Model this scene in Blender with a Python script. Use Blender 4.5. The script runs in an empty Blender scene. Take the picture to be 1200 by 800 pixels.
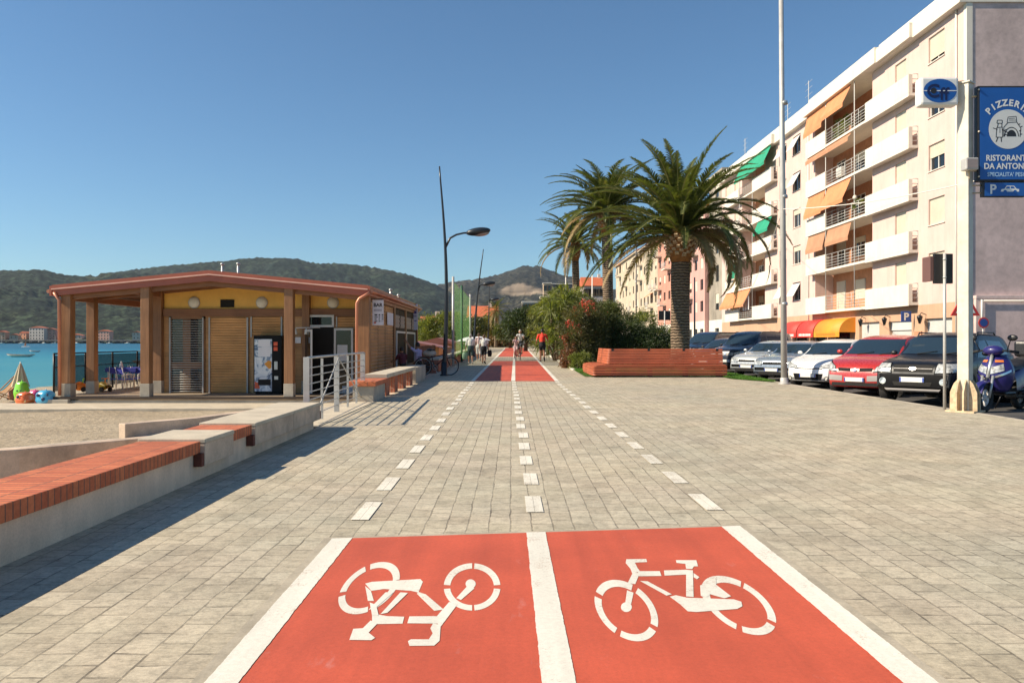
import bpy, bmesh, math, random
import numpy as np
from mathutils import Vector, Matrix, noise
from mathutils.bvhtree import BVHTree
R = math.radians
PI = math.pi
sc = bpy.context.scene
col = sc.collection
rnd = random.Random(7)
F, H = 930.0, 1.3            # focal length in photo pixels, eye height


def at(u, v, d):
    return Vector(((u - 600) * d / F, d, H - (v - 400) * d / F))


def ux(u, d):
    return (u - 600) * d / F


def vz(v, d):
    return H - (v - 400) * d / F


def gz(y):
    """The promenade rises gently in the distance."""
    t = max(0.0, min(y, 120.0) - 24.0)
    return 0.008 * t


def G(u, v, z=0.0):
    d = F * (H - z) / (v - 400)
    return ((u - 600) * d / F, d)


# ------------------------------------------------------------------ materials
def nd(nt, kind, **kw):
    n = nt.nodes.new(kind)
    for k, v in kw.items():
        if k in n.inputs:
            n.inputs[k].default_value = v
        else:
            setattr(n, k, v)
    return n


def ramp(nt, stops, fac=None):
    r = nt.nodes.new('ShaderNodeValToRGB')
    e = r.color_ramp.elements
    while len(e) > len(stops):
        e.remove(e[-1])
    while len(e) < len(stops):
        e.new(1.0)
    for el, (p, c) in zip(e, stops):
        el.position = p
        el.color = (c[0], c[1], c[2], 1) if not isinstance(c, (int, float)) else (c, c, c, 1)
    if fac is not None:
        nt.links.new(fac, r.inputs[0])
    return r


def mixc(nt, fac, a, b, mode='MIX'):
    m = nt.nodes.new('ShaderNodeMix')
    m.data_type = 'RGBA'
    m.blend_type = mode
    for sock, val in ((m.inputs[0], fac), (m.inputs[6], a), (m.inputs[7], b)):
        if hasattr(val, 'default_value') and hasattr(val, 'links'):
            nt.links.new(val, sock)
        elif isinstance(val, (int, float)):
            sock.default_value = val
        else:
            sock.default_value = (val[0], val[1], val[2], 1)
    return m.outputs[2]


def newmat(name):
    m = bpy.data.materials.new(name)
    m.use_nodes = True
    nt = m.node_tree
    b = nt.nodes['Principled BSDF']
    return m, nt, b


def coords(nt, scale=(1, 1, 1), rot=(0, 0, 0), kind='Object'):
    tc = nt.nodes.new('ShaderNodeTexCoord')
    mp = nt.nodes.new('ShaderNodeMapping')
    mp.inputs['Scale'].default_value = scale
    mp.inputs['Rotation'].default_value = rot
    nt.links.new(tc.outputs[kind], mp.inputs['Vector'])
    return mp.outputs['Vector']


def noisef(nt, vec, scale, detail=4.0, rough=0.6):
    n = nt.nodes.new('ShaderNodeTexNoise')
    n.inputs['Scale'].default_value = scale
    n.inputs['Detail'].default_value = detail
    n.inputs['Roughness'].default_value = rough
    nt.links.new(vec, n.inputs['Vector'])
    return n.outputs['Fac']


def bumpn(nt, b, height, strength, dist):
    bp = nt.nodes.new('ShaderNodeBump')
    bp.inputs['Strength'].default_value = strength
    bp.inputs['Distance'].default_value = dist
    nt.links.new(height, bp.inputs['Height'])
    nt.links.new(bp.outputs['Normal'], b.inputs['Normal'])
    return bp


def M(name, c, rough=0.6, var=0.18, scale=2.5, bump=0.0, bscale=40.0, metal=0.0, coat=0.0, stretch=(1, 1, 1), spec=0.5):
    """A plain surface: base colour with uneven tone, fine grain and optional bump."""
    m, nt, b = newmat(name)
    v = coords(nt, stretch)
    n1 = noisef(nt, v, scale, 5)
    n2 = noisef(nt, v, scale * 9, 3)
    lo = [x * (1 - var) for x in c]
    hi = [min(1, x * (1 + var * .8)) for x in c]
    r1 = ramp(nt, [(.3, lo), (.7, hi)], n1)
    r2 = ramp(nt, [(.3, 1 - var * .5), (.7, 1.0)], n2)
    nt.links.new(mixc(nt, 1.0, r1.outputs[0], r2.outputs[0], 'MULTIPLY'), b.inputs['Base Color'])
    rr = ramp(nt, [(.2, max(0, rough - .08)), (.8, min(1, rough + .1))], n2)
    nt.links.new(rr.outputs[0], b.inputs['Roughness'])
    b.inputs['Metallic'].default_value = metal
    b.inputs['Coat Weight'].default_value = coat
    b.inputs['Coat Roughness'].default_value = 0.05
    b.inputs['Specular IOR Level'].default_value = spec
    if bump:
        bumpn(nt, b, noisef(nt, v, bscale, 4), bump, 0.02)
    return m


def M_plain(name, c, rough=.5, metal=0, coat=0, spec=.5):
    return M(name, c, rough, .06, 3, 0, 40, metal, coat, spec=spec)


def M_glass(name, c=(.012, .015, .018), rough=.03):
    m, nt, b = newmat(name)
    b.inputs['Base Color'].default_value = (*c, 1)
    b.inputs['Roughness'].default_value = rough
    b.inputs['IOR'].default_value = 1.5
    b.inputs['Specular IOR Level'].default_value = .6
    v = coords(nt)
    bumpn(nt, b, noisef(nt, v, 1.3, 1), .04, .05)
    return m


def M_paver():
    m, nt, b = newmat('paver')
    v = coords(nt, (1, 1, 1), (0, 0, R(90)))
    # slightly wandering joints
    nz = nt.nodes.new('ShaderNodeTexNoise')
    nz.inputs['Scale'].default_value = 5
    nt.links.new(v, nz.inputs['Vector'])
    vm = nt.nodes.new('ShaderNodeVectorMath'); vm.operation = 'MULTIPLY_ADD'
    vm.inputs[1].default_value = (.03, .022, 0)
    nt.links.new(nz.outputs['Color'], vm.inputs[0]); nt.links.new(v, vm.inputs[2])
    br = nt.nodes.new('ShaderNodeTexBrick')
    br.inputs['Scale'].default_value = 1
    br.inputs['Brick Width'].default_value = .235
    br.inputs['Row Height'].default_value = .150
    br.inputs['Mortar Size'].default_value = .0062
    br.inputs['Mortar Smooth'].default_value = .25
    br.inputs['Bias'].default_value = -.1
    br.inputs['Color1'].default_value = (.52, .465, .36, 1)
    br.inputs['Color2'].default_value = (.42, .37, .28, 1)
    br.inputs['Mortar'].default_value = (.43, .38, .29, 1)
    nt.links.new(vm.outputs[0], br.inputs['Vector'])
    w = coords(nt)
    jn = mixc(nt, 1, br.outputs['Fac'], ramp(nt, [(.42, .05), (.68, .92)], noisef(nt, w, 2.6, 6, .8)).outputs[0], 'MULTIPLY')
    base = mixc(nt, jn, br.outputs['Color'], (.075, .06, .045))
    st = coords(nt, (1.0, 9.0, 1))
    n1 = noisef(nt, w, .35, 5)
    n2 = noisef(nt, st, 9, 5, .7)
    n3 = noisef(nt, w, 60, 4, .7)
    n4 = noisef(nt, w, 2.2, 5, .65)
    c = mixc(nt, 1.0, base, ramp(nt, [(.3, (.86, .87, .90)), (.7, (1.08, 1.05, 1.0))], n1).outputs[0], 'MULTIPLY')
    c = mixc(nt, 1.0, c, ramp(nt, [(.3, .80), (.6, 1.06)], n2).outputs[0], 'MULTIPLY')
    n5 = noisef(nt, w, 16, 6, .75)
    c = mixc(nt, 1.0, c, ramp(nt, [(.32, .66), (.5, 1.0), (.68, 1.16)], n5).outputs[0], 'MULTIPLY')
    c = mixc(nt, 1.0, c, ramp(nt, [(.35, (.98, 1.0, .97)), (.65, (1.03, 1.0, .97))], noisef(nt, w, .8, 3)).outputs[0], 'MULTIPLY')
    c = mixc(nt, 1.0, c, ramp(nt, [(.3, .82), (.7, 1.12)], n3).outputs[0], 'MULTIPLY')
    c = mixc(nt, 1.0, c, ramp(nt, [(.28, .72), (.5, 1.0), (.72, 1.06)], n4).outputs[0], 'MULTIPLY')
    nt.links.new(c, b.inputs['Base Color'])
    b.inputs['Roughness'].default_value = .8
    ma = nt.nodes.new('ShaderNodeMath'); ma.operation = 'MULTIPLY_ADD'
    ma.inputs[1].default_value = -1.4
    nt.links.new(br.outputs['Fac'], ma.inputs[0])
    ad = nt.nodes.new('ShaderNodeMath'); ad.operation = 'MULTIPLY'; ad.inputs[1].default_value = .5
    nt.links.new(n5, ad.inputs[0]); nt.links.new(ad.outputs[0], ma.inputs[2])
    bumpn(nt, b, ma.outputs[0], .55, .008)
    return m


def M_paint(name, c, under, wear=.0, tone=.14):
    """Road paint with blotches, scuffs and worn spots."""
    m, nt, b = newmat(name)
    v = coords(nt)
    n1 = noisef(nt, v, .9, 6, .6)
    n2 = noisef(nt, v, 45, 5, .75)
    n3 = noisef(nt, coords(nt, (1, .35, 1), (0, 0, .5)), 7, 5, .7)
    a = ramp(nt, [(.3, [x * (1 - tone) for x in c]), (.7, [min(1, x * (1 + tone * .6)) for x in c])], n1).outputs[0]
    a = mixc(nt, 1, a, ramp(nt, [(.3, .86), (.7, 1.05)], n2).outputs[0], 'MULTIPLY')
    a = mixc(nt, 1, a, ramp(nt, [(.35, .90), (.6, 1.03)], noisef(nt, coords(nt, (5, .22, 1)), 1.3, 5, .6)).outputs[0], 'MULTIPLY')
    a = mixc(nt, 1, a, ramp(nt, [(.33, .80), (.45, 1.0)], noisef(nt, v, 160, 3, .8)).outputs[0], 'MULTIPLY')
    sc_ = ramp(nt, [(.63, 0.0), (.76, .4)], n3).outputs[0]
    pale = [x * .6 + .22 for x in c]
    a = mixc(nt, sc_, a, pale)
    if wear:
        mk = nt.nodes.new('ShaderNodeMath'); mk.operation = 'MULTIPLY'
        nt.links.new(noisef(nt, v, 3.0, 6, .7), mk.inputs[0]); nt.links.new(noisef(nt, v, 70, 3, .8), mk.inputs[1])
        f = ramp(nt, [(.33 - wear, 0.0), (.40 - wear * .6, .8)], mk.outputs[0]).outputs[0]
        a = mixc(nt, f, a, under)
    nt.links.new(a, b.inputs['Base Color'])
    b.inputs['Roughness'].default_value = .7
    bumpn(nt, b, n2, .25, .004)
    return m


def M_leaf(name, c1, c2, c3=None, scale=1.2, trans=.3, rough=.5, fine=14.0):
    m, nt, b = newmat(name)
    v = coords(nt)
    n1 = noisef(nt, v, scale, 3)
    n2 = noisef(nt, v, fine, 2)
    stops = [(.32, c1), (.62, c2)] + ([(.74, c3)] if c3 else [])
    c = ramp(nt, stops, n1).outputs[0]
    c = mixc(nt, 1, c, ramp(nt, [(.3, .7), (.7, 1.25)], n2).outputs[0], 'MULTIPLY')
    nt.links.new(c, b.inputs['Base Color'])
    b.inputs['Roughness'].default_value = rough
    tr = nt.nodes.new('ShaderNodeBsdfTranslucent')
    nt.links.new(mixc(nt, 1, c, (1.3, 1.35, .6), 'MULTIPLY'), tr.inputs['Color'])
    mx = nt.nodes.new('ShaderNodeMixShader'); mx.inputs[0].default_value = trans
    nt.links.new(b.outputs[0], mx.inputs[1]); nt.links.new(tr.outputs[0], mx.inputs[2])
    nt.links.new(mx.outputs[0], nt.nodes['Material Output'].inputs['Surface'])
    return m


def M_wood(name, c, axis=0, rough=.55, contrast=.35, dens=1.0):
    m, nt, b = newmat(name)
    s = [18 * dens] * 3
    s[axis] = .9 * dens
    v = coords(nt, s)
    n = noisef(nt, v, 1.0, 6, .65)
    n2 = noisef(nt, coords(nt), 1.1, 4)
    a = ramp(nt, [(.25, [x * (1 - contrast) for x in c]), (.75, [min(1, x * (1 + contrast * .7)) for x in c])], n).outputs[0]
    a = mixc(nt, 1, a, ramp(nt, [(.3, .75), (.7, 1.12)], n2).outputs[0], 'MULTIPLY')
    nt.links.new(a, b.inputs['Base Color'])
    b.inputs['Roughness'].default_value = rough
    bumpn(nt, b, n, .25, .01)
    return m


def M_brick(name, c1, c2, mortar, bw, rh, ms, rot=(0, 0, 0), off=.5):
    m, nt, b = newmat(name)
    v = coords(nt, (1, 1, 1), rot)
    br = nt.nodes.new('ShaderNodeTexBrick')
    for k, x in (('Scale', 1), ('Brick Width', bw), ('Row Height', rh), ('Mortar Size', ms), ('Mortar Smooth', .1),
                 ('Color1', (*c1, 1)), ('Color2', (*c2, 1)), ('Mortar', (*mortar, 1))):
        br.inputs[k].default_value = x
    br.offset = off
    nt.links.new(v, br.inputs['Vector'])
    n = noisef(nt, coords(nt), 30, 5, .7)
    n1 = noisef(nt, coords(nt), 2, 4, .7)
    c = mixc(nt, 1, br.outputs['Color'], ramp(nt, [(.3, .75), (.7, 1.1)], n).outputs[0], 'MULTIPLY')
    c = mixc(nt, 1, c, ramp(nt, [(.3, .82), (.7, 1.08)], n1).outputs[0], 'MULTIPLY')
    nt.links.new(c, b.inputs['Base Color'])
    b.inputs['Roughness'].default_value = .8
    inv = nt.nodes.new('ShaderNodeMath'); inv.operation = 'SUBTRACT'; inv.inputs[0].default_value = 1
    nt.links.new(br.outputs['Fac'], inv.inputs[1])
    bumpn(nt, b, inv.outputs[0], .5, .006)
    return m


def M_concrete(name, c, stain=.35, scale=1.2, bump=.25, streak=False):
    m, nt, b = newmat(name)
    v = coords(nt)
    n1 = noisef(nt, v, scale, 6, .65)
    n2 = noisef(nt, v, 55, 4, .7)
    n3 = noisef(nt, coords(nt, (1.5, 1.5, .12)) if streak else v, 3.2, 4, .6)
    a = ramp(nt, [(.28, [x * (1 - stain) for x in c]), (.6, c), (.8, [min(1, x * 1.12) for x in c])], n1).outputs[0]
    a = mixc(nt, 1, a, ramp(nt, [(.3, .85), (.7, 1.06)], n2).outputs[0], 'MULTIPLY')
    a = mixc(nt, 1, a, ramp(nt, [(.3, 1 - stain * .6), (.6, 1.0)], n3).outputs[0], 'MULTIPLY')
    nt.links.new(a, b.inputs['Base Color'])
    b.inputs['Roughness'].default_value = .82
    bumpn(nt, b, n2, bump, .006)
    return m


# ------------------------------------------------------------------ mesh builder
class MB:
    def __init__(s):
        s.v, s.f, s.mi, s.sm = [], [], [], []
        s.T = None

    def add(s, vs, fs, m=0, smooth=False):
        o = len(s.v)
        if s.T is not None:
            s.v += [tuple(s.T @ Vector(p)) for p in vs]
        else:
            s.v += [tuple(p) for p in vs]
        for f in fs:
            s.f.append(tuple(i + o for i in f)); s.mi.append(m); s.sm.append(smooth)
        return s

    def box(s, x0, x1, y0, y1, z0, z1, m=0):
        vs = [(x, y, z) for z in (z0, z1) for y in (y0, y1) for x in (x0, x1)]
        return s.add(vs, [(0, 2, 3, 1), (4, 5, 7, 6), (0, 1, 5, 4), (2, 6, 7, 3), (0, 4, 6, 2), (1, 3, 7, 5)], m)

    def cbox(s, c, d, m=0):
        return s.box(c[0] - d[0] / 2, c[0] + d[0] / 2, c[1] - d[1] / 2, c[1] + d[1] / 2, c[2] - d[2] / 2, c[2] + d[2] / 2, m)

    def prism(s, poly, axis, a, b, m=0, smooth=False):
        def p(q, t):
            return {'z': (q[0], q[1], t), 'y': (q[0], t, q[1]), 'x': (t, q[0], q[1])}[axis]
        n = len(poly)
        vs = [p(q, a) for q in poly] + [p(q, b) for q in poly]
        s.add(vs, [tuple(range(n))[::-1], tuple(range(n, 2 * n))], m)
        s.add(vs, [(i, (i + 1) % n, n + (i + 1) % n, n + i) for i in range(n)], m, smooth)
        return s

    def tube(s, pts, r, n=8, m=0, cap=True, smooth=True, flat=None):
        pts = [Vector(p) for p in pts]
        k = len(pts)
        rs = [r] * k if isinstance(r, (int, float)) else list(r)
        vs, fs = [], []
        up = None
        for i, p in enumerate(pts):
            t = (pts[min(i + 1, k - 1)] - pts[max(i - 1, 0)])
            t = t.normalized() if t.length > 1e-9 else Vector((0, 0, 1))
            if up is None:
                up = Vector((0, 0, 1)) if abs(t.z) < .9 else Vector((1, 0, 0))
            a = t.cross(up)
            if a.length < 1e-6:
                a = t.cross(Vector((.3, .9, .1)))
            a.normalize(); bq = a.cross(t).normalized(); up = bq
            for j in range(n):
                th = 2 * PI * j / n
                ra, rb = rs[i], rs[i]
                if flat: rb = rs[i] * flat
                vs.append(p + a * (math.cos(th) * ra) + bq * (math.sin(th) * rb))
        for i in range(k - 1):
            for j in range(n):
                fs.append((i * n + j, i * n + (j + 1) % n, (i + 1) * n + (j + 1) % n, (i + 1) * n + j))
        s.add(vs, fs, m, smooth)
        if cap:
            s.add(vs, [tuple(range(n))[::-1], tuple((k - 1) * n + j for j in range(n))], m, False)
        return s

    def lathe(s, prof, n=16, m=0, c=(0, 0, 0), smooth=True):
        vs, fs = [], []
        for (r, z) in prof:
            for j in range(n):
                a = 2 * PI * j / n
                vs.append((c[0] + r * math.cos(a), c[1] + r * math.sin(a), c[2] + z))
        for i in range(len(prof) - 1):
            for j in range(n):
                fs.append((i * n + j, i * n + (j + 1) % n, (i + 1) * n + (j + 1) % n, (i + 1) * n + j))
        s.add(vs, fs, m, smooth)
        k = len(prof)
        s.add(vs, [tuple(range(n))[::-1], tuple((k - 1) * n + j for j in range(n))], m)
        return s

    def ell(s, c, r, n=12, m=0, k=8):
        if isinstance(r, (int, float)): r = (r, r, r)
        vs = [(c[0], c[1], c[2] - r[2])]
        for i in range(1, k):
            a = -PI / 2 + PI * i / k
            for j in range(n):
                b = 2 * PI * j / n
                vs.append((c[0] + r[0] * math.cos(a) * math.cos(b), c[1] + r[1] * math.cos(a) * math.sin(b), c[2] + r[2] * math.sin(a)))
        vs.append((c[0], c[1], c[2] + r[2]))
        e = len(vs) - 1
        fs = [(0, 1 + (j + 1) % n, 1 + j) for j in range(n)]
        for i in range(k - 2):
            for j in range(n):
                fs.append((1 + i * n + j, 1 + i * n + (j + 1) % n, 1 + (i + 1) * n + (j + 1) % n, 1 + (i + 1) * n + j))
        o = 1 + (k - 2) * n
        fs += [(o + j, o + (j + 1) % n, e) for j in range(n)]
        return s.add(vs, fs, m, True)

    def grid(s, fn, nu, nv, m=0, smooth=True):
        vs = [fn(i / nu, j / nv) for j in range(nv + 1) for i in range(nu + 1)]
        w = nu + 1
        return s.add(vs, [(j * w + i, j * w + i + 1, (j + 1) * w + i + 1, (j + 1) * w + i) for j in range(nv) for i in range(nu)], m, smooth)

    def poly(s, pts, m=0):
        return s.add(pts, [tuple(range(len(pts)))], m)

    def torus(s, c, Rr, r, axis='x', n=28, k=8, m=0):
        pts = []
        for i in range(n):
            a = 2 * PI * i / n
            for j in range(k):
                b = 2 * PI * j / k
                q = Rr + r * math.cos(b)
                h = r * math.sin(b)
                if axis == 'x': pts.append((c[0] + h, c[1] + q * math.cos(a), c[2] + q * math.sin(a)))
                elif axis == 'y': pts.append((c[0] + q * math.cos(a), c[1] + h, c[2] + q * math.sin(a)))
                else: pts.append((c[0] + q * math.cos(a), c[1] + q * math.sin(a), c[2] + h))
        fs = [(i * k + j, i * k + (j + 1) % k, ((i + 1) % n) * k + (j + 1) % k, ((i + 1) % n) * k + j) for i in range(n) for j in range(k)]
        return s.add(pts, fs, m, True)

    def obj(s, name, mats, parent=None, bevel=0, loc=None, fix=True, rotz=0):
        me = bpy.data.meshes.new(name)
        me.from_pydata(s.v, [], s.f)
        if not isinstance(mats, (list, tuple)): mats = [mats]
        for m_ in mats: me.materials.append(m_)
        if len(s.f):
            me.polygons.foreach_set('material_index', s.mi)
            me.polygons.foreach_set('use_smooth', s.sm)
        if fix and len(s.f) < 60000:
            bm = bmesh.new(); bm.from_mesh(me)
            bmesh.ops.remove_doubles(bm, verts=bm.verts, dist=1e-5)
            bmesh.ops.recalc_face_normals(bm, faces=bm.faces)
            bm.to_mesh(me); bm.free()
        me.update()
        o = bpy.data.objects.new(name, me)
        col.objects.link(o)
        if parent: o.parent = parent
        if loc: o.location = loc
        if rotz: o.rotation_euler = (0, 0, rotz)
        if bevel:
            b = o.modifiers.new('Bevel', 'BEVEL')
            b.width = bevel; b.segments = 2; b.limit_method = 'ANGLE'; b.angle_limit = R(40)
            b.harden_normals = False
        return o


def thing(name, label, cat, loc=(0, 0, 0), rotz=0, group=None, scale=None):
    o = bpy.data.objects.new(name, None)
    o.empty_display_size = .2
    col.objects.link(o)
    o.location = loc
    o.rotation_euler = (0, 0, rotz)
    if scale: o.scale = (scale,) * 3
    return tag(o, label, cat, group)


def tag(o, label, cat, group=None):
    o['label'] = label; o['category'] = cat
    if group: o['group'] = group
    return o


def struct(o, kind='structure'):
    o['kind'] = kind
    return o


def dup(root, loc, rotz=0, label=None, scale=None):
    r = root.copy(); col.objects.link(r)
    r.location = loc; r.rotation_euler = (0, 0, rotz)
    if scale: r.scale = (scale,) * 3
    if label: r['label'] = label
    kids = {}
    for o in list(col.objects):
        kids.setdefault(o.parent, []).append(o)
    def rec(src, dst):
        for ch in kids.get(src, []):
            c = ch.copy(); col.objects.link(c); c.parent = dst
            rec(ch, c)
    rec(root, r)
    return r


def lerp(a, b, t):
    return a + (b - a) * t


def interp(tab, x):
    if x <= tab[0][0]: return tab[0][1]
    for (x0, y0), (x1, y1) in zip(tab, tab[1:]):
        if x <= x1:
            return lerp(y0, y1, (x - x0) / (x1 - x0))
    return tab[-1][1]


def sinterp(tab, x):
    """smooth (Catmull-Rom) interpolation of a table"""
    n = len(tab)
    if x <= tab[0][0]: return tab[0][1]
    if x >= tab[-1][0]: return tab[-1][1]
    for i in range(n - 1):
        x0, y0 = tab[i]; x1, y1 = tab[i + 1]
        if x <= x1:
            def sl(k):
                if k <= 0: return (tab[1][1] - tab[0][1]) / (tab[1][0] - tab[0][0])
                if k >= n - 1: return (tab[-1][1] - tab[-2][1]) / (tab[-1][0] - tab[-2][0])
                a = (tab[k][1] - tab[k - 1][1]) / (tab[k][0] - tab[k - 1][0])
                b = (tab[k + 1][1] - tab[k][1]) / (tab[k + 1][0] - tab[k][0])
                return 0 if a * b <= 0 else 2 * a * b / (a + b)
            h = x1 - x0; t = (x - x0) / h
            return ((2 * t ** 3 - 3 * t * t + 1) * y0 + (t ** 3 - 2 * t * t + t) * h * sl(i)
                    + (-2 * t ** 3 + 3 * t * t) * y1 + (t ** 3 - t * t) * h * sl(i + 1))


def text_geo(s, size=1.0, bold=0.0, align='CENTER'):
    cu = bpy.data.curves.new('tmp', 'FONT')
    cu.body = s; cu.size = size; cu.align_x = align; cu.offset = bold
    cu.resolution_u = 3
    o = bpy.data.objects.new('tmp', cu)
    col.objects.link(o)
    dg = bpy.context.evaluated_depsgraph_get(); dg.update()
    e = o.evaluated_get(dg)
    me = e.to_mesh()
    vs = [tuple(v.co) for v in me.vertices]; fs = [tuple(p.vertices) for p in me.polygons]
    e.to_mesh_clear()
    bpy.data.objects.remove(o); bpy.data.curves.remove(cu)
    return vs, fs


def put_text(mb, s, c, size, m=0, bold=0.0, sx=1.0, depth_dir=-1, align='CENTER', face='y'):
    """flat lettering standing in the x-z plane, facing -y (or on the plane of a side wall)"""
    vs, fs = text_geo(s, size, bold, align)
    if face == 'y':
        mb.add([(c[0] + v[0] * sx, c[1], c[2] + v[1]) for v in vs], fs, m)
    else:
        mb.add([(c[0], c[1] + v[0] * sx * face, c[2] + v[1]) for v in vs], fs, m)


def leaf_cards(pts, dirs, length, width, rs, droop=.3, mb=None, m=0):
    """many small pointed leaves; returns verts/faces lists"""
    n = len(pts)
    v = np.empty((n, 4, 3)); f = np.arange(n * 4).reshape(n, 4)
    rnd_ = rs
    d = dirs / (np.linalg.norm(dirs, axis=1, keepdims=True) + 1e-9)
    q = rnd_.normal(size=(n, 3))
    sd = np.cross(d, q); sd /= (np.linalg.norm(sd, axis=1, keepdims=True) + 1e-9)
    L = length * rnd_.uniform(.6, 1.3, (n, 1)); W = width * rnd_.uniform(.7, 1.2, (n, 1))
    v[:, 0] = pts
    v[:, 1] = pts + d * L * .5 + sd * W * .5
    v[:, 2] = pts + d * L + np.array([0, 0, -1]) * L * droop * rnd_.uniform(0, 1, (n, 1))
    v[:, 3] = pts + d * L * .5 - sd * W * .5
    mb.v_off = len(mb.v)
    o = len(mb.v)
    mb.v += [tuple(x) for x in v.reshape(-1, 3)]
    mb.f += [tuple(x) for x in (f + o)]
    mb.mi += [m] * n; mb.sm += [False] * n


def blob_leaves(mb, blobs, n, length, width, seed, up=.25, shell=.55, m=0, zmin=None):
    """leaves through the volume of several uneven clumps: blobs = (x,y,z,rx,ry,rz)"""
    rs = np.random.RandomState(seed)
    vol = np.array([(b[3] * b[4] * b[5]) ** .67 for b in blobs])
    cnt = rs.multinomial(n, vol / vol.sum())
    for b, k in zip(blobs, cnt):
        # sub-clumps make the outline uneven
        ns = max(5, int(k / 60))
        dirs = rs.normal(size=(ns, 3)); dirs /= np.linalg.norm(dirs, axis=1, keepdims=True)
        rad = rs.uniform(shell, 1.05, (ns, 1)) ** .7
        cen = dirs * rad
        idx = rs.randint(0, ns, k)
        p = cen[idx] + rs.normal(size=(k, 3)) * .17
        r3 = np.array(b[3:6]); c3 = np.array(b[0:3])
        out = p / (np.linalg.norm(p, axis=1, keepdims=True) + 1e-6)
        pp = p * r3 + c3
        dr = out + rs.normal(size=(k, 3)) * .7 + np.array([0, 0, up])
        if zmin is not None:
            keep = pp[:, 2] > zmin
            pp, dr = pp[keep], dr[keep]
        leaf_cards(pp, dr, length, width, rs, mb=mb, m=m)
# ------------------------------------------------------------------ world, sun, camera
SUN_EL, SUN_AZ = 36.0, -100.0     # azimuth measured from +y towards +x : the sun stands left of the path
w = bpy.data.worlds.new('World'); sc.world = w; w.use_nodes = True
wn = w.node_tree
sky = wn.nodes.new('ShaderNodeTexSky'); sky.sky_type = 'NISHITA'; sky.sun_disc = False
sky.sun_elevation = R(SUN_EL); sky.sun_rotation = R(SUN_AZ)
sky.altitude = 0; sky.air_density = 1.0; sky.dust_density = .15; sky.ozone_density = 3.0
bg = wn.nodes['Background']; bg.inputs[1].default_value = .073
tint = wn.nodes.new('ShaderNodeMix'); tint.data_type = 'RGBA'; tint.blend_type = 'MULTIPLY'; tint.inputs[0].default_value = 1
tint.inputs[7].default_value = (.76, .99, 1.09, 1)      # teal-blue grade multiplied over the sky and its light
wn.links.new(sky.outputs[0], tint.inputs[6]); wn.links.new(tint.outputs[2], bg.inputs[0])
sd = Vector((math.sin(R(SUN_AZ)) * math.cos(R(SUN_EL)), math.cos(R(SUN_AZ)) * math.cos(R(SUN_EL)), math.sin(R(SUN_EL))))
sl = bpy.data.lights.new('sun', 'SUN'); sl.energy = 5.0; sl.angle = R(.5); sl.color = (1.0, .865, .67)
so = bpy.data.objects.new('sun', sl); col.objects.link(so)
so.rotation_euler = (-sd).to_track_quat('-Z', 'Y').to_euler(); so.location = (-30, 0, 40)
cam = bpy.data.cameras.new('camera'); cam.sensor_width = 36; cam.lens = F / 1200 * 36; cam.clip_start = .05; cam.clip_end = 20000
co = bpy.data.objects.new('camera', cam); col.objects.link(co)
co.location = (0, 0, H); co.rotation_euler = (R(90), 0, 0)
sc.camera = co
vs_ = sc.view_settings
vs_.view_transform = 'Standard'; vs_.look = 'None'; vs_.gamma = 1; vs_.use_curve_mapping = False
vs_.exposure = .66

# ------------------------------------------------------------------ shared materials
m_pav = M_paver()
m_red = M_paint('red_lane_coating', (.56, .096, .045), (.30, .17, .11), .0, .2)
m_white = M_paint('white_road_paint', (.77, .735, .635), (.45, .33, .25), .02, .07)
m_white2 = M_paint('worn_white_paint', (.80, .755, .64), (.40, .34, .26), .08, .1)
m_border = M_concrete('pale_grout', (.47, .41, .31), .3, 4)
m_conc = M_concrete('pale_concrete', (.52, .46, .37), .3, 1.5)
m_conc2 = M_concrete('weathered_concrete', (.68, .52, .385), .4, 2.2)
m_slab = M_concrete('concrete_coping', (.60, .52, .395), .22, 2.5)
m_render = M_concrete('cream_render', (.82, .615, .45), .25, 1.8, .2, True)
m_brick = M_brick('red_brick_on_edge', (.50, .145, .07), (.38, .10, .05), (.30, .20, .14), .30, .066, .004, (0, 0, R(0)), 0)
m_brickw = M_brick('brick_wall', (.46, .15, .08), (.34, .10, .055), (.34, .24, .18), .22, .066, .006, (R(90), 0, R(90)))
m_asph = M_concrete('asphalt', (.085, .08, .075), .3, .8)
m_sand = None
m_steel = M('galvanised_steel', (.52, .53, .52), .38, .15, 6, 0, 40, .6)
m_steelp = M('pale_steel', (.47, .46, .44), .45, .14, 3, 0, 40, .15)
m_black = M_plain('black_metal', (.012, .012, .014), .4)
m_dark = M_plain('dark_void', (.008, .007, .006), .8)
m_rub = M_plain('rubber', (.018, .017, .017), .75)
m_chrome = M_plain('chrome', (.75, .75, .75), .12, 1.0)
m_glass = M_glass('window_glass')
m_whitep = M('white_plaster', (.80, .75, .67), .7, .08, 1.2)
m_paper = M_plain('white_paper', (.78, .78, .80), .7)
m_soil = M_concrete('dry_soil', (.16, .115, .075), .4, 1.5, .5)


def M_sand():
    m, nt, b = newmat('beach_sand')
    v = coords(nt)
    n1 = noisef(nt, v, .6, 5); n2 = noisef(nt, v, 26, 5, .8); n3 = noisef(nt, v, 5.5, 5, .7)
    c = ramp(nt, [(.3, (.36, .285, .19)), (.7, (.50, .41, .285))], n1).outputs[0]
    c = mixc(nt, 1, c, ramp(nt, [(.3, .62), (.52, 1.0), (.7, 1.15)], n2).outputs[0], 'MULTIPLY')
    c = mixc(nt, 1, c, ramp(nt, [(.3, .72), (.6, 1.05)], n3).outputs[0], 'MULTIPLY')
    nt.links.new(c, b.inputs['Base Color']); b.inputs['Roughness'].default_value = .95
    bumpn(nt, b, n3, .9, .10)
    return m


m_sand = M_sand()


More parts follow.
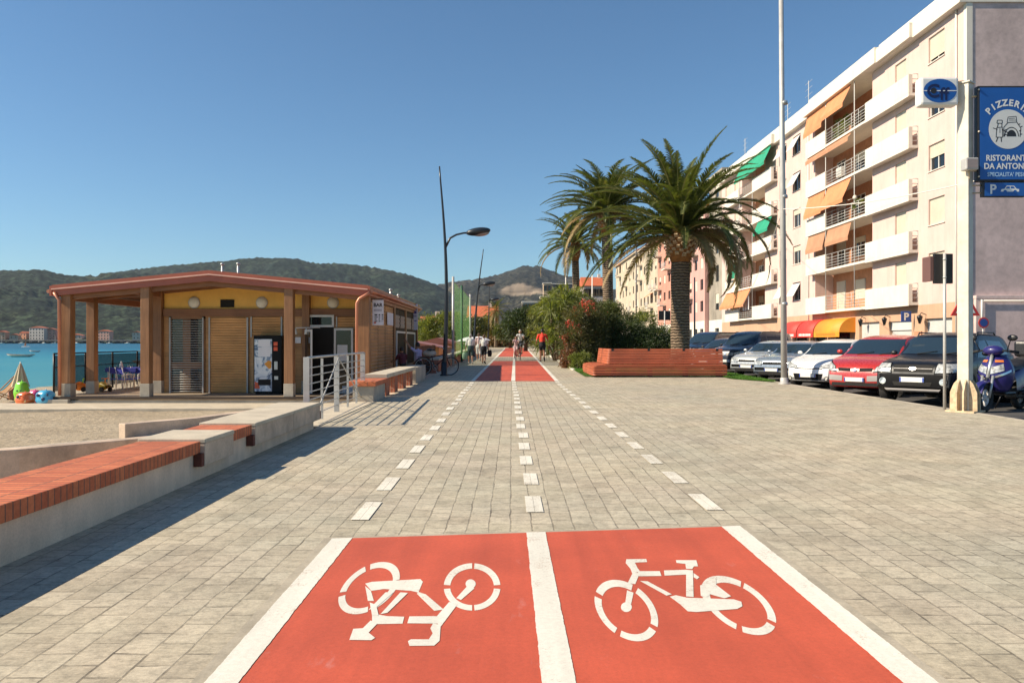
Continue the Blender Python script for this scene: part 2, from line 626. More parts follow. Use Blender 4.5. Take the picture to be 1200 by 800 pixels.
def sheet(name, xs, ys, zf, mat, kind='structure'):
    mb = MB()
    nx = len(xs)
    mb.add([(x, y, zf(x, y)) for y in ys for x in xs],
           [(j * nx + i, j * nx + i + 1, (j + 1) * nx + i + 1, (j + 1) * nx + i) for j in range(len(ys) - 1) for i in range(nx - 1)], 0, True)
    o = mb.obj(name, mat, fix=False)
    o['kind'] = kind
    return o


YS = [-8, 0, 5, 10, 15, 20, 24, 28, 34, 42, 50, 60, 75, 90, 105, 120]
KX = 8.40                                   # kerb line of the promenade on the street side
# ------------------------------------------------------------------ ground
sheet('pavement', [-2.96, 0, 3, KX], YS, lambda x, y: gz(y), m_pav)
sheet('street', [KX + .12, 12, 18, 24.05], YS + [160, 220], lambda x, y: -.15 + gz(y), m_asph)
kb = MB()
for y0, y1 in zip(YS, YS[1:]):
    kb.add([(KX + dx, y, z + gz(y)) for y in (y0, y1) for dx, z in ((.002, -.2), (.002, .004), (.10, .004), (.12, -.02), (.12, -.2))],
           [(0, 1, 6, 5), (1, 2, 7, 6), (2, 3, 8, 7), (3, 4, 9, 8)])
struct(kb.obj('kerb', m_conc))
sheet('ground', [-3.0, 40, 200, 900, 4000], [-60, 24, 120, 400, 1200, 4000], lambda x, y: gz(y) - .36, m_soil)
sheet('ground', [-30, -14, -3.0], [118, 200, 400], lambda x, y: .3, m_soil)


def beach_z(x, y):
    t = max(0.0, -(x + 14.0))
    z = -.71 - .047 * t
    if x > -14: z = -.71
    if y < 19 and x > -14:
        z = lerp(-.30, -.71, max(0, min(1, (y - 6) / 15.0)))
    k = max(0.0, min(1.0, (y - 44) / 30.0))
    if x > -24: z = lerp(z, .35, k)
    z += .05 * noise.noise(Vector((x * .45, y * .45, 0))) + .025 * noise.noise(Vector((x * 1.7, y * 1.7, 3)))
    return z


bx_ = [-60, -48, -40, -34] + [-30 + .5 * i for i in range(32)] + [-14 + .35 * i for i in range(31)] + [-3.2]
by_ = [-20, -10, -4] + [.4 * i for i in range(0, 75)] + [30 + 1.5 * i for i in range(0, 40)] + [95, 110, 125]
sheet('beach', bx_, by_, beach_z, m_sand)


def M_sea():
    m, nt, b = newmat('sea_water')
    v = coords(nt)
    sx = nt.nodes.new('ShaderNodeSeparateXYZ'); nt.links.new(v, sx.inputs[0])
    # shallow near the beach, deeper further out, plus wind patches
    mr = nt.nodes.new('ShaderNodeMapRange')
    mr.inputs['From Min'].default_value = 40; mr.inputs['From Max'].default_value = 420
    nt.links.new(sx.outputs['Y'], mr.inputs[0])
    n = noisef(nt, coords(nt, (.012, .05, 1)), 1.0, 4)
    ad = nt.nodes.new('ShaderNodeMath'); ad.operation = 'MULTIPLY_ADD'; ad.inputs[1].default_value = .5
    nt.links.new(n, ad.inputs[0]); nt.links.new(mr.outputs[0], ad.inputs[2])
    c = ramp(nt, [(.2, (.10, .30, .32)), (.45, (.03, .23, .30)), (.75, (.012, .15, .235)), (1.2, (.006, .10, .17))], ad.outputs[0]).outputs[0]
    nt.links.new(c, b.inputs['Base Color'])
    b.inputs['Roughness'].default_value = .28
    b.inputs['IOR'].default_value = 1.2
    b.inputs['Specular IOR Level'].default_value = .35
    w1 = noisef(nt, coords(nt, (.6, 1.6, 1)), 1.2, 5, .65)
    bumpn(nt, b, w1, .8, .25)
    return m


SEA = -1.3
sheet('sea', [-6000, -3000, -1500, -700, -300, -100, -8], [-60, 40, 120, 300, 700, 1500, 3200], lambda x, y: SEA, M_sea())


# ------------------------------------------------------------------ cycle path and painted markings
def cx(y):
    return .205 - .0065 * y if y < 25.5 else .039 + .004 * (y - 25.5)


def lx(y):
    return -1.06 - .0065 * y - .05 if y < 25.5 else -1.276 + .0076 * (y - 25.5)


def rx(y):
    return 1.573 - .0045 * y if y < 25.5 else 1.458 + .0030 * (y - 25.5)


def band(mb, fa, fb, ys, z):
    for y0, y1 in zip(ys, ys[1:]):
        mb.add([(fa(y0), y0, gz(y0) + z), (fb(y0), y0, gz(y0) + z), (fb(y1), y1, gz(y1) + z), (fa(y1), y1, gz(y1) + z)], [(0, 1, 2, 3)])


# front stretch: the far edge runs slightly askew to the lane
def near_edge(x):
    return lerp(5.22, 5.58, (x + 1.2) / 2.8)


LW = .132
mb = MB(); g = MB()
L0, L1 = -1.185, -1.055
R0, R1 = 1.47, 1.605
C0, C1 = .098, .228


def dr(x, y): return x - .0068 * (y - 5.3)


pl = lambda mb_, xa, xb, ya, z: mb_.poly([(dr(xa, ya), ya, z), (dr(xb, ya), ya, z), (dr(xb, near_edge(xb)), near_edge(xb), z), (dr(xa, near_edge(xa)), near_edge(xa), z)])
pl(mb, L0 + .02, R1 - .02, -6, .004)
YR = [25.7, 28, 32, 38, 45.6]
band(mb, lx, rx, YR, .004)
band(mb, lx, rx, [54.6, 62, 72, 84, 92], .004)
o = mb.obj('cycle_path', m_red, fix=False); struct(o)
mb = MB()
pl(mb, L0 - .055, L0 + .02, -6, .003); pl(mb, R1 - .02, R1 + .05, -6, .003)
xa, xb = L0 - .055, R1 + .05
mb.poly([(xa, near_edge(xa) - .0, .003), (xb, near_edge(xb), .003), (xb, near_edge(xb) + .045, .003), (xa, near_edge(xa) + .045, .003)])
struct(mb.obj('pavement_strip', m_border, fix=False))
mb = MB()
def rough_line(xa, xb, z):
    # the brushed edges of a hand-laid line wander by a few millimetres
    n = 220
    def pt(x, s, k):
        ye = near_edge(x); y = lerp(1.6, ye, s)
        j = .0022 * noise.noise(Vector((y * 9, k, 1.3))) + .0028 * noise.noise(Vector((y * 40, k, 7.7)))
        return (dr(x, y) + j, y, z)
    L_ = [pt(xa, i / n, xa * 5) for i in range(n + 1)]; R_ = [pt(xb, i / n, xb * 5) for i in range(n + 1)]
    mb.add(L_ + R_, [(i, n + 1 + i, n + 2 + i, i + 1) for i in range(n)])


rough_line(L0, L1, .0065); rough_line(R0, R1, .0065); rough_line(C0, C1, .0065)
yy = [25.7 + .0 + i * 3.6 for i in range(19)]
band(mb, lambda y: lx(y) - LW / 2, lambda y: lx(y) + LW / 2, yy, .008)
band(mb, lambda y: rx(y) - LW / 2, lambda y: rx(y) + LW / 2, yy, .008)
band(mb, lambda y: cx(y) - LW / 2, lambda y: cx(y) + LW / 2, yy, .008)
struct(mb.obj('path_line', m_white, fix=False))
mb = MB()
rq = random.Random(3)
for fn, y00 in ((lambda y: .195 - .0065 * y + .026, 6.03), (lambda y: -1.078 - .0072 * y, 5.76), (lambda y: 1.600 - .0065 * y, 6.10)):
    y = y00
    while y < 25.4:
        j = rq.uniform(-.012, .012)
        ya, yb = y + rq.uniform(-.015, .015), y + .63 + rq.uniform(-.02, .02)
        # two rows of painted setts with a joint between
        for q in (-LW / 2, .0005):
            a, b_ = q, q + LW / 2 - .0015
            mb.add([(fn(ya) + a + j, ya, gz(ya) + .006), (fn(ya) + b_ + j, ya, gz(ya) + .006), (fn(yb) + b_ + j, yb, gz(yb) + .006), (fn(yb) + a + j, yb, gz(yb) + .006)], [(0, 1, 2, 3)])
        y += 1.165
struct(mb.obj('path_marking', m_white2, fix=False))


def symbol(label, rings, polys, discs, f):
    mb = MB()
    z = .0052
    def g3(p):
        u, v = f(p); x, y = G(u, v, z); return (x, y, z)
    for c, a, b, ang, inner, gaps in rings:
        n = 72
        def pt(t, s):
            ca, sa = math.cos(R(ang)), math.sin(R(ang))
            x, y = a * s * math.cos(t), b * s * math.sin(t)
            return (c[0] + x * ca - y * sa, c[1] + x * sa + y * ca)
        for i in range(n):
            t0, t1 = 2 * PI * i / n, 2 * PI * (i + 1) / n
            if any(abs((math.degrees((t0 + t1) / 2) - gq + 180) % 360 - 180) < 2.6 for gq in gaps): continue
            mb.poly([g3(pt(t0, inner)), g3(pt(t1, inner)), g3(pt(t1, 1)), g3(pt(t0, 1))])
    for k, p in enumerate(polys):
        zz = .00012 * (k + 1)
        q = [g3(x) for x in p]
        mb.poly([(x, y, z_ + zz) for x, y, z_ in q])
    for c, r in discs:
        mb.poly([g3((c[0] + r * math.cos(2 * PI * i / 20), c[1] + r * .9 * math.sin(2 * PI * i / 20))) for i in range(20)])
    bm_o = mb.obj('bicycle_symbol', m_white, fix=False)
    tag(bm_o, label, 'road marking')
    return bm_o


symbol('white bicycle symbol painted upside down on the left red lane',
       [((550, 253), 116, 69, -35, .775, (35, 110, 215, 290)), ((895, 249), 95, 79, 0, .77, (0, 88, 180, 272))],
       [[(537, 238), (560, 232), (722, 223), (730, 232), (715, 268), (690, 262), (600, 256), (558, 262)],
        [(537, 246), (556, 262), (566, 296), (546, 296)], [(715, 266), (740, 274), (800, 325), (768, 329), (710, 272)],
        [(560, 338), (610, 347), (668, 349), (662, 372), (560, 374)], [(685, 348), (784, 347), (780, 372), (678, 371)],
        [(882, 243), (903, 254), (858, 293), (842, 287)], [(818, 300), (846, 308), (790, 382), (766, 360)],
        [(764, 372), (790, 376), (786, 430), (768, 446), (685, 447), (680, 431), (690, 425), (750, 425), (763, 405), (755, 388)],
        [(555, 362), (578, 372), (547, 404), (523, 394)], [(497, 390), (530, 388), (570, 420), (558, 428), (484, 427)],
        [(655, 268), (680, 270), (612, 336), (588, 341)], [(605, 268), (632, 268), (572, 320), (548, 327)],
        [(552, 302), (574, 310), (582, 346), (560, 346)]],
       [((890, 239), 17)], lambda p: (240 + p[0] * .35, 600 + p[1] * .35))
symbol('white upright bicycle symbol painted on the right red lane',
       [((285, 287), 107, 73, 42, .775, (-15, 75, 160, 255)), ((614, 272), 124, 65, 33, .77, (-10, 70, 165, 258))],
       [[(285, 137), (343, 136), (346, 145), (310, 147), (318, 163), (325, 172), (303, 180), (297, 165), (283, 148)],
        [(303, 178), (325, 176), (311, 210), (289, 207)], [(287, 228), (306, 235), (299, 268), (282, 264)],
        [(318, 172), (383, 172), (388, 186), (322, 187)], [(395, 170), (460, 168), (462, 182), (397, 185)],
        [(430, 140), (490, 140), (495, 158), (483, 158), (478, 166), (460, 165), (458, 151), (432, 148)],
        [(460, 168), (480, 170), (482, 248), (460, 246)], [(482, 178), (499, 190), (492, 196), (482, 190)],
        [(325, 201), (347, 202), (418, 240), (403, 244)],
        [(412, 247), (430, 243), (462, 250), (600, 255), (622, 262), (625, 275), (610, 283), (490, 292), (465, 290), (443, 270)],
        [(520, 203), (548, 192), (548, 212), (592, 246), (572, 252), (530, 240), (520, 250), (503, 245), (501, 215)]],
       [((285, 277), 16)], lambda p: (620 + p[0] * .4, 600 + p[1] * .4))
# ------------------------------------------------------------------ hills
def M_forest(name, dark, light, dry, s=1.0, quarry=None):
    m, nt, b = newmat(name)
    v = coords(nt)
    n1 = noisef(nt, v, .0045 * s, 6, .6); n2 = noisef(nt, v, .045 * s, 5, .75); n3 = noisef(nt, v, .012, 6, .7)
    c = ramp(nt, [(.35, dark), (.6, light), (.75, dry)], n1).outputs[0]
    c = mixc(nt, 1, c, ramp(nt, [(.40, .10), (.5, .7), (.60, 2.4)], n2).outputs[0], 'MULTIPLY')
    c = mixc(nt, ramp(nt, [(.62, 0.0), (.72, .6)], n3).outputs[0], c, dry)
    if quarry:
        for (p, rad, sq) in quarry:
            d = nt.nodes.new('ShaderNodeVectorMath'); d.operation = 'SUBTRACT'; d.inputs[1].default_value = p
            nt.links.new(v, d.inputs[0])
            e = nt.nodes.new('ShaderNodeVectorMath'); e.operation = 'MULTIPLY'; e.inputs[1].default_value = (1 / rad, .35 / rad, sq / rad)
            nt.links.new(d.outputs[0], e.inputs[0])
            ln = nt.nodes.new('ShaderNodeVectorMath'); ln.operation = 'LENGTH'; nt.links.new(e.outputs[0], ln.inputs[0])
            ad = nt.nodes.new('ShaderNodeMath'); ad.operation = 'MULTIPLY_ADD'; ad.inputs[1].default_value = 1.3
            nt.links.new(n3, ad.inputs[0]); nt.links.new(ln.outputs['Value'], ad.inputs[2])
            st = noisef(nt, coords(nt, (.002, .002, .05)), 1.0, 4, .7)
            rock = ramp(nt, [(.3, (.10, .08, .06)), (.7, (.30, .235, .17))], st).outputs[0]
            hf = nt.nodes.new('ShaderNodeMath'); hf.operation = 'MULTIPLY'; hf.inputs[1].default_value = .5
            nt.links.new(ad.outputs[0], hf.inputs[0])
            c = mixc(nt, ramp(nt, [(.62, 1.0), (.78, 0.0)], hf.outputs[0]).outputs[0], c, rock)
    nt.links.new(c, b.inputs['Base Color'])
    b.inputs['Roughness'].default_value = .95
    b.inputs['Specular IOR Level'].default_value = .1
    return m


def hill(name, ridge, d0, d1, mat, seed, u0=-500, u1=1700, du=3.0, rows=46, spur=.75, z0=-2.0):
    us = [u0 + du * i for i in range(int((u1 - u0) / du) + 1)]
    mb = MB()
    vs = []
    for j in range(rows + 1):
        t = j / (rows - 6)
        d = lerp(d0, d1, t)
        for u in us:
            # a column keeps its bearing, the ridge height follows the skyline of the real hills
            x = (u - 600) * d / F
            zr = H + (400 - sinterp(ridge, u)) * d1 / F
            a = noise.fractal(Vector((x * .0022, d * .0016, seed)), .9, 2.1, 6)
            rg = 1 - abs(noise.noise(Vector((x * .0038 + seed, d * .0011, 2.2))))
            if t <= 1:
                p = t ** 1.15
                z = z0 + (zr - z0) * p + (zr * spur * (a * .5 + (rg - .6) * .5)) * math.sin(PI * min(1, t)) ** .8 * .55
                z = min(z, lerp(z0, zr, min(1, t * 1.12)) * 1.0)
            else:
                z = zr - (t - 1) * 1.5 * zr
            tree = noise.noise(Vector((x * .09, d * .09, seed))) * 6.5 + noise.noise(Vector((x * .25, d * .25, seed))) * 3.0
            z += tree * min(1, t * 5) * (d1 / 2600)
            vs.append((x, d, z))
    n = len(us)
    mb.add(vs, [(j * n + i, j * n + i + 1, (j + 1) * n + i + 1, (j + 1) * n + i) for j in range(rows) for i in range(n - 1)], 0, True)
    o = mb.obj(name, mat, fix=False)
    o['kind'] = 'structure'
    return o


fd, fl, fy = (.010, .017, .011), (.022, .032, .018), (.050, .052, .030)
hill('hills', [(-500, 335), (-200, 318), (0, 317), (40, 316), (80, 322), (110, 323), (130, 319), (200, 322), (280, 332), (360, 350), (430, 372), (500, 392), (560, 402), (1700, 404)],
     1180, 2300, M_forest('hill_forest', fd, fl, fy), 1.3, du=3.0, u1=620)
hill('hills', [(-500, 345), (0, 340), (100, 326), (150, 317), (200, 311), (260, 306), (300, 302), (345, 303), (365, 308), (400, 309), (430, 312), (470, 320), (500, 330), (530, 344), (600, 368), (700, 392), (800, 402), (1700, 404)],
     1900, 3300, M_forest('hill_forest_back', fd, fl, fy), 5.1, du=3.0, u1=820)
qd = 3000
hill('hills', [(-500, 380), (300, 372), (440, 352), (500, 338), (540, 329), (560, 327), (580, 323), (600, 316), (615, 312), (628, 312), (645, 317), (660, 323), (690, 328), (720, 340), (800, 356), (1000, 372), (1700, 385)],
     2000, 4000, M_forest('hill_quarry', (.022, .024, .019), (.042, .038, .026), (.085, .068, .046), 1.0, [((10, 3000, 200), 85, 2.2), ((130, 2900, 185), 80, 3.6), ((70, 3000, 180), 60, 3.0)]), 9.4, du=3.0)
# ------------------------------------------------------------------ low promenade wall with brick seats and concrete tables
WX = -2.95
m_brickd = M('dark_brick', (.15, .045, .028), .85, .3, 6)
t = thing('seating_wall', 'long low cream wall beside the pavement with brick seats and concrete block tops', 'low wall', (WX, 0, 0))
mb = MB(); mb.box(-.46, 0, -6, 11.80, -.6, .262); mb.obj('wall_body', m_render, t, .006)


def brick_seat(y0, y1, par, zt=.370, rowmat=m_brick, x0=-.53, x1=.045, th=.108):
    mb = MB(); mb.box(x0, x1, y0, y1, zt - th, zt)
    return mb.obj('brick_seat', rowmat, par, .006)


m_brick_y = M_brick('bricks_laid_on_edge', (.66, .19, .075), (.50, .12, .048), (.22, .10, .06), .070, .29, .006, (0, 0, 0), 0)
nt = m_brick_y.node_tree      # rows run along y: swap the axes so the courses read on top and on the front edge
mp = [n for n in nt.nodes if n.type == 'MAPPING'][0]
mp.inputs['Rotation'].default_value = (0, 0, R(90)); mp.inputs['Location'].default_value = (.0, .12, 0)
brick_seat(-6, 7.40, t, rowmat=m_brick_y)
brick_seat(8.18, 8.86, t, rowmat=m_brick_y)
brick_seat(11.86, 12.02, t, rowmat=m_brick_y)
for y0, y1 in ((7.405, 8.175), (8.865, 10.42), (10.428, 11.855)):
    mb = MB(); mb.box(-.545, .092, y0, y1, .350, .392)
    b = mb.obj('concrete_top', m_slab, t, .008)
    mb = MB(); mb.box(-.53, .085, y0 + .004, y1 - .004, .14, .3495)
    mb.obj('concrete_block', m_conc2, t, .006)
for yb in (7.34, 8.80, 11.86):
    mb = MB(); mb.box(.002, .08, yb, yb + .064, .14, .261); mb.obj('brick_end', m_brickd, t, .004)

# ------------------------------------------------------------------ beach ramp walls and the paved apron in front of the bar
def wall_strip(name, pts, zt, zb, th, label, mat=m_conc2):
    mb = MB()
    n = len(pts); P2 = [Vector(p) for p in pts]
    nor = []
    for i in range(n):
        a = P2[min(i + 1, n - 1)] - P2[max(i - 1, 0)]
        nor.append(Vector((-a.y, a.x)).normalized() * th / 2)
    vs = []
    for p, q in zip(P2, nor):
        vs += [(p.x + q.x, p.y + q.y, zb), (p.x - q.x, p.y - q.y, zb), (p.x - q.x, p.y - q.y, zt), (p.x + q.x, p.y + q.y, zt)]
    fs = [(0, 1, 2, 3), tuple(4 * (n - 1) + k for k in (3, 2, 1, 0))]
    for i in range(n - 1):
        for k in range(4):
            fs.append((4 * i + k, 4 * i + (k + 1) % 4, 4 * i + 4 + (k + 1) % 4, 4 * i + 4 + k))
    mb.add(vs, fs)
    o = mb.obj(name, mat, None, .012)
    return tag(o, label, 'low wall')


wall_strip('ramp_wall', [(-9.5, 7.2), (-7.2, 8.1), (-5.6, 9.0), (-4.35, 10.4)], .09, -.7, .2, 'grey concrete ramp wall crossing the sand, the one nearer the brick seat')
wall_strip('ramp_wall', [(-5.9, 12.0), (-5.2, 12.9), (-4.7, 14.3), (-4.3, 16.2)], .06, -.7, .2, 'short curved concrete kerb wall on the sand, the one nearer the beach bar')
# walkway slab between the ramp walls and along the bar
mb = MB()
path = [(-3.45, 12.3, .0), (-4.45, 12.0, -.05), (-5.6, 10.9, -.15), (-7.5, 9.9, -.27), (-10.5, 9.0, -.36)]
path2 = [(-3.45, 16.5, .0), (-4.5, 14.4, -.05), (-5.75, 12.1, -.15), (-7.9, 11.3, -.27), (-10.9, 10.6, -.36)]
low_ = [(x, y, -1.1) for x, y, z in path + path2]
mb.add(path + path2 + low_, [(i, i + 1, i + 6, i + 5) for i in range(4)] + [(i, i + 1, i + 11, i + 10) for i in range(4)] + [(i + 5, i + 6, i + 16, i + 15) for i in range(4)] + [(4, 9, 19, 14)])
struct(mb.obj('path', m_conc, fix=False))
mb = MB()
mb.prism([(-16.6, 22.5), (-11, 22.9), (-3.42, 23.2), (-3.42, 25.05), (-16.6, 25.05)], 'z', -1.0, -.635)
mb.prism([(-4.605, 25.05), (-3.42, 25.05), (-3.42, 40), (-4.605, 40)], 'z', -1.0, -.45)
struct(mb.obj('footpath', m_slab, bevel=.01))
mb = MB()
mb.add([(-3.43, 12.02, -.6), (-2.95, 12.02, -.6), (-2.95, 12.02, .012), (-3.43, 12.02, .012), (-3.43, 17.0, -.6), (-2.95, 17.0, -.6), (-2.95, 17.0, .012), (-3.43, 17.0, .012)],
       [(0, 1, 2, 3), (4, 5, 6, 7), (2, 6, 7, 3), (0, 3, 7, 4), (1, 2, 6, 5)])
struct(mb.obj('kerb', m_slab))

# ------------------------------------------------------------------ railing at the ramp
t = thing('railing', 'grey steel railing with wide plate posts guarding the ramp beside the bar', 'railing', (0, 0, 0))


def rl(y): return -3.13 - .028 * (y - 12.1)


for y, wd in ((12.15, .062), (14.55, .062), (17.55, .07)):
    mb = MB(); mb.box(rl(y) - wd, rl(y) + wd * .5, y - .012, y + .012, -.1, 1.06); mb.obj('plate_post', m_steelp, t, .003)
for y in (13.2, 15.6, 16.6):
    mb = MB(); mb.box(rl(y) - .02, rl(y) + .02, y - .008, y + .008, -.1, 1.02); mb.obj('slim_post', m_steelp, t)
yy = [12.15 + i * .9 for i in range(7)]
mb = MB(); mb.tube([(rl(y) + .0, y, 1.05) for y in yy], .019, 8); mb.obj('top_rail', m_steel, t)
for k in range(7):
    mb = MB(); z = .14 + k * .125
    mb.tube([(rl(y) - .01, y, z) for y in yy], .0085, 6); mb.obj('rail', m_steelp, t)
for yb in (12.5, 17.2):
    mb = MB(); mb.tube([(rl(14.55) + .02, 14.55, 1.0), (rl(yb) + .02, yb, .06)], .013, 6); mb.obj('brace', m_steelp, t)

# ------------------------------------------------------------------ long bench wall beside the bar
t = thing('bench_wall', 'long bench of concrete slabs on brick piers with a brick seat at its near end', 'bench', (-2.98, 0, 0))
brick_seat(17.0, 18.7, t, .44, m_brick_y, -.55, .06, .10)
mb = MB(); mb.box(-.44, .0, 17.05, 18.62, -.6, .338); mb.obj('brick_seat_base', m_conc, t, .006)
mb = MB(); mb.box(-.50, .03, 18.75, 24.4, .43, .53); mb.obj('slab_top', m_slab, t, .012)
for y in (18.9, 20.3, 21.9, 23.4):
    mb = MB(); mb.box(-.46, -.02, y, y + .55, -.6, .428); mb.obj('brick_pier', m_brickw, t, .006)
mb = MB(); mb.box(-.5, .02, 24.45, 27.2, -.6, .50); mb.obj('concrete_block', m_conc, t, .012)
# retaining edge below the bench
mb = MB(); mb.box(-3.40, -2.962, 12.02, 44, -.62, -.004); struct(mb.obj('retaining_wall', m_conc2))

# low brick wall further along
t = thing('brick_wall', 'low red brick wall with pale coping beside the far walkers', 'low wall', (0, 0, 0))
ys = [32.5, 38, 44, 50, 56, 62, 70]
def bwx(y): return -3.02 + .0085 * (y - 32)
mb = MB(); mb2 = MB()
for y0, y1 in zip(ys, ys[1:]):
    za, zb = gz(y0), gz(y1)
    def blk(m_, xo, z0, z1, th):
        m_.add([(bwx(y0) - th + xo, y0, z0 + za), (bwx(y0) + xo, y0, z0 + za), (bwx(y1) + xo, y1, z0 + zb), (bwx(y1) - th + xo, y1, z0 + zb),
                (bwx(y0) - th + xo, y0, z1 + za), (bwx(y0) + xo, y0, z1 + za), (bwx(y1) + xo, y1, z1 + zb), (bwx(y1) - th + xo, y1, z1 + zb)],
               [(0, 3, 2, 1), (4, 5, 6, 7), (0, 1, 5, 4), (1, 2, 6, 5), (2, 3, 7, 6), (3, 0, 4, 7)])
    blk(mb, 0, -.4, .46, .35); blk(mb2, .03, .463, .53, .41)
mb.obj('wall_body', m_brickw, t); mb2.obj('coping', m_slab, t)
mb = MB()
mb.add([(-4.6, 40, -.41), (-3.0, 40, .12), (-3.0, 72, .37), (-20, 72, .37), (-24, 50, .1), (-18, 40, -.4)], [(0, 1, 2, 3, 4, 5)])
struct(mb.obj('land', m_soil, fix=False))

# ------------------------------------------------------------------ beach bar
m_post = M_wood('brown_timber_post', (.31, .145, .062), 2, .5)
m_beam = M_wood('brown_timber_beam', (.28, .12, .05), 0, .5)
m_beamy = M_wood('brown_timber_side_beam', (.34, .14, .07), 1, .5)
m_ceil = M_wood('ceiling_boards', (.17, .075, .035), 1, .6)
m_fasc = M('copper_red_fascia', (.38, .105, .060), .42, .12, 2)
m_drip = M('pale_copper_edge', (.78, .48, .38), .35, .1)
m_yel = M('yellow_gable_panel', (.88, .52, .12), .6, .08)
m_slat = M_wood('varnished_slats', (.66, .345, .135), 0, .45, .3)
m_slaty = M_wood('varnished_side_slats', (.58, .30, .12), 1, .45, .3)
m_floorw = M_wood('dark_deck_edge', (.05, .03, .02), 0, .7)
m_copp = M('copper_pipe', (.56, .22, .13), .38, .15, 3, 0, 40, .35)
m_wframe = M('white_window_frame', (.72, .70, .68), .4, .06)
m_lamp = M_plain('milky_lamp_glass', (.82, .78, .68), .35)
m_roofm = M('roof_sheet', (.30, .11, .075), .5, .15, 1.5)

B0, B1 = 25.0, 38.6          # front and rear of the roof
XL, XR, XM = -14.46, -4.57, -9.54
FZ = -.45                     # deck level
FY = 27.0                     # facade plane
bar = thing('beach_bar', 'single storey timber beach bar with red copper roof and open porch', 'beach bar', (0, 0, 0))


def roof_z(x):  # underside of roof
    return 2.83 + (3.30 - 2.83) * (1 - abs(x - XM) / (XR - XM))


# roof sheet
def slope(mb, o0, o1, y0, y1, ex=0.0):
    for xa, xb in ((XL - ex, XM), (XM, XR + ex)):
        za, zb = roof_z(xa), roof_z(xb)
        mb.add([(xa, y0, za + o0), (xb, y0, zb + o0), (xb, y0, zb + o1), (xa, y0, za + o1),
                (xa, y1, za + o0), (xb, y1, zb + o0), (xb, y1, zb + o1), (xa, y1, za + o1)],
               [(0, 1, 2, 3), (7, 6, 5, 4), (3, 2, 6, 7), (0, 4, 5, 1), (0, 3, 7, 4), (1, 5, 6, 2)])


mb = MB(); slope(mb, .03, .19, B0 + .03, B1); rf = mb.obj('roof', m_roofm, bar)
mb = MB(); slope(mb, -.10, .09, B0 - .004, B0 + .028, .02); slope(mb, .13, .24, B0 - .03, B0 + .06, .03)
mb.obj('fascia', m_fasc, rf)
mb = MB(); slope(mb, .092, .128, B0 - .055, B0 + .028, .03); mb.obj('drip_edge', m_drip, rf)
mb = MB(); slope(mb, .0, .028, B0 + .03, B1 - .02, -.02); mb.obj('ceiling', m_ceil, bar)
for xx, s in ((XL, -1), (XR, 1)):
    mb = MB(); mb.box(min(xx + s * .03, xx + s * .10), max(xx + s * .03, xx + s * .10), B0 - .03, B1, 2.74, 3.05); mb.obj('side_fascia', m_fasc, rf)
    mb = MB(); mb.tube([(xx + s * .15, B0, 2.88), (xx + s * .15, B1, 2.88)], .06, 8); mb.obj('gutter', m_copp, rf)
for xx, yv, hh in ((-10.95, 30.0, .86), (-10.35, 30.0, .82), (-5.5, 31.0, .2), (-5.05, 33.0, .38), (-4.95, 34.6, .26)):
    mb = MB(); z = roof_z(xx) + .18
    mb.tube([(xx, yv, z), (xx, yv, z + hh)], .045, 8); mb.lathe([(.07, 0), (.075, .05), (.02, .08)], 10, 0, (xx, yv, z + hh - .02)); mb.obj('vent_pipe', m_steel, rf)
# front rafters following the gable and beam at the facade
for y0, nm in ((B0 + .22, 'rafter'), (FY - .06, 'rafter')):
    for xa, xb in ((XL + .15, XM), (XM, XR - .1)):
        mb = MB(); za, zb = roof_z(xa), roof_z(xb)
        hgt = .24 if y0 < 26 else .16
        mb.add([(xa, y0, za - hgt), (xb, y0, zb - hgt), (xb, y0, zb), (xa, y0, za), (xa, y0 + .14, za - hgt), (xb, y0 + .14, zb - hgt), (xb, y0 + .14, zb), (xa, y0 + .14, za)],
               [(0, 1, 2, 3), (7, 6, 5, 4), (3, 2, 6, 7), (0, 4, 5, 1), (0, 3, 7, 4), (1, 5, 6, 2)])
        mb.obj(nm, m_beam, bar)
for xx in (XL + .3, -12.0, XR - .12):
    mb = MB(); z = roof_z(xx) - .26; mb.box(xx - .08, xx + .08, B0 + .4, B1 - .1, z, z + .22); mb.obj('purlin', m_beamy, bar)
# posts with concrete feet
for (xx, yy_, wd) in ((-14.12, 25.25, .30), (-11.60, 25.2, .28), (-7.06, 25.2, .28), (-4.74, 25.45, .38), (-14.2, 26.85, .27), (-14.3, 31.2, .24), (-12.02, 27.0, .30), (-6.98, 26.95, .25), (-14.3, 37.5, .24)):
    mb = MB(); h = wd / 2
    mb.box(xx - h, xx + h, yy_ - h, yy_ + h, FZ + .42, roof_z(xx) - .05)
    p = mb.obj('post', m_post, bar, .012)
    mb = MB(); mb.box(xx - h - .012, xx + h + .012, yy_ - h - .012, yy_ + h + .012, FZ + .001, FZ + .418); mb.obj('concrete_foot', m_conc, p, .01)
# deck
mb = MB(); mb.box(-14.6, -4.62, 25.07, 38.5, -.56, FZ - .002); dk = mb.obj('deck', M_wood('deck_boards', (.30, .23, .16), 0, .7), bar)
mb = MB(); mb.box(-14.6, -4.6, 24.96, 25.018, FZ - .06, FZ + .01); mb.obj('deck_edge', m_floorw, dk)
mb = MB(); mb.box(-14.62, -4.61, 25.0, 38.4, -1.2, -.561)
mb.box(-14.72, -13.9, 24.82, 24.998, -1.3, -.52)
mb.obj('plinth', m_conc, bar, .01)
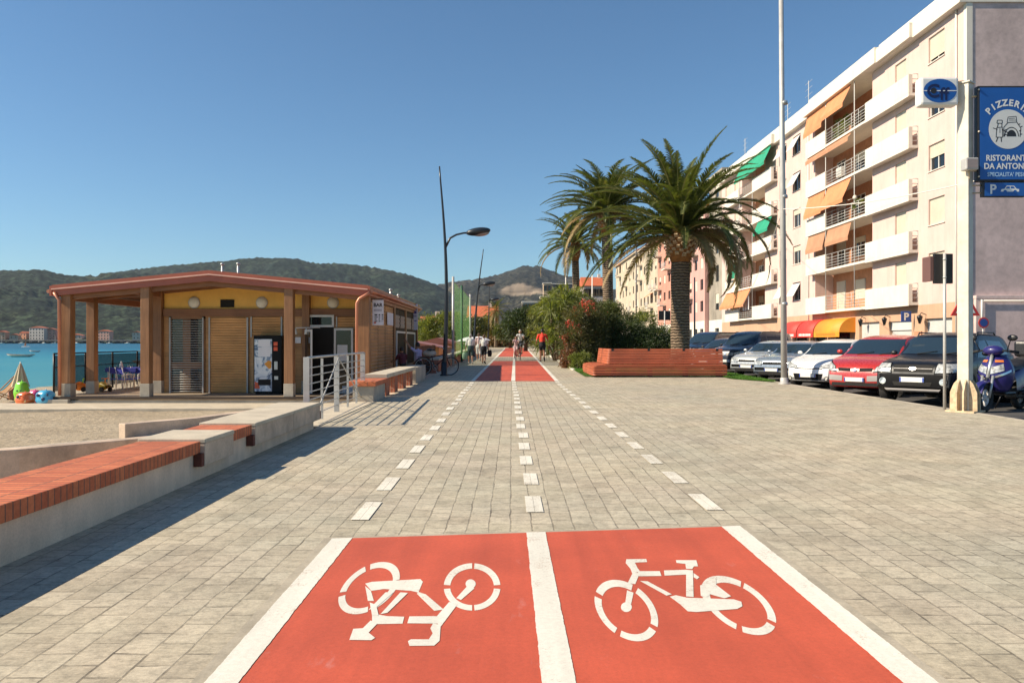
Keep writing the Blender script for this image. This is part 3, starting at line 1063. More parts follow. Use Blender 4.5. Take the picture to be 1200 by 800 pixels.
# facade: solid wall with boarded bays behind
mb = MB()
mb.box(-12.1, -4.75, FY + .06, FY + .2, FZ, 2.38)
mb.box(-12.16, -12.02, FY + .2, 38.3, FZ, 2.5)
mb.box(-12.1, -4.7, 38.2, 38.35, FZ, 2.5)
mb.obj('wall', m_slat, bar)
mb = MB(); mb.prism([(-11.85, 2.41), (-4.9, 2.41), (-4.9, roof_z(-4.9) - .02), (XM, roof_z(XM) - .02), (-11.85, roof_z(-11.85) - .02)], 'y', FY + .05, FY + .12); mb.obj('gable_panel', m_yel, bar)
mb = MB(); mb.box(-11.86, -4.85, FY - .05, FY + .058, 2.15, 2.41); mb.obj('beam', m_beam, bar, .008)
for u in (227, 306.5, 390):
    xx = ux(u, FY)
    mb = MB(); zz = vz(354.5, FY)
    mb.T = Matrix.Translation((xx, FY + .05, zz)) @ Matrix.Rotation(R(90), 4, 'X')
    mb.lathe([(.185, 0), (.19, .03), (.155, .07), (.08, .10), (.0, .11)], 24)
    lb = mb.obj('wall_lamp', m_lamp, bar)
    mb = MB(); mb.T = Matrix.Translation((xx, FY + .05, zz)) @ Matrix.Rotation(R(90), 4, 'X')
    mb.lathe([(.19, .0), (.205, .02), (.195, .045)], 24); mb.obj('lamp_ring', m_steelp, lb)
mb = MB(); mb.box(ux(258, FY), ux(274, FY), FY + .02, FY + .049, vz(360, FY), vz(351, FY)); mb.obj('vent', m_dark, bar)


def slats(mb, x0, x1, z0, z1, y, pitch=.085, th=.05):
    n = max(1, int((z1 - z0) / pitch))
    p = (z1 - z0) / n
    for i in range(n):
        z = z0 + i * p
        mb.add([(x0, y, z), (x1, y, z), (x1, y - .022, z + p * .80), (x0, y - .022, z + p * .80), (x1, y + .01, z + p), (x0, y + .01, z + p)],
               [(0, 1, 2, 3), (3, 2, 4, 5)])


# louvred glass door
xa, xb = ux(198, FY), ux(240, FY)
mb = MB(); mb.box(xa, xb, FY + .03, FY + .056, FZ + .03, 2.12); gd = mb.obj('glazed_door', m_glass, bar)
mb = MB()
for q in (xa, xb - .09): mb.box(q, q + .09, FY - .02, FY + .03, FZ, 2.15)
mb.box(xa, xb, FY - .02, FY + .03, 2.06, 2.15); mb.box((xa + xb) / 2 - .14, (xa + xb) / 2 + .12, FY + .005, FY + .029, FZ + .1, 2.05); mb.box(xa, xb, FY + .003, FY + .029, .38, .62)
mb.obj('door_frame', m_post, gd)
mb = MB()
for i in range(30):
    z = FZ + .06 + i * .082
    mb.tube([(xa + .06, FY - .035, z), (xb - .06, FY - .035, z)], .013, 5)
for q in (xa + .05, xb - .05): mb.box(q - .02, q + .02, FY - .055, FY - .02, FZ, 2.12)
mb.obj('roller_grille', m_steelp, gd)
for (u0, u1, v0, v1, nm) in ((245, 291, 372, 459, 'shutter'), (294, 331, 371, 395, 'shutter'), (394, 424, 371, 383, 'shutter')):
    a, b_ = ux(u0, FY), ux(u1, FY)
    mb = MB(); slats(mb, a + .04, b_ - .04, max(FZ, vz(v1, FY)), vz(v0, FY), FY - .0); s_ = mb.obj(nm, m_slat, bar)
    mb = MB()
    for q in (a, b_ - .045): mb.box(q, q + .045, FY - .05, FY + .055, FZ if v1 > 450 else vz(v1, FY), vz(v0, FY))
    mb.obj('shutter_rail', m_steelp, s_)
# entrance door with transom, side window
def framed(u0, u1, v0, v1, y, par, nm='window', fw=.07):
    a, b_, z1, z0 = ux(u0, y), ux(u1, y), vz(v0, y), max(FZ, vz(v1, y))
    mb = MB(); mb.box(a + fw, b_ - fw, y + .01, y + .03, z0 + fw, z1 - fw); g_ = mb.obj(nm, m_glass, par)
    mb = MB(); mb.box(a, a + fw, y - .03, y + .05, z0, z1); mb.box(b_ - fw, b_, y - .03, y + .05, z0, z1)
    mb.box(a + fw, b_ - fw, y - .03, y + .05, z1 - fw, z1); mb.box(a + fw, b_ - fw, y - .03, y + .05, z0, z0 + fw)
    mb.obj('frame', m_wframe, g_)
    return g_, a, b_, z0, z1


framed(355, 391.5, 369, 383.2, FY - .06, bar, 'transom')
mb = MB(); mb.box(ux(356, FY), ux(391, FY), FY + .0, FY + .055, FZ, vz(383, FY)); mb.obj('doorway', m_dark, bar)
dr_, a, b_, z0, z1 = framed(391.5, 414, 384.5, 465, FY - .06, bar, 'window')
mb = MB(); mb.box(ux(395, 26.9), ux(407, 26.9), FY - .075, FY - .066, vz(423, FY), vz(404, FY)); mb.obj('notice', m_paper, dr_)
mb = MB(); mb.box(ux(401, 26.9), ux(412, 26.9), FY - .074, FY - .065, vz(462, FY), vz(452, FY)); mb.obj('notice', m_paper, dr_)
# the opened glass door leaf
leaf = MB()
hx, hy = ux(358, FY), FY - .1
ang = R(-62)
leaf.T = Matrix.Translation((hx, hy, 0)) @ Matrix.Rotation(ang, 4, 'Z')
leaf.box(.06, .88, -.012, .012, FZ + .1, 1.62)
dl = leaf.obj('door_leaf', m_glass, bar)
leaf = MB(); leaf.T = Matrix.Translation((hx, hy, 0)) @ Matrix.Rotation(ang, 4, 'Z')
for q in (0, .88): leaf.box(q, q + .06, -.025, .025, FZ + .04, 1.70)
leaf.box(.06, .88, -.025, .025, 1.62, 1.70); leaf.box(.06, .88, -.025, .025, FZ + .04, FZ + .1)
leaf.obj('frame', m_wframe, dl)
mb = MB(); mb.box(ux(345, 26.8), ux(352.5, 26.8), 26.79, 26.81, vz(402, 26.8), vz(395, 26.8)); mb.obj('notice', m_paper, bar)
# two-arm wall lamp beside the entrance
mb = MB()
xq, zq = ux(346, 26.6), vz(384, 26.6)
mb.tube([(xq, 26.6, zq - .12), (xq + .02, 26.6, zq), (ux(375, 26.6), 26.6, zq + .01)], .018, 6)
mb.obj('lamp_arm', m_wframe, bar)
for u in (346, 359):
    mb = MB(); mb.T = Matrix.Translation((ux(u, 26.6), 26.6, zq - .02)); mb.lathe([(.025, 0), (.04, -.05), (.075, -.19), (.06, -.2)][::-1], 12); mb.obj('spot_lamp', m_wframe, bar)
# downpipe
mb = MB()
mb.tube([(XR + .10, 24.95, 2.84), (XR - .02, 24.93, 2.76), (XR - .22, 24.9, 2.64), (XR - .30, 24.9, 2.50), (XR - .31, 24.9, -.35)], .048, 10)
mb.obj('downpipe', m_copp, bar)
mb = MB()
mb.tube([(XL + .06, 24.95, 2.84), (XL + .20, 25.0, 2.6), (XL + .20, 25.02, -.4)], .05, 10); mb.obj('downpipe', m_copp, bar)
# right side wall of the bar (faces the path)
SX = XR - .02
m_sideg = M_plain('dull_side_glass', (.07, .055, .04), .6, spec=.04)  # brown and dulled to keep the green net's reflection out of the panes
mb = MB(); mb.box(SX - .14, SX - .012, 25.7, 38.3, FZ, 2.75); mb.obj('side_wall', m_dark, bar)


def yslats(mb, y0, y1, z0, z1, x, pitch=.11):
    n = max(1, int((z1 - z0) / pitch)); p = (z1 - z0) / n
    for i in range(n):
        z = z0 + i * p
        mb.add([(x, y0, z), (x, y1, z), (x + .022, y1, z + p * .8), (x + .022, y0, z + p * .8), (x - .01, y1, z + p), (x - .01, y0, z + p)], [(0, 1, 2, 3), (3, 2, 4, 5)])


for y0, y1 in ((25.72, 27.1), (27.16, 28.6), (28.66, 30.5)):
    mb = MB(); yslats(mb, y0, y1, FZ + .02, 2.6, SX); s_ = mb.obj('side_shutter', m_slaty, bar)
for yv in (30.75, 34.0, 38.1):
    mb = MB(); mb.box(SX - .06, SX + .06, yv - .14, yv + .14, FZ, 2.7); mb.obj('post', m_post, bar, .01)
mb = MB(); mb.box(SX - .05, SX + .05, 25.7, 38.4, 2.62, 2.84); mb.obj('beam', m_beamy, bar)
for y0, y1 in ((30.95, 32.3), (32.36, 33.8), (34.2, 36.0), (36.1, 37.9)):
    mb = MB(); mb.box(SX - .01, SX + .012, y0, y1, 1.75, 2.55); q = mb.obj('upper_window', m_sideg, bar)
    mb = MB(); yslats(mb, y0 + .1, y1 - .1, 1.85, 2.35, SX + .02, .16); mb.obj('louvre', M_plain('grey_louvre', (.38, .33, .27), .6), q)
mb = MB(); mb.box(SX - .01, SX + .012, 31.4, 37.2, FZ + .8, 1.62); sw = mb.obj('serving_window', m_sideg, bar)
mb = MB()
for y0, y1, z0, z1 in ((31.3, 31.44, FZ, 1.72), (37.1, 37.26, FZ, 1.72), (34.2, 34.34, FZ + .8, 1.64)):
    mb.box(SX + .012, SX + .05, y0, y1, z0, z1)
mb.box(SX + .012, SX + .05, 31.44, 37.1, 1.64, 1.72)
mb.obj('frame', m_wframe, sw)
mb = MB(); mb.box(SX, SX + .34, 31.4, 37.2, FZ + .72, FZ + .79); mb.obj('counter', m_slaty, bar)
# notices and hanging signs of the bar
mb = MB(); mb.box(SX + .045, SX + .056, 28.9, 30.3, vz(381, 29.6), vz(366.5, 29.6)); mb.obj('notice', m_paper, bar)
def bar_sign(u0, u1, v0, v1, y, label, rows):
    a, b_, z0, z1 = ux(u0, y), ux(u1, y), vz(v1, y), vz(v0, y)
    t = thing('hanging_sign', label, 'sign', (a, y, z0))
    W, Hh = b_ - a, z1 - z0
    mb = MB(); mb.box(0, W, -.02, .02, 0, Hh); mb.obj('sign_board', M_plain('sign_board_white', (.66, .63, .70), .5), t, .006)
    mb = MB(); mb.tube([(-.06, 0, Hh + .04), (W, 0, Hh + .04)], .014, 6); mb.tube([(.06, 0, Hh - .02), (.06, 0, Hh + .05)], .008, 5); mb.tube([(W - .06, 0, Hh - .02), (W - .06, 0, Hh + .05)], .008, 5)
    mb.obj('bracket', m_black, t)
    return t, W, Hh


m_ink = M_plain('black_ink', (.03, .028, .04), .6); m_greyink = M_plain('grey_ink', (.33, .31, .38), .6); m_redink = M_plain('red_ink', (.5, .08, .06), .6)
m_viol = M_plain('violet_ink', (.10, .085, .26), .6)
t, W_, H_ = bar_sign(436.5, 449.5, 351.5, 381, 25.7, 'white hanging sign lettered BAR at the near corner of the bar', 0)
mb = MB(); put_text(mb, 'BAR', (W_ / 2, -.024, H_ * .74), .155, 0, .006); mb.obj('lettering', m_ink, t)
rr_ = random.Random(5)
mb = MB()
for zr_, n_ in ((.55, 6),):
    for i in range(n_): mb.box(.05 + i * (W_ - .1) / n_, .05 + (i + .72) * (W_ - .1) / n_, -.0225, -.021, H_ * zr_, H_ * zr_ + .075)
mb.obj('faded_lettering', m_greyink, t)
mb = MB()
for zr_, c_ in ((.38, .045), (.30, .03), (.22, .03), (.14, .03)):
    for i, (p0, p1) in enumerate(((.07, .16), (.20, .25), (.30, .34))):
        if p1 * 1.0 < W_: mb.box(p0, p1 + rr_.uniform(-.02, .015), -.0225, -.021, H_ * zr_, H_ * zr_ + c_)
mb.obj('price_list', m_ink, t)
mb = MB(); mb.box(.05, .12, -.0228, -.021, H_ * .07, H_ * .07 + .05); mb.obj('red_mark', m_redink, t)
t, W_, H_ = bar_sign(480.5, 489.5, 356.5, 386.5, 36.9, 'lilac hanging sign with violet lines at the far corner of the bar', 0)
mb = MB()
for zr_, hh in ((.86, .09), (.76, .06), (.64, .12), (.52, .03), (.34, .04)):
    mb.box(.05, W_ - .05, -.0228, -.021, H_ * zr_, H_ * zr_ + hh)
mb.obj('lettering', m_viol, t)

# ------------------------------------------------------------------ vending machine
vx0, vx1, vy = ux(297, 26.3), ux(330, 26.3), 26.3
W_ = vx1 - vx0
Hv = vz(393, vy) - (FZ)
t = thing('vending_machine', 'black vending machine with colourful drinks panel on the porch of the bar', 'vending machine', (vx0, vy, FZ))
mb = MB(); mb.box(0, W_, 0, .68, .06, Hv); mb.box(.05, W_ - .05, .05, .62, .0, .06); mb.obj('cabinet', M_plain('black_enamel', (.004, .004, .005), .5, spec=.2), t, .012)


def M_adv():
    m, nt, b = newmat('drinks_picture')
    v = coords(nt, (3.2, 1, 3.2))
    vo = nt.nodes.new('ShaderNodeTexNoise'); vo.inputs['Scale'].default_value = 1.1; vo.inputs['Distortion'].default_value = 1.6
    nt.links.new(v, vo.inputs['Vector'])
    c = ramp(nt, [(.28, (.02, .05, .13)), (.42, (.25, .33, .45)), (.50, (.60, .66, .72)), (.62, (.74, .77, .80)), (.8, (.82, .84, .86))], vo.outputs['Fac'])
    nt.links.new(c.outputs[0], b.inputs['Base Color']); b.inputs['Roughness'].default_value = .15
    return m


pw = W_ * .66
mb = MB(); mb.box(.04, pw, -.014, -.001, .10, Hv - .12); pn = mb.obj('picture_panel', M_adv(), t)
mb = MB(); mb.box(.16, pw - .05, -.022, -.0145, Hv * .64, Hv * .80); mb.box(.16, pw - .05, -.022, -.0145, Hv * .81, Hv * .93); mb.obj('paper_notice', m_paper, pn)
mb = MB(); mb.box(.16, pw - .04, -.024, -.0145, Hv * .155, Hv * .255); mb.obj('delivery_flap', m_dark, pn, .004)
mb = MB(); mb.prism([(.36, Hv * .52), (.50, Hv * .575), (pw - .02, Hv * .56), (pw - .02, Hv * .45), (.52, Hv * .43)], 'y', -.02, -.0145); mb.obj('orange_cup', M_plain('orange_print', (.75, .30, .03), .3), pn)
mb = MB(); mb.prism([(.05, Hv * .10), (.22, Hv * .10), (.18, Hv * .19), (.05, Hv * .22)], 'y', -.019, -.0145); mb.obj('red_cup', M_plain('red_print', (.70, .09, .03), .3), pn)
for k in range(2):
    mb = MB(); mb.box(W_ * .72, W_ * .86, -.016, -.001, Hv * (.74 + k * .085), Hv * (.74 + k * .085 + .065)); mb.obj('red_button', M_plain('button_red', (.75, .10, .03), .3), t, .004)
mb = MB(); mb.box(W_ * .74, W_ * .86, -.016, -.001, Hv * .42, Hv * .56); mb.obj('coin_plate', m_steel, t, .004)
mb = MB(); mb.box(W_ * .74, W_ * .88, -.012, -.001, Hv * .25, Hv * .31); mb.obj('coin_return', m_steel, t, .004)

# terrace fence behind the porch
m_navy, nt, b = newmat('navy_mesh_panel')
b.inputs['Base Color'].default_value = (.018, .05, .11, 1); b.inputs['Roughness'].default_value = .7; b.inputs['Specular IOR Level'].default_value = .1
tr_ = nt.nodes.new('ShaderNodeBsdfTransparent'); mx_ = nt.nodes.new('ShaderNodeMixShader'); mx_.inputs[0].default_value = .62
nt.links.new(tr_.outputs[0], mx_.inputs[1]); nt.links.new(b.outputs[0], mx_.inputs[2]); nt.links.new(mx_.outputs[0], nt.nodes['Material Output'].inputs['Surface'])
t = thing('terrace_fence', 'dark metal fence with mesh panels along the seaward porch of the bar', 'fence', (0, 0, 0))
fx0, fx1, fyy = -14.75, -12.1, 32.2
ptsf = [(-15.0, 26.6)] + [(-15.0 + 0 * i, 26.6 + 2.0 * i) for i in range(1, 4)]
ptsf = [(-14.95, 25.9), (-15.05, 28.0), (-15.2, 30.2), (-15.3, 32.4), (-14.1, 32.4), (-12.9, 32.4), (-12.15, 32.4)]
for i, (a_, b2) in enumerate(zip(ptsf, ptsf[1:])):
    a3, b3 = Vector((*a_, 0)), Vector((*b2, 0))
    mb = MB(); mb.tube([a3 + Vector((0, 0, FZ)), a3 + Vector((0, 0, .92))], .035, 6); mb.obj('fence_post', m_black, t)
    mb = MB(); mb.tube([a3 + Vector((0, 0, .90)), b3 + Vector((0, 0, .90))], .03, 6); mb.tube([a3 + Vector((0, 0, .45)), b3 + Vector((0, 0, .45))], .018, 6); mb.obj('fence_rail', m_black, t)
    dq = (b3 - a3).normalized(); nq = Vector((-dq.y, dq.x, 0)) * .008
    mb = MB(); aa, bb = a3 + dq * .04, b3 - dq * .04
    vs4 = []
    for z in (FZ + .12, .84):
        for p in (aa - nq, bb - nq, bb + nq, aa + nq): vs4.append((p.x, p.y, z))
    mb.add(vs4, [(0, 3, 2, 1), (4, 5, 6, 7), (0, 1, 5, 4), (1, 2, 6, 5), (2, 3, 7, 6), (3, 0, 4, 7)])
    mb.obj('mesh_panel', m_navy, t)

# blue terrace chairs
m_bluef = M_plain('blue_fabric', (.05, .06, .36), .6)
def chair(loc, rz, label):
    t = thing('terrace_chair', label, 'chair', loc, rz, 'blue chairs on the bar porch')
    mb = MB(); mb.box(-.22, .22, -.22, .2, .43, .46); mb.obj('seat', m_bluef, t, .008)
    mb = MB(); mb.grid(lambda a, b: (-.22 + .44 * a, .2 + .06 * b + .03 * math.sin(PI * a), .66 + .22 * b), 4, 4); mb.obj('backrest', m_bluef, t)
    for sx in (-1, 1):
        mb = MB(); mb.tube([(sx * .24, -.24, 0), (sx * .24, -.20, .62), (sx * .24, -.12, .66), (sx * .24, .2, .66)], .014, 6); mb.obj('front_leg', m_wframe, t)
        mb = MB(); mb.tube([(sx * .24, .28, 0), (sx * .24, .19, .45), (sx * .24, .31, .96)], .014, 6); mb.obj('rear_leg', m_wframe, t)
    return t


c0 = chair((ux(136, 29), 29, FZ), .5, 'first blue chair right of the orange toy on the bar porch'); c0.scale = (.86,) * 3
for u0_, u1_, d_, lb_ in ((129, 164, 29.7, 'long blue topped table on the bar porch between the toys and the middle post'), (171.5, 189, 29.2, 'blue topped table partly hidden by the two middle porch posts')):
    xa_, xb_ = ux(u0_, d_), ux(u1_, d_)
    t = thing('porch_table', lb_, 'table', ((xa_ + xb_) / 2, d_, FZ), 0, 'blue tables on the bar porch')
    hw_ = (xb_ - xa_) / 2
    mb = MB(); mb.box(-hw_, hw_, -.35, .35, .74, .775); mb.obj('tabletop', m_bluef, t, .006)
    mb = MB(); mb.box(-hw_ - .004, hw_ + .004, -.356, -.352, .62, .772); mb.obj('cloth_edge', m_bluef, t)
    for sx in (-1, 1):
        for sy in (-1, 1):
            mb = MB(); mb.tube([(sx * (hw_ - .08), sy * .28, 0), (sx * (hw_ - .08), sy * .28, .739)], .022, 6); mb.obj('leg', m_wframe, t)
t = thing('table_napkin', 'white folded napkin cone standing on the long blue table', 'napkin', (ux(142, 29.6), 29.6, FZ + .776))
mb = MB(); mb.lathe([(.075, 0), (.06, .10), (.03, .19), (.004, .24)], 10); mb.obj('folded_cloth', m_paper, t)
mb = MB(); mb.lathe([(.085, -.0), (.09, .01), (.07, .014)], 14); mb.obj('plate', m_paper, t)
for u, d, rz, lb in ((141, 30.6, .2, 'blue chair behind the first one near the terrace fence'), (152, 31.0, -.2, 'blue chair standing against the terrace fence rail'), (147, 28.6, 2.6, 'second blue chair from the orange toy on the bar porch'), (157, 29.2, .1, 'blue chair just left of the second porch post'),
                     (177, 28.4, -.6, 'blue chair between the two middle porch posts'), (166, 30.4, 3.0, 'blue chair hidden behind the second porch post')):
    dup(c0, (ux(u, d), d, FZ), rz, lb, .86)
# ride-on toys on the porch
def toy(loc, rz, label, ca, cb):
    t = thing('ride_on_toy', label, 'toy', loc, rz)
    mb = MB(); mb.grid(lambda a, b: (.42 * (a - .5) * 2, .16 * math.cos(2 * PI * b) * (1 - .5 * abs(a - .5)), .2 + (.11 + .06 * math.cos(3 * a * PI)) * math.sin(2 * PI * b) * (1 - .25 * abs(a - .5))), 12, 14); mb.obj('body', ca, t)
    mb = MB(); mb.tube([(.22, 0, .25), (.26, 0, .46)], .02, 6); mb.tube([(.26, -.14, .46), (.26, .14, .46)], .018, 6); mb.obj('handlebar', cb, t)
    for sx in (-.28, .28):
        for sy in (-.16, .16):
            mb = MB(); mb.tube([(sx, sy - .03, .09), (sx, sy + .03, .09)], .09, 14); mb.obj('wheel', m_rub, t)
    return t


m_or = M_plain('orange_plastic', (.90, .24, .02), .3); m_yl = M_plain('yellow_plastic', (.8, .52, .04), .3); m_rd = M_plain('red_plastic', (.62, .045, .03), .3); m_gn = M_plain('lime_plastic', (.30, .68, .03), .35)
toy((ux(88, 27.5), 27.5, FZ), .4, 'orange and red ride-on toy between the two left porch posts', m_or, m_gn)
toy((ux(118, 27.8), 27.8, FZ), -.5, 'orange and yellow ride-on toy right of the second left porch post', m_yl, m_or)
# ------------------------------------------------------------------ street lamps along the path
m_lampm = M_plain('dark_blue_grey_paint', (.016, .020, .026), .35)
m_lens = M_plain('lamp_lens', (.30, .24, .22), .2)


def lamp(u, v, d, top, arm_v, head, label, lean):
    """tall bowed mast with a short arm; all measures in metres from the base"""
    base = (ux(u, d), d, gz(d))
    t = thing('street_lamp', label, 'street lamp', base, 0, 'bowed street lamps along the path')
    h = vz(top[1], d) - gz(d); tx = (top[0] - u) * d / F
    mid = lean
    pts = []
    for i in range(15):
        s = i / 14
        x = tx * s + mid * math.sin(PI * min(1, s * 1.02))
        pts.append((x, 0, h * s))
    mb = MB(); mb.tube(pts, [.095 - .068 * (i / 14) for i in range(15)], 10); mb.lathe([(.16, 0), (.16, .03), (.11, .06), (.105, .5)], 14)
    mb.obj('mast', m_lampm, t)
    za = vz(arm_v, d) - gz(d); s = za / h
    x0 = tx * s + mid * math.sin(PI * s)
    hx, hz = (head[0] - u) * d / F, vz(head[1], d) - gz(d)
    mb = MB(); mb.tube([(x0, 0, za - .25), (lerp(x0, hx, .2), 0, lerp(za, hz, .40)), (lerp(x0, hx, .45), 0, lerp(za, hz, .80)), (lerp(x0, hx, .75), 0, hz - .0), (hx, 0, hz)], [.045, .04, .036, .034, .034], 8)
    mb.obj('arm', m_lampm, t)
    mb = MB(); mb.T = Matrix.Translation((hx + .30, 0, hz + .02)) @ Matrix.Rotation(R(-7), 4, 'Y')
    mb.ell((0, 0, 0.03), (.46, .21, .15), 18, 0, 10)
    hd = mb.obj('lamp_head', m_lampm, t)
    mb = MB(); mb.T = Matrix.Translation((hx + .30, 0, hz + .02)) @ Matrix.Rotation(R(-7), 4, 'Y')
    mb.ell((.10, 0, -.055), (.30, .15, .10), 16, 0, 8); mb.obj('lens', m_lens, hd)
    return t


lamp(520.5, 437, 29.2, (515, 195), 283, (551, 273), 'nearest bowed dark street lamp beside the parked bicycle', .16)
lamp(555, 418, 55, (566.5, 292), 336, (568, 333), 'second bowed dark street lamp leaning right beyond the green net', -.12)
lamp(571.5, 412, 82, (573.5, 330), 352, (577, 351), 'farthest and thinnest dark street lamp by the red roofs', .03)

# ------------------------------------------------------------------ tall slim poles on the right
def pole(u, v, d, h, r0, r1, label, name='lighting_pole', m=m_steelp, cat='pole', tilt=0):
    t = thing(name, label, cat, (ux(u, d), d, gz(d)))
    mb = MB(); mb.tube([(0, 0, 0), (tilt * h * .5, 0, h * .5), (tilt * h, 0, h)], [r0, (r0 + r1) / 2, r1], 14); mb.obj('shaft', m, t)
    mb = MB(); mb.lathe([(r0 * 1.9, 0), (r0 * 1.9, .025), (r0 * 1.25, .03), (r0 * 1.25, .18), (r0 * 1.02, .2)], 14); mb.obj('base_collar', m, t)
    if h > 8:
        mb = MB()
        for z in (h * .18, h * .42, h * .63):
            mb.lathe([(r0 * 1.08, z - .05), (r0 * 1.12, z), (r0 * 1.0, z + .05)], 14)
        mb.obj('band_clamp', m_steel, t)
    return t


pole(919, 450, 24.2, 13.6, .095, .065, 'tall slim grey pole standing at the kerb in front of the white car', tilt=-.008)
for u, d, vt, lb in ((745.5, 60, 280, 'thin dark pole between the second palm and the cream building'), (814, 46, 325, 'thin grey pole just right of the near palm trunk')):
    pole(u, 410, d, vz(vt, d) - gz(d), .06, .04, lb, m=M_plain('thin_pole_grey', (.16, .15, .15), .5))
for u, d, vt, lb in ((663, 90, 315, 'thin white mast left of the third palm trunk'), (694, 80, 322, 'thin white mast right of the third palm trunk')):
    pole(u, 410, d, vz(vt, d) - gz(d), .07, .05, lb, m=m_whitep)
# backs of two road signs beyond the palm
for u, d, v0, v1, wd, lb in ((779, 42, 364, 375, .62, 'dark back of a square road sign beside the near palm trunk'), (754, 48, 365, 377, .52, 'dark back of a narrow road sign left of the near palm')):
    t = thing('road_sign', lb, 'road sign', (ux(u, d), d, gz(d)))
    hh = vz(v0, d) - gz(d)
    mb = MB(); mb.tube([(0, 0, 0), (0, 0, hh)], .035, 8); mb.obj('post', m_steelp, t)
    mb = MB(); mb.box(-wd / 2, wd / 2, .04, .07, vz(v1, d) - gz(d), hh); mb.obj('sign_plate', m_black, t, .01)

# ------------------------------------------------------------------ green ball net
def M_net():
    m, nt, b = newmat('green_net')
    b.inputs['Base Color'].default_value = (.14, .28, .11, 1); b.inputs['Roughness'].default_value = .8; b.inputs['Specular IOR Level'].default_value = .05
    v = coords(nt)
    tl = nt.nodes.new('ShaderNodeBsdfTranslucent'); tl.inputs['Color'].default_value = (.16, .33, .12, 1)
    m2 = nt.nodes.new('ShaderNodeMixShader'); m2.inputs[0].default_value = .5; nt.links.new(b.outputs[0], m2.inputs[1]); nt.links.new(tl.outputs[0], m2.inputs[2])
    a = ramp(nt, [(.35, .36), (.65, .54)], noisef(nt, v, 1.2, 3))
    tr = nt.nodes.new('ShaderNodeBsdfTransparent'); mx = nt.nodes.new('ShaderNodeMixShader')
    nt.links.new(a.outputs[0], mx.inputs[0]); nt.links.new(tr.outputs[0], mx.inputs[1]); nt.links.new(m2.outputs[0], mx.inputs[2])
    nt.links.new(mx.outputs[0], nt.nodes['Material Output'].inputs['Surface'])
    return m


t = thing('ball_net', 'tall green net between pale posts beside the brick wall', 'net', (0, 0, 0))
np_ = [(ux(531, 38), 38), (ux(541, 44), 44), (ux(551, 52), 52)]
mb = MB()
for a_, b_ in zip(np_, np_[1:]):
    for i in range(6):
        for_ = [lerp(a_[0], b_[0], i / 6), lerp(a_[1], b_[1], i / 6), lerp(a_[0], b_[0], (i + 1) / 6), lerp(a_[1], b_[1], (i + 1) / 6)]
        w0, w1 = .05 * math.sin(i * 1.1), .05 * math.sin((i + 1) * 1.1)
        mb.add([(for_[0] + w0, for_[1], .5), (for_[2] + w1, for_[3], .5), (for_[2] + w1, for_[3], 4.15), (for_[0] + w0, for_[1], 4.15)], [(0, 1, 2, 3)], 0, True)
mb.obj('net', M_net(), t)
for k, (x, y) in enumerate(np_):
    mb = MB(); mb.tube([(x, y, -.1), (x, y, 4.4)], .06, 8); mb.obj('net_post', m_steelp if k != 1 else M_plain('green_post', (.02, .10, .05), .5), t)
mb = MB(); mb.tube([(x, y, 4.18) for x, y in np_], .012, 5); mb.obj('head_cable', m_steel, t)

# ------------------------------------------------------------------ planting bed and ring bench
m_bed = M_concrete('bed_soil', (.07, .13, .025), .45, 1.5, .6)
bedx = lambda y: 2.60 + .0035 * (y - 28)
mb = MB()
ys = [28.3, 32, 38, 46, 56, 70, 92]
band(mb, bedx, lambda y: 8.33, ys, .012)
mb.add([(7.45, 26.9, .012 + gz(26.9)), (8.33, 25.0, .012 + gz(25)), (8.33, 28.3, .012 + gz(28.3)), (7.45, 28.3, .012 + gz(28.3))], [(0, 1, 2, 3)])
struct(mb.obj('lawn', m_bed, fix=False))
mb = MB()
for y0, y1 in zip(ys[1:], ys[2:]):
    pass
ys2 = [33.5, 38, 46, 56, 70, 92]
for y0, y1 in zip(ys2, ys2[1:]):
    mb.add([(bedx(y) + dx, y, gz(y) + z) for y in (y0, y1) for dx, z in ((-.06, 0), (-.06, .06), (.06, .06), (.06, 0))],
           [(0, 1, 5, 4), (1, 2, 6, 5), (2, 3, 7, 6)] + ([(3, 2, 1, 0)] if y0 == ys2[0] else []))
struct(mb.obj('kerb', m_white2, fix=False))
# grass blades
m_grass = M_leaf('grass_blade', (.06, .15, .014), (.11, .25, .03), (.18, .24, .05), .9, .4, .55, 6)
rs = np.random.RandomState(4)
gp = []
for (x0, x1, y0, y1, n) in ((2.62, 8.3, 28.4, 34.0, 9000), (7.45, 8.32, 25.0, 30.5, 9500), (2.62, 3.4, 31, 38, 3500)):
    p = np.stack([rs.uniform(x0, x1, n), rs.uniform(y0, y1, n), np.zeros(n)], 1)
    p[:, 2] = .010 + np.maximum(0, p[:, 1] - 24) * .008
    if x0 > 7: p = p[(p[:, 1] > 26.95 - (p[:, 0] - 7.45) * 2.2)]
    gp.append(p)
gp = np.concatenate(gp)
mb = MB()
leaf_cards(gp, np.stack([rs.normal(size=len(gp)) * .45, rs.normal(size=len(gp)) * .45, np.ones(len(gp))], 1), .085, .014, rs, .2, mb)
struct(mb.obj('grass', m_grass, fix=False), 'stuff')

m_bench = M_wood('red_stained_planks', (.42, .105, .042), 0, .5, .35)
m_benchy = M_wood('red_stained_side_planks', (.46, .12, .05), 1, .5, .35)
X0, X1, Y0, Y1 = 3.42, 7.58, 28.55, 31.6
t = thing('ring_bench', 'wide red wooden slatted bench built round the near palm bed', 'bench', (0, 0, .036))


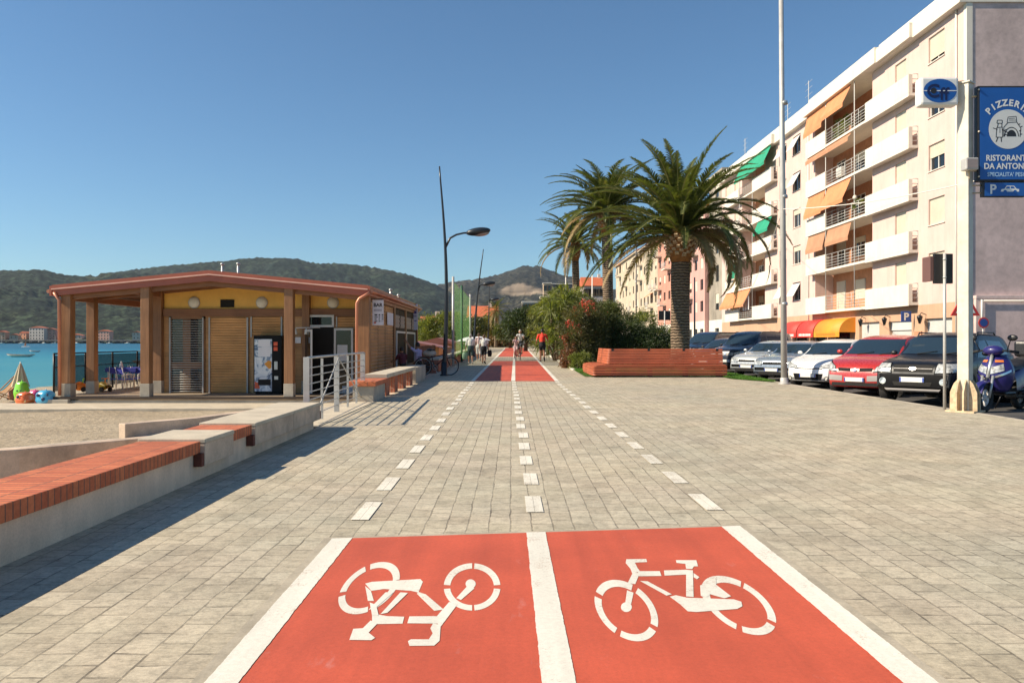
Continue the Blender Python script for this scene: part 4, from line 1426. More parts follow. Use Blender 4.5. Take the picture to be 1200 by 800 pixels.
def loop_slat(o, z, wz, wo, zt=None, tilt=0):
    """one plank running left side, front, right side; o = offset outward, rounded corners"""
    mb = MB(); mb2 = MB()
    def seg(m_, pa, pb, nrm):
        pa, pb, nrm = Vector(pa), Vector(pb), Vector(nrm)
        q = []
        for p in (pa, pb):
            for so_, sz in ((-1, -1), (1, -1), (1, 1), (-1, 1)):
                q.append(p + nrm * (so_ * wo / 2 + (sz * tilt)) + Vector((0, 0, z + sz * wz / 2)))
        m_.add(q, [(0, 3, 2, 1), (4, 5, 6, 7), (0, 1, 5, 4), (1, 2, 6, 5), (2, 3, 7, 6), (3, 0, 4, 7)])
    r = .10
    seg(mb, (X0 - o + r, Y0 - o, 0), (X1, Y0 - o, 0), (0, -1, 0))
    seg(mb2, (X0 - o, Y0 - o + r, 0), (X0 - o, Y1, 0), (-1, 0, 0))
    for (px, py, ax) in ((X0 - o + r, Y0 - o + r, 1),):
        prev = None
        for k in range(5):
            a = PI / 2 * k / 4
            p = Vector((px - ax * r * math.cos(a), py - r * math.sin(a), 0)); nn = Vector((-ax * math.cos(a), -math.sin(a), 0))
            if prev: 
                qq = []
                for p_, n_ in (prev, (p, nn)):
                    for so_, sz in ((-1, -1), (1, -1), (1, 1), (-1, 1)):
                        qq.append(p_ + n_ * (so_ * wo / 2 + (sz * tilt)) + Vector((0, 0, z + sz * wz / 2)))
                mb2.add(qq, [(0, 1, 5, 4), (1, 2, 6, 5), (2, 3, 7, 6), (3, 0, 4, 7)])
            prev = (p, nn)
    return mb, mb2


seat = [(.06, .425, .028, .082), (.155, .428, .028, .082), (.25, .428, .028, .082), (.345, .424, .028, .082), (.44, .415, .028, .082), (.53, .395, .03, .07)]
lip = [(.585, .345, .07, .028, .004), (.597, .265, .07, .028, 0), (.590, .185, .07, .028, -.006), (.57, .105, .07, .028, -.010)]
A, Bq = MB(), MB()
for o, z, wz, wo in seat:
    a, b = loop_slat(o, z, wz, wo); A.add(a.v, a.f); Bq.add(b.v, b.f)
for o, z, wz, wo, ti in lip:
    a, b = loop_slat(o, z, wz, wo, tilt=ti); A.add(a.v, a.f); Bq.add(b.v, b.f)
A.obj('front_seat', m_bench, t, .004); Bq.obj('side_seat', m_benchy, t)
A, Bq = MB(), MB()
for k in range(6):
    a, b = loop_slat(.02 - .012 * k, .50 + k * .092, .083, .03, tilt=-.006); A.add(a.v, a.f); Bq.add(b.v, b.f)
A.obj('backrest', m_bench, t, .004); Bq.obj('side_backrest', m_benchy, t)
mb = MB()
for xx in (X0 + .2, X0 + 1.5, X1 - 1.4, X1 - .2):
    mb.box(xx - .05, xx + .05, Y0 - .48, Y0 - .02, .02, .40); mb.box(xx - .04, xx + .04, Y0 + .02, Y0 + .06, .0, 1.0)
for yv in (Y0 + .6, Y1 - .3):
    mb.box(X0 - .48, X0 - .02, yv - .05, yv + .05, .02, .40)
mb.obj('bearer', m_black, t)

# ------------------------------------------------------------------ palms
def M_bark():
    m, nt, b = newmat('palm_bark')
    v = coords(nt)
    wv = nt.nodes.new('ShaderNodeTexWave'); wv.bands_direction = 'Z'; wv.inputs['Scale'].default_value = 2.6; wv.inputs['Distortion'].default_value = 3.5; wv.inputs['Detail'].default_value = 3; wv.inputs['Detail Scale'].default_value = 2.5
    nt.links.new(v, wv.inputs['Vector'])
    n = noisef(nt, coords(nt, (6, 6, 14)), 1, 5, .7)
    c = ramp(nt, [(.15, (.09, .058, .036)), (.6, (.24, .165, .105)), (.9, (.33, .24, .16))], wv.outputs['Fac']).outputs[0]
    c = mixc(nt, 1, c, ramp(nt, [(.3, .55), (.7, 1.15)], n).outputs[0], 'MULTIPLY')
    nt.links.new(c, b.inputs['Base Color']); b.inputs['Roughness'].default_value = .9
    ad = nt.nodes.new('ShaderNodeMath'); ad.operation = 'ADD'; nt.links.new(wv.outputs['Fac'], ad.inputs[0]); nt.links.new(n, ad.inputs[1])
    bumpn(nt, b, ad.outputs[0], .9, .05)
    return m


m_bark = M_bark()
m_frond = M_leaf('palm_leaflet', (.042, .060, .018), (.125, .145, .040), (.30, .27, .10), 1.6, .36, .42, 5)
m_frondd = M_leaf('dry_palm_leaflet', (.20, .125, .06), (.34, .23, .11), (.22, .18, .06), 1.2, .2, .7, 5)
m_rach = M('frond_stalk', (.30, .27, .08), .5, .25, 3)
m_boot = M('cut_leaf_base', (.52, .38, .24), .8, .35, 5)
m_heart = M('orange_fibre', (.33, .135, .035), .9, .4, 6, .6, 30)


def palm(loc, th, tr, nf, L, seed, label, bend=1.0, low=-35, pairs=44, lean=(0, 0), dry=.12, dry_az=None, lw=.05, ll=.46, wind=0.0, droop=1.0):
    rp = random.Random(seed)
    t = thing('palm_tree', label, 'palm tree', loc, 0, 'date palms in the planting bed')
    mb = MB()
    pts, rr = [], []
    for i in range(13):
        s = i / 12
        pts.append((lean[0] * s * s, lean[1] * s * s, th * s))
        rr.append(tr * (1.18 - .18 * min(1, s * 6)) * (1 + .02 * math.sin(i * 5.1)))
    mb.tube(pts, rr, 20)
    mb.obj('trunk', m_bark, t, fix=True)
    top = Vector((lean[0], lean[1], th))
    mb = MB()
    mb.lathe([(tr * 1.0, -.35), (tr * 1.32, .0), (tr * 1.48, .35), (tr * 1.35, .8), (tr * .9, 1.25), (tr * .4, 1.6)], 18, 0, top)
    mb.obj('crown_heart', m_heart, t)
    mb = MB()
    for k in range(64):
        a = k * 2.399; z = -.1 + .85 * (k / 64)
        rad = tr * lerp(1.2, 1.48, min(1, (z + .1) / .6))
        c = top + Vector((math.cos(a) * rad, math.sin(a) * rad, z))
        o = Vector((math.cos(a), math.sin(a), .55)).normalized(); sd_ = Vector((-math.sin(a), math.cos(a), 0)); u_ = o.cross(sd_)
        q = []
        for e, wd, hh in ((-.05, .10, .05), (.10 + rp.uniform(0, .05), .075, .03)):
            for p, s_ in ((-1, -1), (1, -1), (1, 1), (-1, 1)):
                q.append(c + o * e + sd_ * wd * p * (tr / .42) + u_ * hh * s_ * (tr / .42))
        mb.add(q, [(0, 3, 2, 1), (4, 5, 6, 7), (0, 1, 5, 4), (1, 2, 6, 5), (2, 3, 7, 6), (3, 0, 4, 7)])
    mb.obj('leaf_base', m_boot, t)
    green, dead, stalk = MB(), MB(), MB()
    c0 = top + Vector((0, 0, 1.15))
    for k in range(nf):
        f = k / (nf - 1)
        az = k * 2.39996 + rp.uniform(-.25, .25)
        e0 = math.radians(lerp(84, low, f ** .9) + rp.uniform(-7, 7))
        ln = L * rp.uniform(.72, 1.1) * (1 - .18 * max(0, .25 - f) / .25)
        bd = math.radians(lerp(52, 58, f) + rp.uniform(-14, 16)) * bend
        if math.cos(az) > .35 and f > .35: bd *= droop
        isdry = f > 1 - dry or (dry_az is not None and f > .62 and abs((az - dry_az + PI) % (2 * PI) - PI) < .75)
        if isdry: bd *= 1.15
        m_ = dead if isdry else green
        p = c0 + Vector((math.cos(az), math.sin(az), 0)) * tr * .5 + Vector((0, 0, -.45 * f))
        n = pairs
        sp = []
        curl = rp.uniform(-.9, .9)
        prev = None
        for i in range(n + 1):
            s = i / n
            el = e0 - bd * s ** 1.25
            az2 = az + curl * s * s * .5
            d_ = Vector((math.cos(el) * math.cos(az2) + wind * s, math.cos(el) * math.sin(az2), math.sin(el))).normalized()
            sp.append(p.copy())
            if i > 3:
                side = d_.cross(Vector((0, 0, 1)))
                if side.length < .05: side = Vector((-math.sin(az), math.cos(az), 0))
                side.normalize(); upv = side.cross(d_)
                lf = ll * (math.sin(PI * min(1, .13 + .87 * s) ** .75) * .85 + .18) * rp.uniform(.88, 1.1)
                for sg in (-1, 1):
                    dl_ = (d_ * (.55 + .5 * s) + side * sg * .85 + upv * .32 + Vector((rp.uniform(-.12, .12), rp.uniform(-.12, .12), rp.uniform(-.12, .12)))).normalized()
                    wv = d_ * lw * .5
                    a0 = p
                    a1 = p + dl_ * lf * .55
                    a2 = p + dl_ * lf + Vector((0, 0, -lf * (.22 + (.25 if isdry else 0))))
                    o = len(m_.v)
                    m_.v += [tuple(a0 - wv), tuple(a0 + wv), tuple(a1 + wv * .8), tuple(a1 - wv * .8), tuple(a2)]
                    m_.f += [(o, o + 1, o + 2, o + 3), (o + 3, o + 2, o + 4)]
                    m_.mi += [0, 0]; m_.sm += [False, False]
            p = p + d_ * (ln / n)
        stalk.tube(sp[::4], [lerp(.045, .008, i / max(1, len(sp[::4]) - 1)) * (L / 4.4) for i in range(len(sp[::4]))], 5, 0, False)
    cr = green.obj('crown', m_frond, t, fix=False)
    if dead.f: dead.obj('dead_fronds', m_frondd, t, fix=False)
    stalk.obj('frond_stalks', m_rach, cr, fix=False)
    return t


palm((ux(797, 34), 34, gz(34)), vz(298, 34) - gz(34), .40, 96, 4.8, 11, 'nearest and thickest palm rising from the middle of the ring bench', 1.10, 2, 66, (.02, 0), .05, -.1, .075, .58, .0, 1.75)
palm((ux(713, 45), 45, gz(45)), vz(266, 45) - gz(45), .30, 76, 3.9, 23, 'middle palm between the thick near palm and the thin far one', 1.15, -8, 52, (-.1, 0), .06, None, .075, .52)
palm((ux(676, 56), 56, gz(56)), vz(300, 56) - gz(56), .25, 56, 3.3, 31, 'thin palm farthest left of the three tall palms', 1.15, -15, 40, (-.12, 0), .08, None, .075, .48)
palm((ux(581, 96), 96, gz(96)), 3.6, .2, 34, 2.2, 41, 'small distant palm at the far end of the path', 1.2, -50, 22, (0, 0), .1, None, .06, .4)

# ------------------------------------------------------------------ shrubs of the planting bed
m_ole = M_leaf('oleander_leaf', (.045, .066, .022), (.13, .15, .048), (.22, .21, .085), 1.1, .38)
m_ole2 = M_leaf('bronze_leaf', (.060, .064, .024), (.14, .135, .050), (.19, .19, .07), 1.3, .38)
m_lime = M_leaf('light_green_leaf', (.10, .13, .03), (.23, .25, .058), (.34, .31, .10), 1.2, .42)
m_dkleaf = M_leaf('dark_green_leaf', (.022, .042, .016), (.058, .085, .028), (.11, .125, .045), 1.0, .3)
m_flow = M_leaf('red_petal', (.60, .05, .04), (.75, .10, .07), (.75, .20, .17), 3, .3)
m_stem = M('shrub_stem', (.12, .08, .05), .8, .3)


def shrub(name, label, u, d, blobs, n, leaf, mat, seed, flowers=0, cat='shrub', group='shrubs in the planting bed', stems=7, fl_zone=None, base=None):
    t = thing(name, label, cat, base or (ux(u, d), d, gz(d)), 0, group)
    mb = MB(); blob_leaves(mb, blobs, n, leaf[0], leaf[1], seed, zmin=.03); mb.obj('foliage', mat, t, fix=False)
    mb = MB(); rp = random.Random(seed)
    for k in range(stems):
        b = rp.choice(blobs)
        e = Vector((b[0] + rp.uniform(-.5, .5) * b[3], b[1] + rp.uniform(-.5, .5) * b[4], b[2] + rp.uniform(-.2, .5) * b[5]))
        s = Vector((b[0] * .3 + rp.uniform(-.12, .12), b[1] * .3 + rp.uniform(-.12, .12), 0))
        mb.tube([s, s.lerp(e, .5) + Vector((rp.uniform(-.1, .1), rp.uniform(-.1, .1), .1)), e], [.035, .022, .008], 5, 0, False)
    mb.obj('stems', m_stem, t, fix=False)
    if flowers:
        rs = np.random.RandomState(seed + 1)
        mb = MB()
        fz = fl_zone or blobs
        P = []
        for k in range(flowers):
            b = fz[rs.randint(len(fz))]
            q = rs.normal(size=3); q /= np.linalg.norm(q); q[1] = -abs(q[1])
            P.append(np.array(b[:3]) + q * np.array(b[3:6]) * rs.uniform(.85, 1.05))
        P = np.repeat(np.array(P), 16, 0) + rs.normal(size=(flowers * 16, 3)) * .055
        leaf_cards(P, rs.normal(size=(len(P), 3)), .06, .05, rs, .1, mb)
        mb.obj('blossoms', m_flow, t, fix=False)
    return t


shrub('oleander_bush', 'tall bronze oleander full of red blossom right of the runner', 682, 36.5,
      [(-.15, 0, .9, .75, .8, .9), (-.25, .1, 1.9, .75, .8, .8), (.3, .3, 2.5, .7, .7, .6), (.5, .2, 1.5, .7, .7, .9)], 14000, (.17, .035), m_ole2, 101, 46,
      fl_zone=[(-.45, 0, 1.5, .45, .5, .9), (-.2, 0, 2.3, .6, .6, .6), (.1, 0, 2.7, .5, .6, .4)])
shrub('oleander_bush', 'broad green oleander with scattered red blossom behind the bench end', 712, 38,
      [(0, 0, .9, 1.2, .9, .95), (-.35, .2, 2.1, .9, .8, .75), (.7, .2, 1.75, .85, .8, .7), (.1, .4, 2.6, .6, .6, .5)], 20000, (.17, .034), m_ole, 102, 22,
      fl_zone=[(-.6, -.2, 1.1, .5, .5, .5), (.2, 0, 2.0, .7, .7, .5)])
shrub('green_shrub', 'rounded dark green shrub between the oleander and the palm trunk', 752, 37,
      [(0, 0, .85, 1.15, .9, .85), (.55, .2, 1.3, .8, .7, .55), (-.7, .2, 1.5, .8, .7, .7)], 16000, (.13, .034), m_dkleaf, 103)
shrub('green_shrub', 'lighter green shrub partly hidden left of the near palm trunk', 776, 41,
      [(-.2, 0, .9, 1.0, .8, .9), (-.95, .2, 2.0, .65, .6, .7), (.2, 0, 1.5, .6, .6, .4)], 10000, (.15, .04), m_lime, 104)
shrub('low_bush', 'small bright green bush at the pavement edge under the red blossom', 676, 34.6, [(.1, 0, .32, .38, .35, .36), (.35, .1, .45, .3, .3, .3)], 2600, (.11, .03), m_lime, 105)
shrub('low_bush', 'small rusty brown plant at the pavement edge beside the runner', 664.5, 36.0, [(0, 0, .5, .28, .28, .55), (.05, 0, 1.0, .22, .22, .4)], 2200, (.15, .03), M_leaf('rust_leaf', (.16, .06, .025), (.26, .11, .04), (.20, .14, .05), 2, .2), 106)


def fan_clump(label, u, d, heads, n, seed, mat):
    """fan palms and cordylines: short stems topped with bursts of long narrow leaves"""
    t = thing('fan_palm', label, 'fan palm', (ux(u, d), d, gz(d)), 0, 'young fan palms along the path')
    rs = np.random.RandomState(seed)
    mb, st = MB(), MB()
    for (x, y, z, r) in heads:
        q = rs.normal(size=(n, 3)); q[:, 2] = q[:, 2] * .8 + .25
        leaf_cards(np.tile(np.array([[x, y, z]]), (n, 1)) + q * .05, q, r, r * .085, rs, .55, mb)
        # fans of segments
        for k in range(16):
            a = rs.normal(size=3); a[2] = abs(a[2]) * .7 - .1; a /= np.linalg.norm(a)
            c = np.array([x, y, z]) + a * r * .75
            q2 = a[None, :] * 1.0 + rs.normal(size=(14, 3)) * .55
            leaf_cards(np.tile(c[None, :], (14, 1)), q2, r * .5, r * .07, rs, .4, mb)
        st.tube([(x * .4, y * .4, 0), (x * .8, y * .8, z * .6), (x, y, z)], [.09, .08, .07], 7)
    mb.obj('foliage', mat, t, fix=False); st.obj('stems', m_bark, t)
    return t


fan_clump('tall fan palm clump rising just right of the runner', 655, 46, [(-.5, 0, 2.9, 1.0), (.4, .3, 3.5, 1.05), (-.2, -.2, 1.9, .9), (.5, 0, 2.3, .9), (-.6, .3, 1.0, .8), (.2, -.4, 1.1, .8)], 90, 7, m_lime)
fan_clump('taller fan palm clump behind the oleander near the third palm', 671, 52, [(-.3, 0, 3.9, 1.1), (.5, .2, 3.4, 1.0), (-.8, .2, 2.7, 1.0), (.2, 0, 2.0, 1.0)], 90, 8, m_lime)
fan_clump('fan palm clump left of the runner along the path', 637, 58, [(0, 0, 2.9, 1.1), (.7, .3, 3.6, 1.1), (-.4, 0, 1.7, 1.0), (.5, 0, 1.4, 1.0), (-.2, .4, .8, .8)], 80, 9, M_leaf('olive_leaf', (.09, .11, .028), (.20, .215, .05), (.29, .26, .085), 1.0, .4))


def tree(label, u, d, h, blobs, n, leaf, mat, seed, name='leafy_tree', z0=None, group='trees near the end of the path'):
    t = thing(name, label, 'tree', (ux(u, d), d, gz(d) if z0 is None else z0), 0, group)
    mb = MB(); blob_leaves(mb, blobs, n, leaf[0], leaf[1], seed); mb.obj('crown', mat, t, fix=False)
    mb = MB(); mb.tube([(0, 0, 0), (.05, 0, h * .3), (0, 0, h * .6)], [.16 + h * .012, .13, .07], 8)
    rp = random.Random(seed)
    for b in blobs[:5]:
        mb.tube([(0, 0, h * .28), (b[0] * .6, b[1] * .6, lerp(h * .3, b[2], .7)), (b[0], b[1], b[2])], [.09, .05, .02], 6, 0, False)
    mb.obj('trunk', m_stem, t)
    return t


tree('dense dark green tree left of the fan palms at the end of the path', 616, 74, 4.2, [(0, 0, 2.2, 1.9, 1.6, 1.4), (-.9, .3, 2.9, 1.2, 1, 1.0), (.9, .2, 2.7, 1.2, 1, 1.1), (.1, 0, 3.5, 1.0, .9, .7)], 9000, (.28, .10), m_dkleaf, 201)
tree('smaller mid green tree between the distant palm and the dark tree', 598, 92, 3.6, [(0, 0, 2.0, 1.5, 1.2, 1.3), (.7, .2, 2.6, 1.1, 1, 1.0), (-.8, 0, 2.2, 1, 1, .9)], 5000, (.30, .11), m_ole, 202)
tree('yellowish tree behind the far walkers by the street lamps', 569, 100, 4.4, [(0, 0, 2.0, 1.4, 1, 1.4), (.5, 0, 2.9, .9, .8, .9)], 3600, (.30, .12), M_leaf('yellow_leaf', (.14, .13, .02), (.28, .24, .03), (.34, .28, .04), .8, .3), 203)
tree('pale green tree beside the distant white houses on the left', 516, 86, 4.4, [(0, 0, 2.4, 1.9, 1.2, 1.3), (-1.2, .2, 1.9, 1.4, 1, 1.0), (1.1, 0, 2.9, 1.3, 1.1, 1.0)], 7000, (.30, .11), m_lime, 204)
tree('dark tree left of the pale green tree behind the bar', 500.5, 96, 4.0, [(0, 0, 1.8, 1.6, 1.2, 1.4), (-1.0, 0, 1.4, 1.2, 1, 1.2)], 4600, (.30, .11), m_ole, 205)
tree('low green tree behind the green net', 543, 78, 3.6, [(0, 0, 1.9, 1.5, 1.2, 1.2), (1.0, .2, 2.3, 1.2, 1, .9), (-1.1, 0, 1.6, 1.1, 1, 1.0)], 5600, (.28, .11), m_ole, 206)
# clipped brown hedge and planter closing the far end of the path
mb = MB()
rs = np.random.RandomState(61)
blob_leaves(mb, [(x, 0, .55, .9, .6, .6) for x in (-5.5, -4.3, -3.1, -1.9, -.7)], 7000, .26, .1, 61)
o = mb.obj('hedge', M_leaf('dry_hedge_leaf', (.13, .075, .03), (.24, .15, .06), (.16, .15, .05), .8, .2), fix=False, loc=(.6, 97, gz(97)))
tag(o, 'dry brown hedge closing the far end of the path', 'hedge')
# ------------------------------------------------------------------ apartment buildings on the right
m_pink = M_concrete('pale_pink_render', (.72, .525, .465), .14, .5, .15, True)
m_peach = M_concrete('peach_render', (.60, .37, .24), .16, .6, .15, True)
m_white_r = M_concrete('white_render', (.78, .72, .62), .12, .8, .12, True)
m_endw = M_concrete('mauve_grey_render', (.68, .53, .50), .30, .35, .3)
m_terr = M_concrete('terracotta_render', (.56, .27, .15), .2, .8)
m_shut = M('cream_roller_shutter', (.66, .60, .48), .55, .08, 1)
m_shutter2 = M('white_roller_door', (.62, .61, .58), .5, .08, 1)
m_awo = M('orange_awning', (.66, .255, .11), .8, .14, 1.2)
m_awb = M('faded_brown_awning', (.50, .25, .14), .8, .16, 1.2)
m_awg = M('green_awning', (.02, .30, .17), .8, .14, 1.2)
m_awr = M('red_awning', (.66, .045, .03), .6, .1, 1.2)
m_awy = M('yellow_awning', (.80, .30, .025), .6, .1, 1.2)
m_rail = M_plain('balcony_rail_grey', (.55, .54, .51), .45)
m_winf = M('window_frame_white', (.70, .68, .63), .45, .05)
m_tile = M('red_roof_tiles', (.55, .14, .055), .8, .3, 4)


def holed_wall(mb, x, y0, y1, z0, z1, holes, depth=.20, m=0):
    ys = sorted({y0, y1, *[h[0] for h in holes], *[h[1] for h in holes]})
    zs = sorted({z0, z1, *[h[2] for h in holes], *[h[3] for h in holes]})
    ys = [y for y in ys if y0 <= y <= y1]; zs = [z for z in zs if z0 <= z <= z1]
    for ya, yb in zip(ys, ys[1:]):
        for za, zb in zip(zs, zs[1:]):
            cy, cz = (ya + yb) / 2, (za + zb) / 2
            if any(h[0] < cy < h[1] and h[2] < cz < h[3] for h in holes): continue
            mb.poly([(x, ya, za), (x, yb, za), (x, yb, zb), (x, ya, zb)], m)
    for a, b, c, d in holes:
        X = x + depth
        mb.poly([(x, a, c), (X, a, c), (X, a, d), (x, a, d)], m); mb.poly([(x, b, c), (x, b, d), (X, b, d), (X, b, c)], m)
        mb.poly([(x, a, d), (X, a, d), (X, b, d), (x, b, d)], m); mb.poly([(x, a, c), (x, b, c), (X, b, c), (X, a, c)], m)
    return mb


def window(par, x, a, b, c, d, closed, rp, name='window', tilt=False, sill=True):
    """pane, white frame, roller shutter lowered by a fraction, stone sill"""
    X = x + .17
    mb = MB(); mb.box(X, X + .03, a, b, c, d); w_ = mb.obj(name, m_glass, par)
    mb = MB(); f = .06
    for yy_ in (a, (a + b) / 2 - f / 2, b - f): mb.box(X - .05, X - .002, yy_, yy_ + f, c, d)
    mb.box(X - .048, X - .003, a, b, c, c + f); mb.box(X - .048, X - .003, a, b, d - f, d)
    mb.obj('frame', m_winf, w_)
    if closed > 0:
        zc = d - (d - c) * closed
        mb = MB(); n = max(3, int((d - zc) / .07)); p = (d - zc) / n
        for i in range(n):
            z = zc + i * p
            mb.add([(X - .075, a + .01, z), (X - .075, b - .01, z), (X - .088, b - .01, z + p * .85), (X - .088, a + .01, z + p * .85), (X - .07, b - .01, z + p), (X - .07, a + .01, z + p)], [(0, 1, 2, 3), (3, 2, 4, 5)])
        mb.obj('shutter', m_shut, w_)
    if tilt:
        mb = MB(); zt = c + (d - c) * .92
        mb.add([(x - .03, a, zt), (x - .03, b, zt), (x - .62, b, c + .35), (x - .62, a, c + .35), (x + .0, a, zt + .01), (x + .0, b, zt + .01), (x - .60, b, c + .33), (x - .60, a, c + .33)],
                         [(0, 1, 2, 3), (4, 7, 6, 5), (2, 6, 7, 3)])
        mb.obj('tilted_shutter', m_winf, w_)
    if sill:
        mb = MB(); mb.box(x - .06, x + .16, a - .06, b + .06, c - .05, c - .002); mb.obj('sill', m_white_r, w_)
    return w_


rpb = random.Random(9)
BX, BC, BE = 24.07, 42.0, 91.0
ZK = [3.45 + 3.1 * k for k in range(5)]
ZT, ZBAND = 20.35, 19.2
bld = thing('apartment_building', 'pale pink six storey apartment building with white balconies on the right', 'apartment building', (0, 0, 0))
colA = (44.15, 45.85); colB = (48.45, 49.85); colC = (66.2, 68.0); colD = (69.6, 71.4)
allw = []
mb = MB()
holes1 = [(*colA, z + 1.42, z + 2.92) for z in ZK] + [(*colB, z + .16, z + 2.75) for z in ZK]
holed_wall(mb, BX, BC, 53.0, ZK[0], ZBAND, holes1)
holes2 = [(*c, z + 1.3, z + 2.85) for z in ZK for c in (colC, colD)]
holed_wall(mb, BX, 63.0, 75.5, ZK[0], ZBAND, holes2)
holes3 = [(84.4, 85.8, z + .9, z + 2.7) for z in ZK] + [(88.0, 89.4, z + 1.2, z + 2.75) for z in ZK]
holed_wall(mb, BX, 83.0, BE, ZK[0], ZBAND, holes3)
# loggia walls
for a, b in ((53.0, 63.0), (75.5, 83.0)):
    mb.poly([(BX, a, ZK[0]), (25.5, a, ZK[0]), (25.5, a, ZBAND), (BX, a, ZBAND)]); mb.poly([(BX, b, ZK[0]), (BX, b, ZBAND), (25.5, b, ZBAND), (25.5, b, ZK[0])], 0)
mb.box(25.7, 40, BC + .3, BE - .05, -.3, ZBAND)
mb.obj('facade', [m_pink], bld, fix=False)
mb = MB()
lh1 = []
for z in ZK: lh1 += [(54.2, 55.6, z + .16, z + 2.5), (57.2, 58.8, z + 1.0, z + 2.4), (60.6, 62.2, z + .16, z + 2.5)]
holed_wall(mb, 25.5, 53.0, 63.0, ZK[0], ZBAND, lh1, .15); mb.obj('loggia_wall', m_terr, bld, fix=False); mb = MB()
lh2 = []
for z in ZK: lh2 += [(76.8, 78.2, z + .16, z + 2.5), (80.2, 81.8, z + .16, z + 2.5)]
holed_wall(mb, 25.5, 75.5, 83.0, ZK[0], ZBAND, lh2, .15)
mb.obj('loggia_wall', m_terr, bld, fix=False)
for h in holes1:
    k = ZK.index(h[2] - 1.42) if (h[2] - 1.42) in ZK else None
    if h[0] == colA[0]:
        window(bld, BX, *h, {4: .85, 3: .6, 2: .5, 1: 1.0, 0: 1.0}.get(round((h[2] - 1.42 - 3.45) / 3.1), 1), rpb)
    else:
        window(bld, BX, *h, rpb.choice([1.0, 1.0, .9]), rpb, 'balcony_door', sill=False)
for h in holes2:
    k = round((h[2] - 1.3 - 3.45) / 3.1)
    til = (h[0] == colC[0] and k in (3, 4, 0)) or (h[0] == colD[0] and k in (4, 0))
    window(bld, BX, *h, 0 if til else rpb.choice([.3, 1.0, .55]), rpb, tilt=til)
for h in holes3: window(bld, BX, *h, rpb.choice([.4, 1, .7]), rpb)
for h in lh1 + lh2: window(bld, 25.35, *h, rpb.choice([0, .3, .9, 1.0, .5]), rpb, 'balcony_door', sill=False)
# end wall with corner strip
mb = MB(); mb.box(BX + .28, 40, BC - .02, BC + .28, -.3, ZBAND); mb.obj('end_wall', m_endw, bld)
mb = MB(); mb.box(BX - .03, BX + .28, BC - .05, BC + .25, -.3, ZBAND); mb.obj('corner_pilaster', m_white_r, bld)
mb = MB(); mb.box(BX - .45, 41, BC - .10, 51.1, ZBAND, ZT); mb.box(BX - .75, 41, 51.1, 62.4, ZBAND, ZT - .12); mb.box(BX - .40, 41, 62.4, 69.6, ZBAND, ZT - .02)
mb.box(BX - .355, 41, 69.6, 80, ZBAND, ZT + .05); mb.box(BX - .40, 41, 80, BE, ZBAND, ZT - .05)
rb = mb.obj('roof_parapet', m_white_r, bld, .02)
for q in ((23.42, BX, 46.8, 52.9, ZBAND + .02, ZT - .25), (23.30, 25.5, 52.9, 63.6, ZBAND - .01, ZBAND + .42), (23.42, 25.5, 71.7, 87.8, ZBAND - .012, ZT - .3)):
    mb = MB(); mb.box(*q); mb.obj('roof_slab', m_white_r, bld, .015)
# ground floor
gh = [(43.4, 46.3, -.1, 2.62), (47.8, 50.6, -.1, 2.55), (52.0, 55.0, -.1, 2.6), (56.5, 59.6, -.1, 2.1), (61.0, 63.4, -.1, 2.1), (64.8, 67.6, -.1, 2.1)] + [(70 + 2.6 * i, 71.5 + 2.6 * i, .9, 2.25) for i in range(8)]
mb = MB(); holed_wall(mb, BX, BC + .2, BE, -.3, ZK[0], gh, .3); mb.obj('ground_floor', m_peach, bld, fix=False)
for i, h in enumerate(gh):
    if i < 3:
        mb = MB(); a, b, c, d = h
        n = 26; p = (d - c) / n
        for q in range(n):
            z = c + q * p
            mb.add([(BX + .20, a, z), (BX + .20, b, z), (BX + .18, b, z + p * .85), (BX + .18, a, z + p * .85), (BX + .21, b, z + p), (BX + .21, a, z + p)], [(0, 1, 2, 3), (3, 2, 4, 5)])
        if i == 1: mb.box(BX + .10, BX + .17, a, b, d - .55, d - .01)
        mb.obj('roller_door', m_shutter2, bld)
    else:
        mb = MB(); mb.box(BX + .22, BX + .26, h[0], h[1], h[2], h[3]); sw_ = mb.obj('shop_window', m_glass, bld)
        mb = MB(); mb.box(BX + .15, BX + .218, h[0], h[0] + .08, h[2], h[3]); mb.box(BX + .15, BX + .218, h[1] - .08, h[1], h[2], h[3]); mb.box(BX + .15, BX + .218, h[0], h[1], h[3] - .08, h[3]); mb.obj('frame', m_winf, sw_)
# shop awnings
for a, b, m_, u_, ink in ((55.6, 60.3, m_awy, 'awning', (.62, .20, .02)), (60.5, 63.9, m_awr, 'awning', (.8, .75, .7)), (64.1, 68.0, m_awr, 'awning', (.8, .75, .7))):
    mb = MB(); n = 10
    pr = [(BX - 1.15 * math.sin(PI / 2 * i / n), 1.95 + 1.05 * math.cos(PI / 2 * i / n)) for i in range(n + 1)]
    mb.add([(x, y, z) for y in (a, b) for x, z in pr], [(i, i + 1, n + 2 + i, n + 1 + i) for i in range(n)], 0, True)
    mb.poly([(x, a, z) for x, z in pr] + [(BX, a, 1.95)]); mb.poly([(x, b, z) for x, z in pr] + [(BX, b, 1.95)])
    mb.poly([(BX - 1.15, a, 1.95), (BX - 1.15, b, 1.95), (BX - 1.15, b, 1.62), (BX - 1.15, a, 1.62)])
    aw = mb.obj('awning', m_, bld)
    mb = MB(); rq = random.Random(int(a)); yy_ = b - .5
    while yy_ > a + .7:
        l = rq.uniform(.16, .30); mb.poly([(BX - 1.16, yy_, 1.72), (BX - 1.16, yy_ - l, 1.72), (BX - 1.16, yy_ - l, 1.90), (BX - 1.16, yy_, 1.90)]); yy_ -= l + .08
    mb.obj('lettering', M_plain('awning_ink', ink, .7), aw)
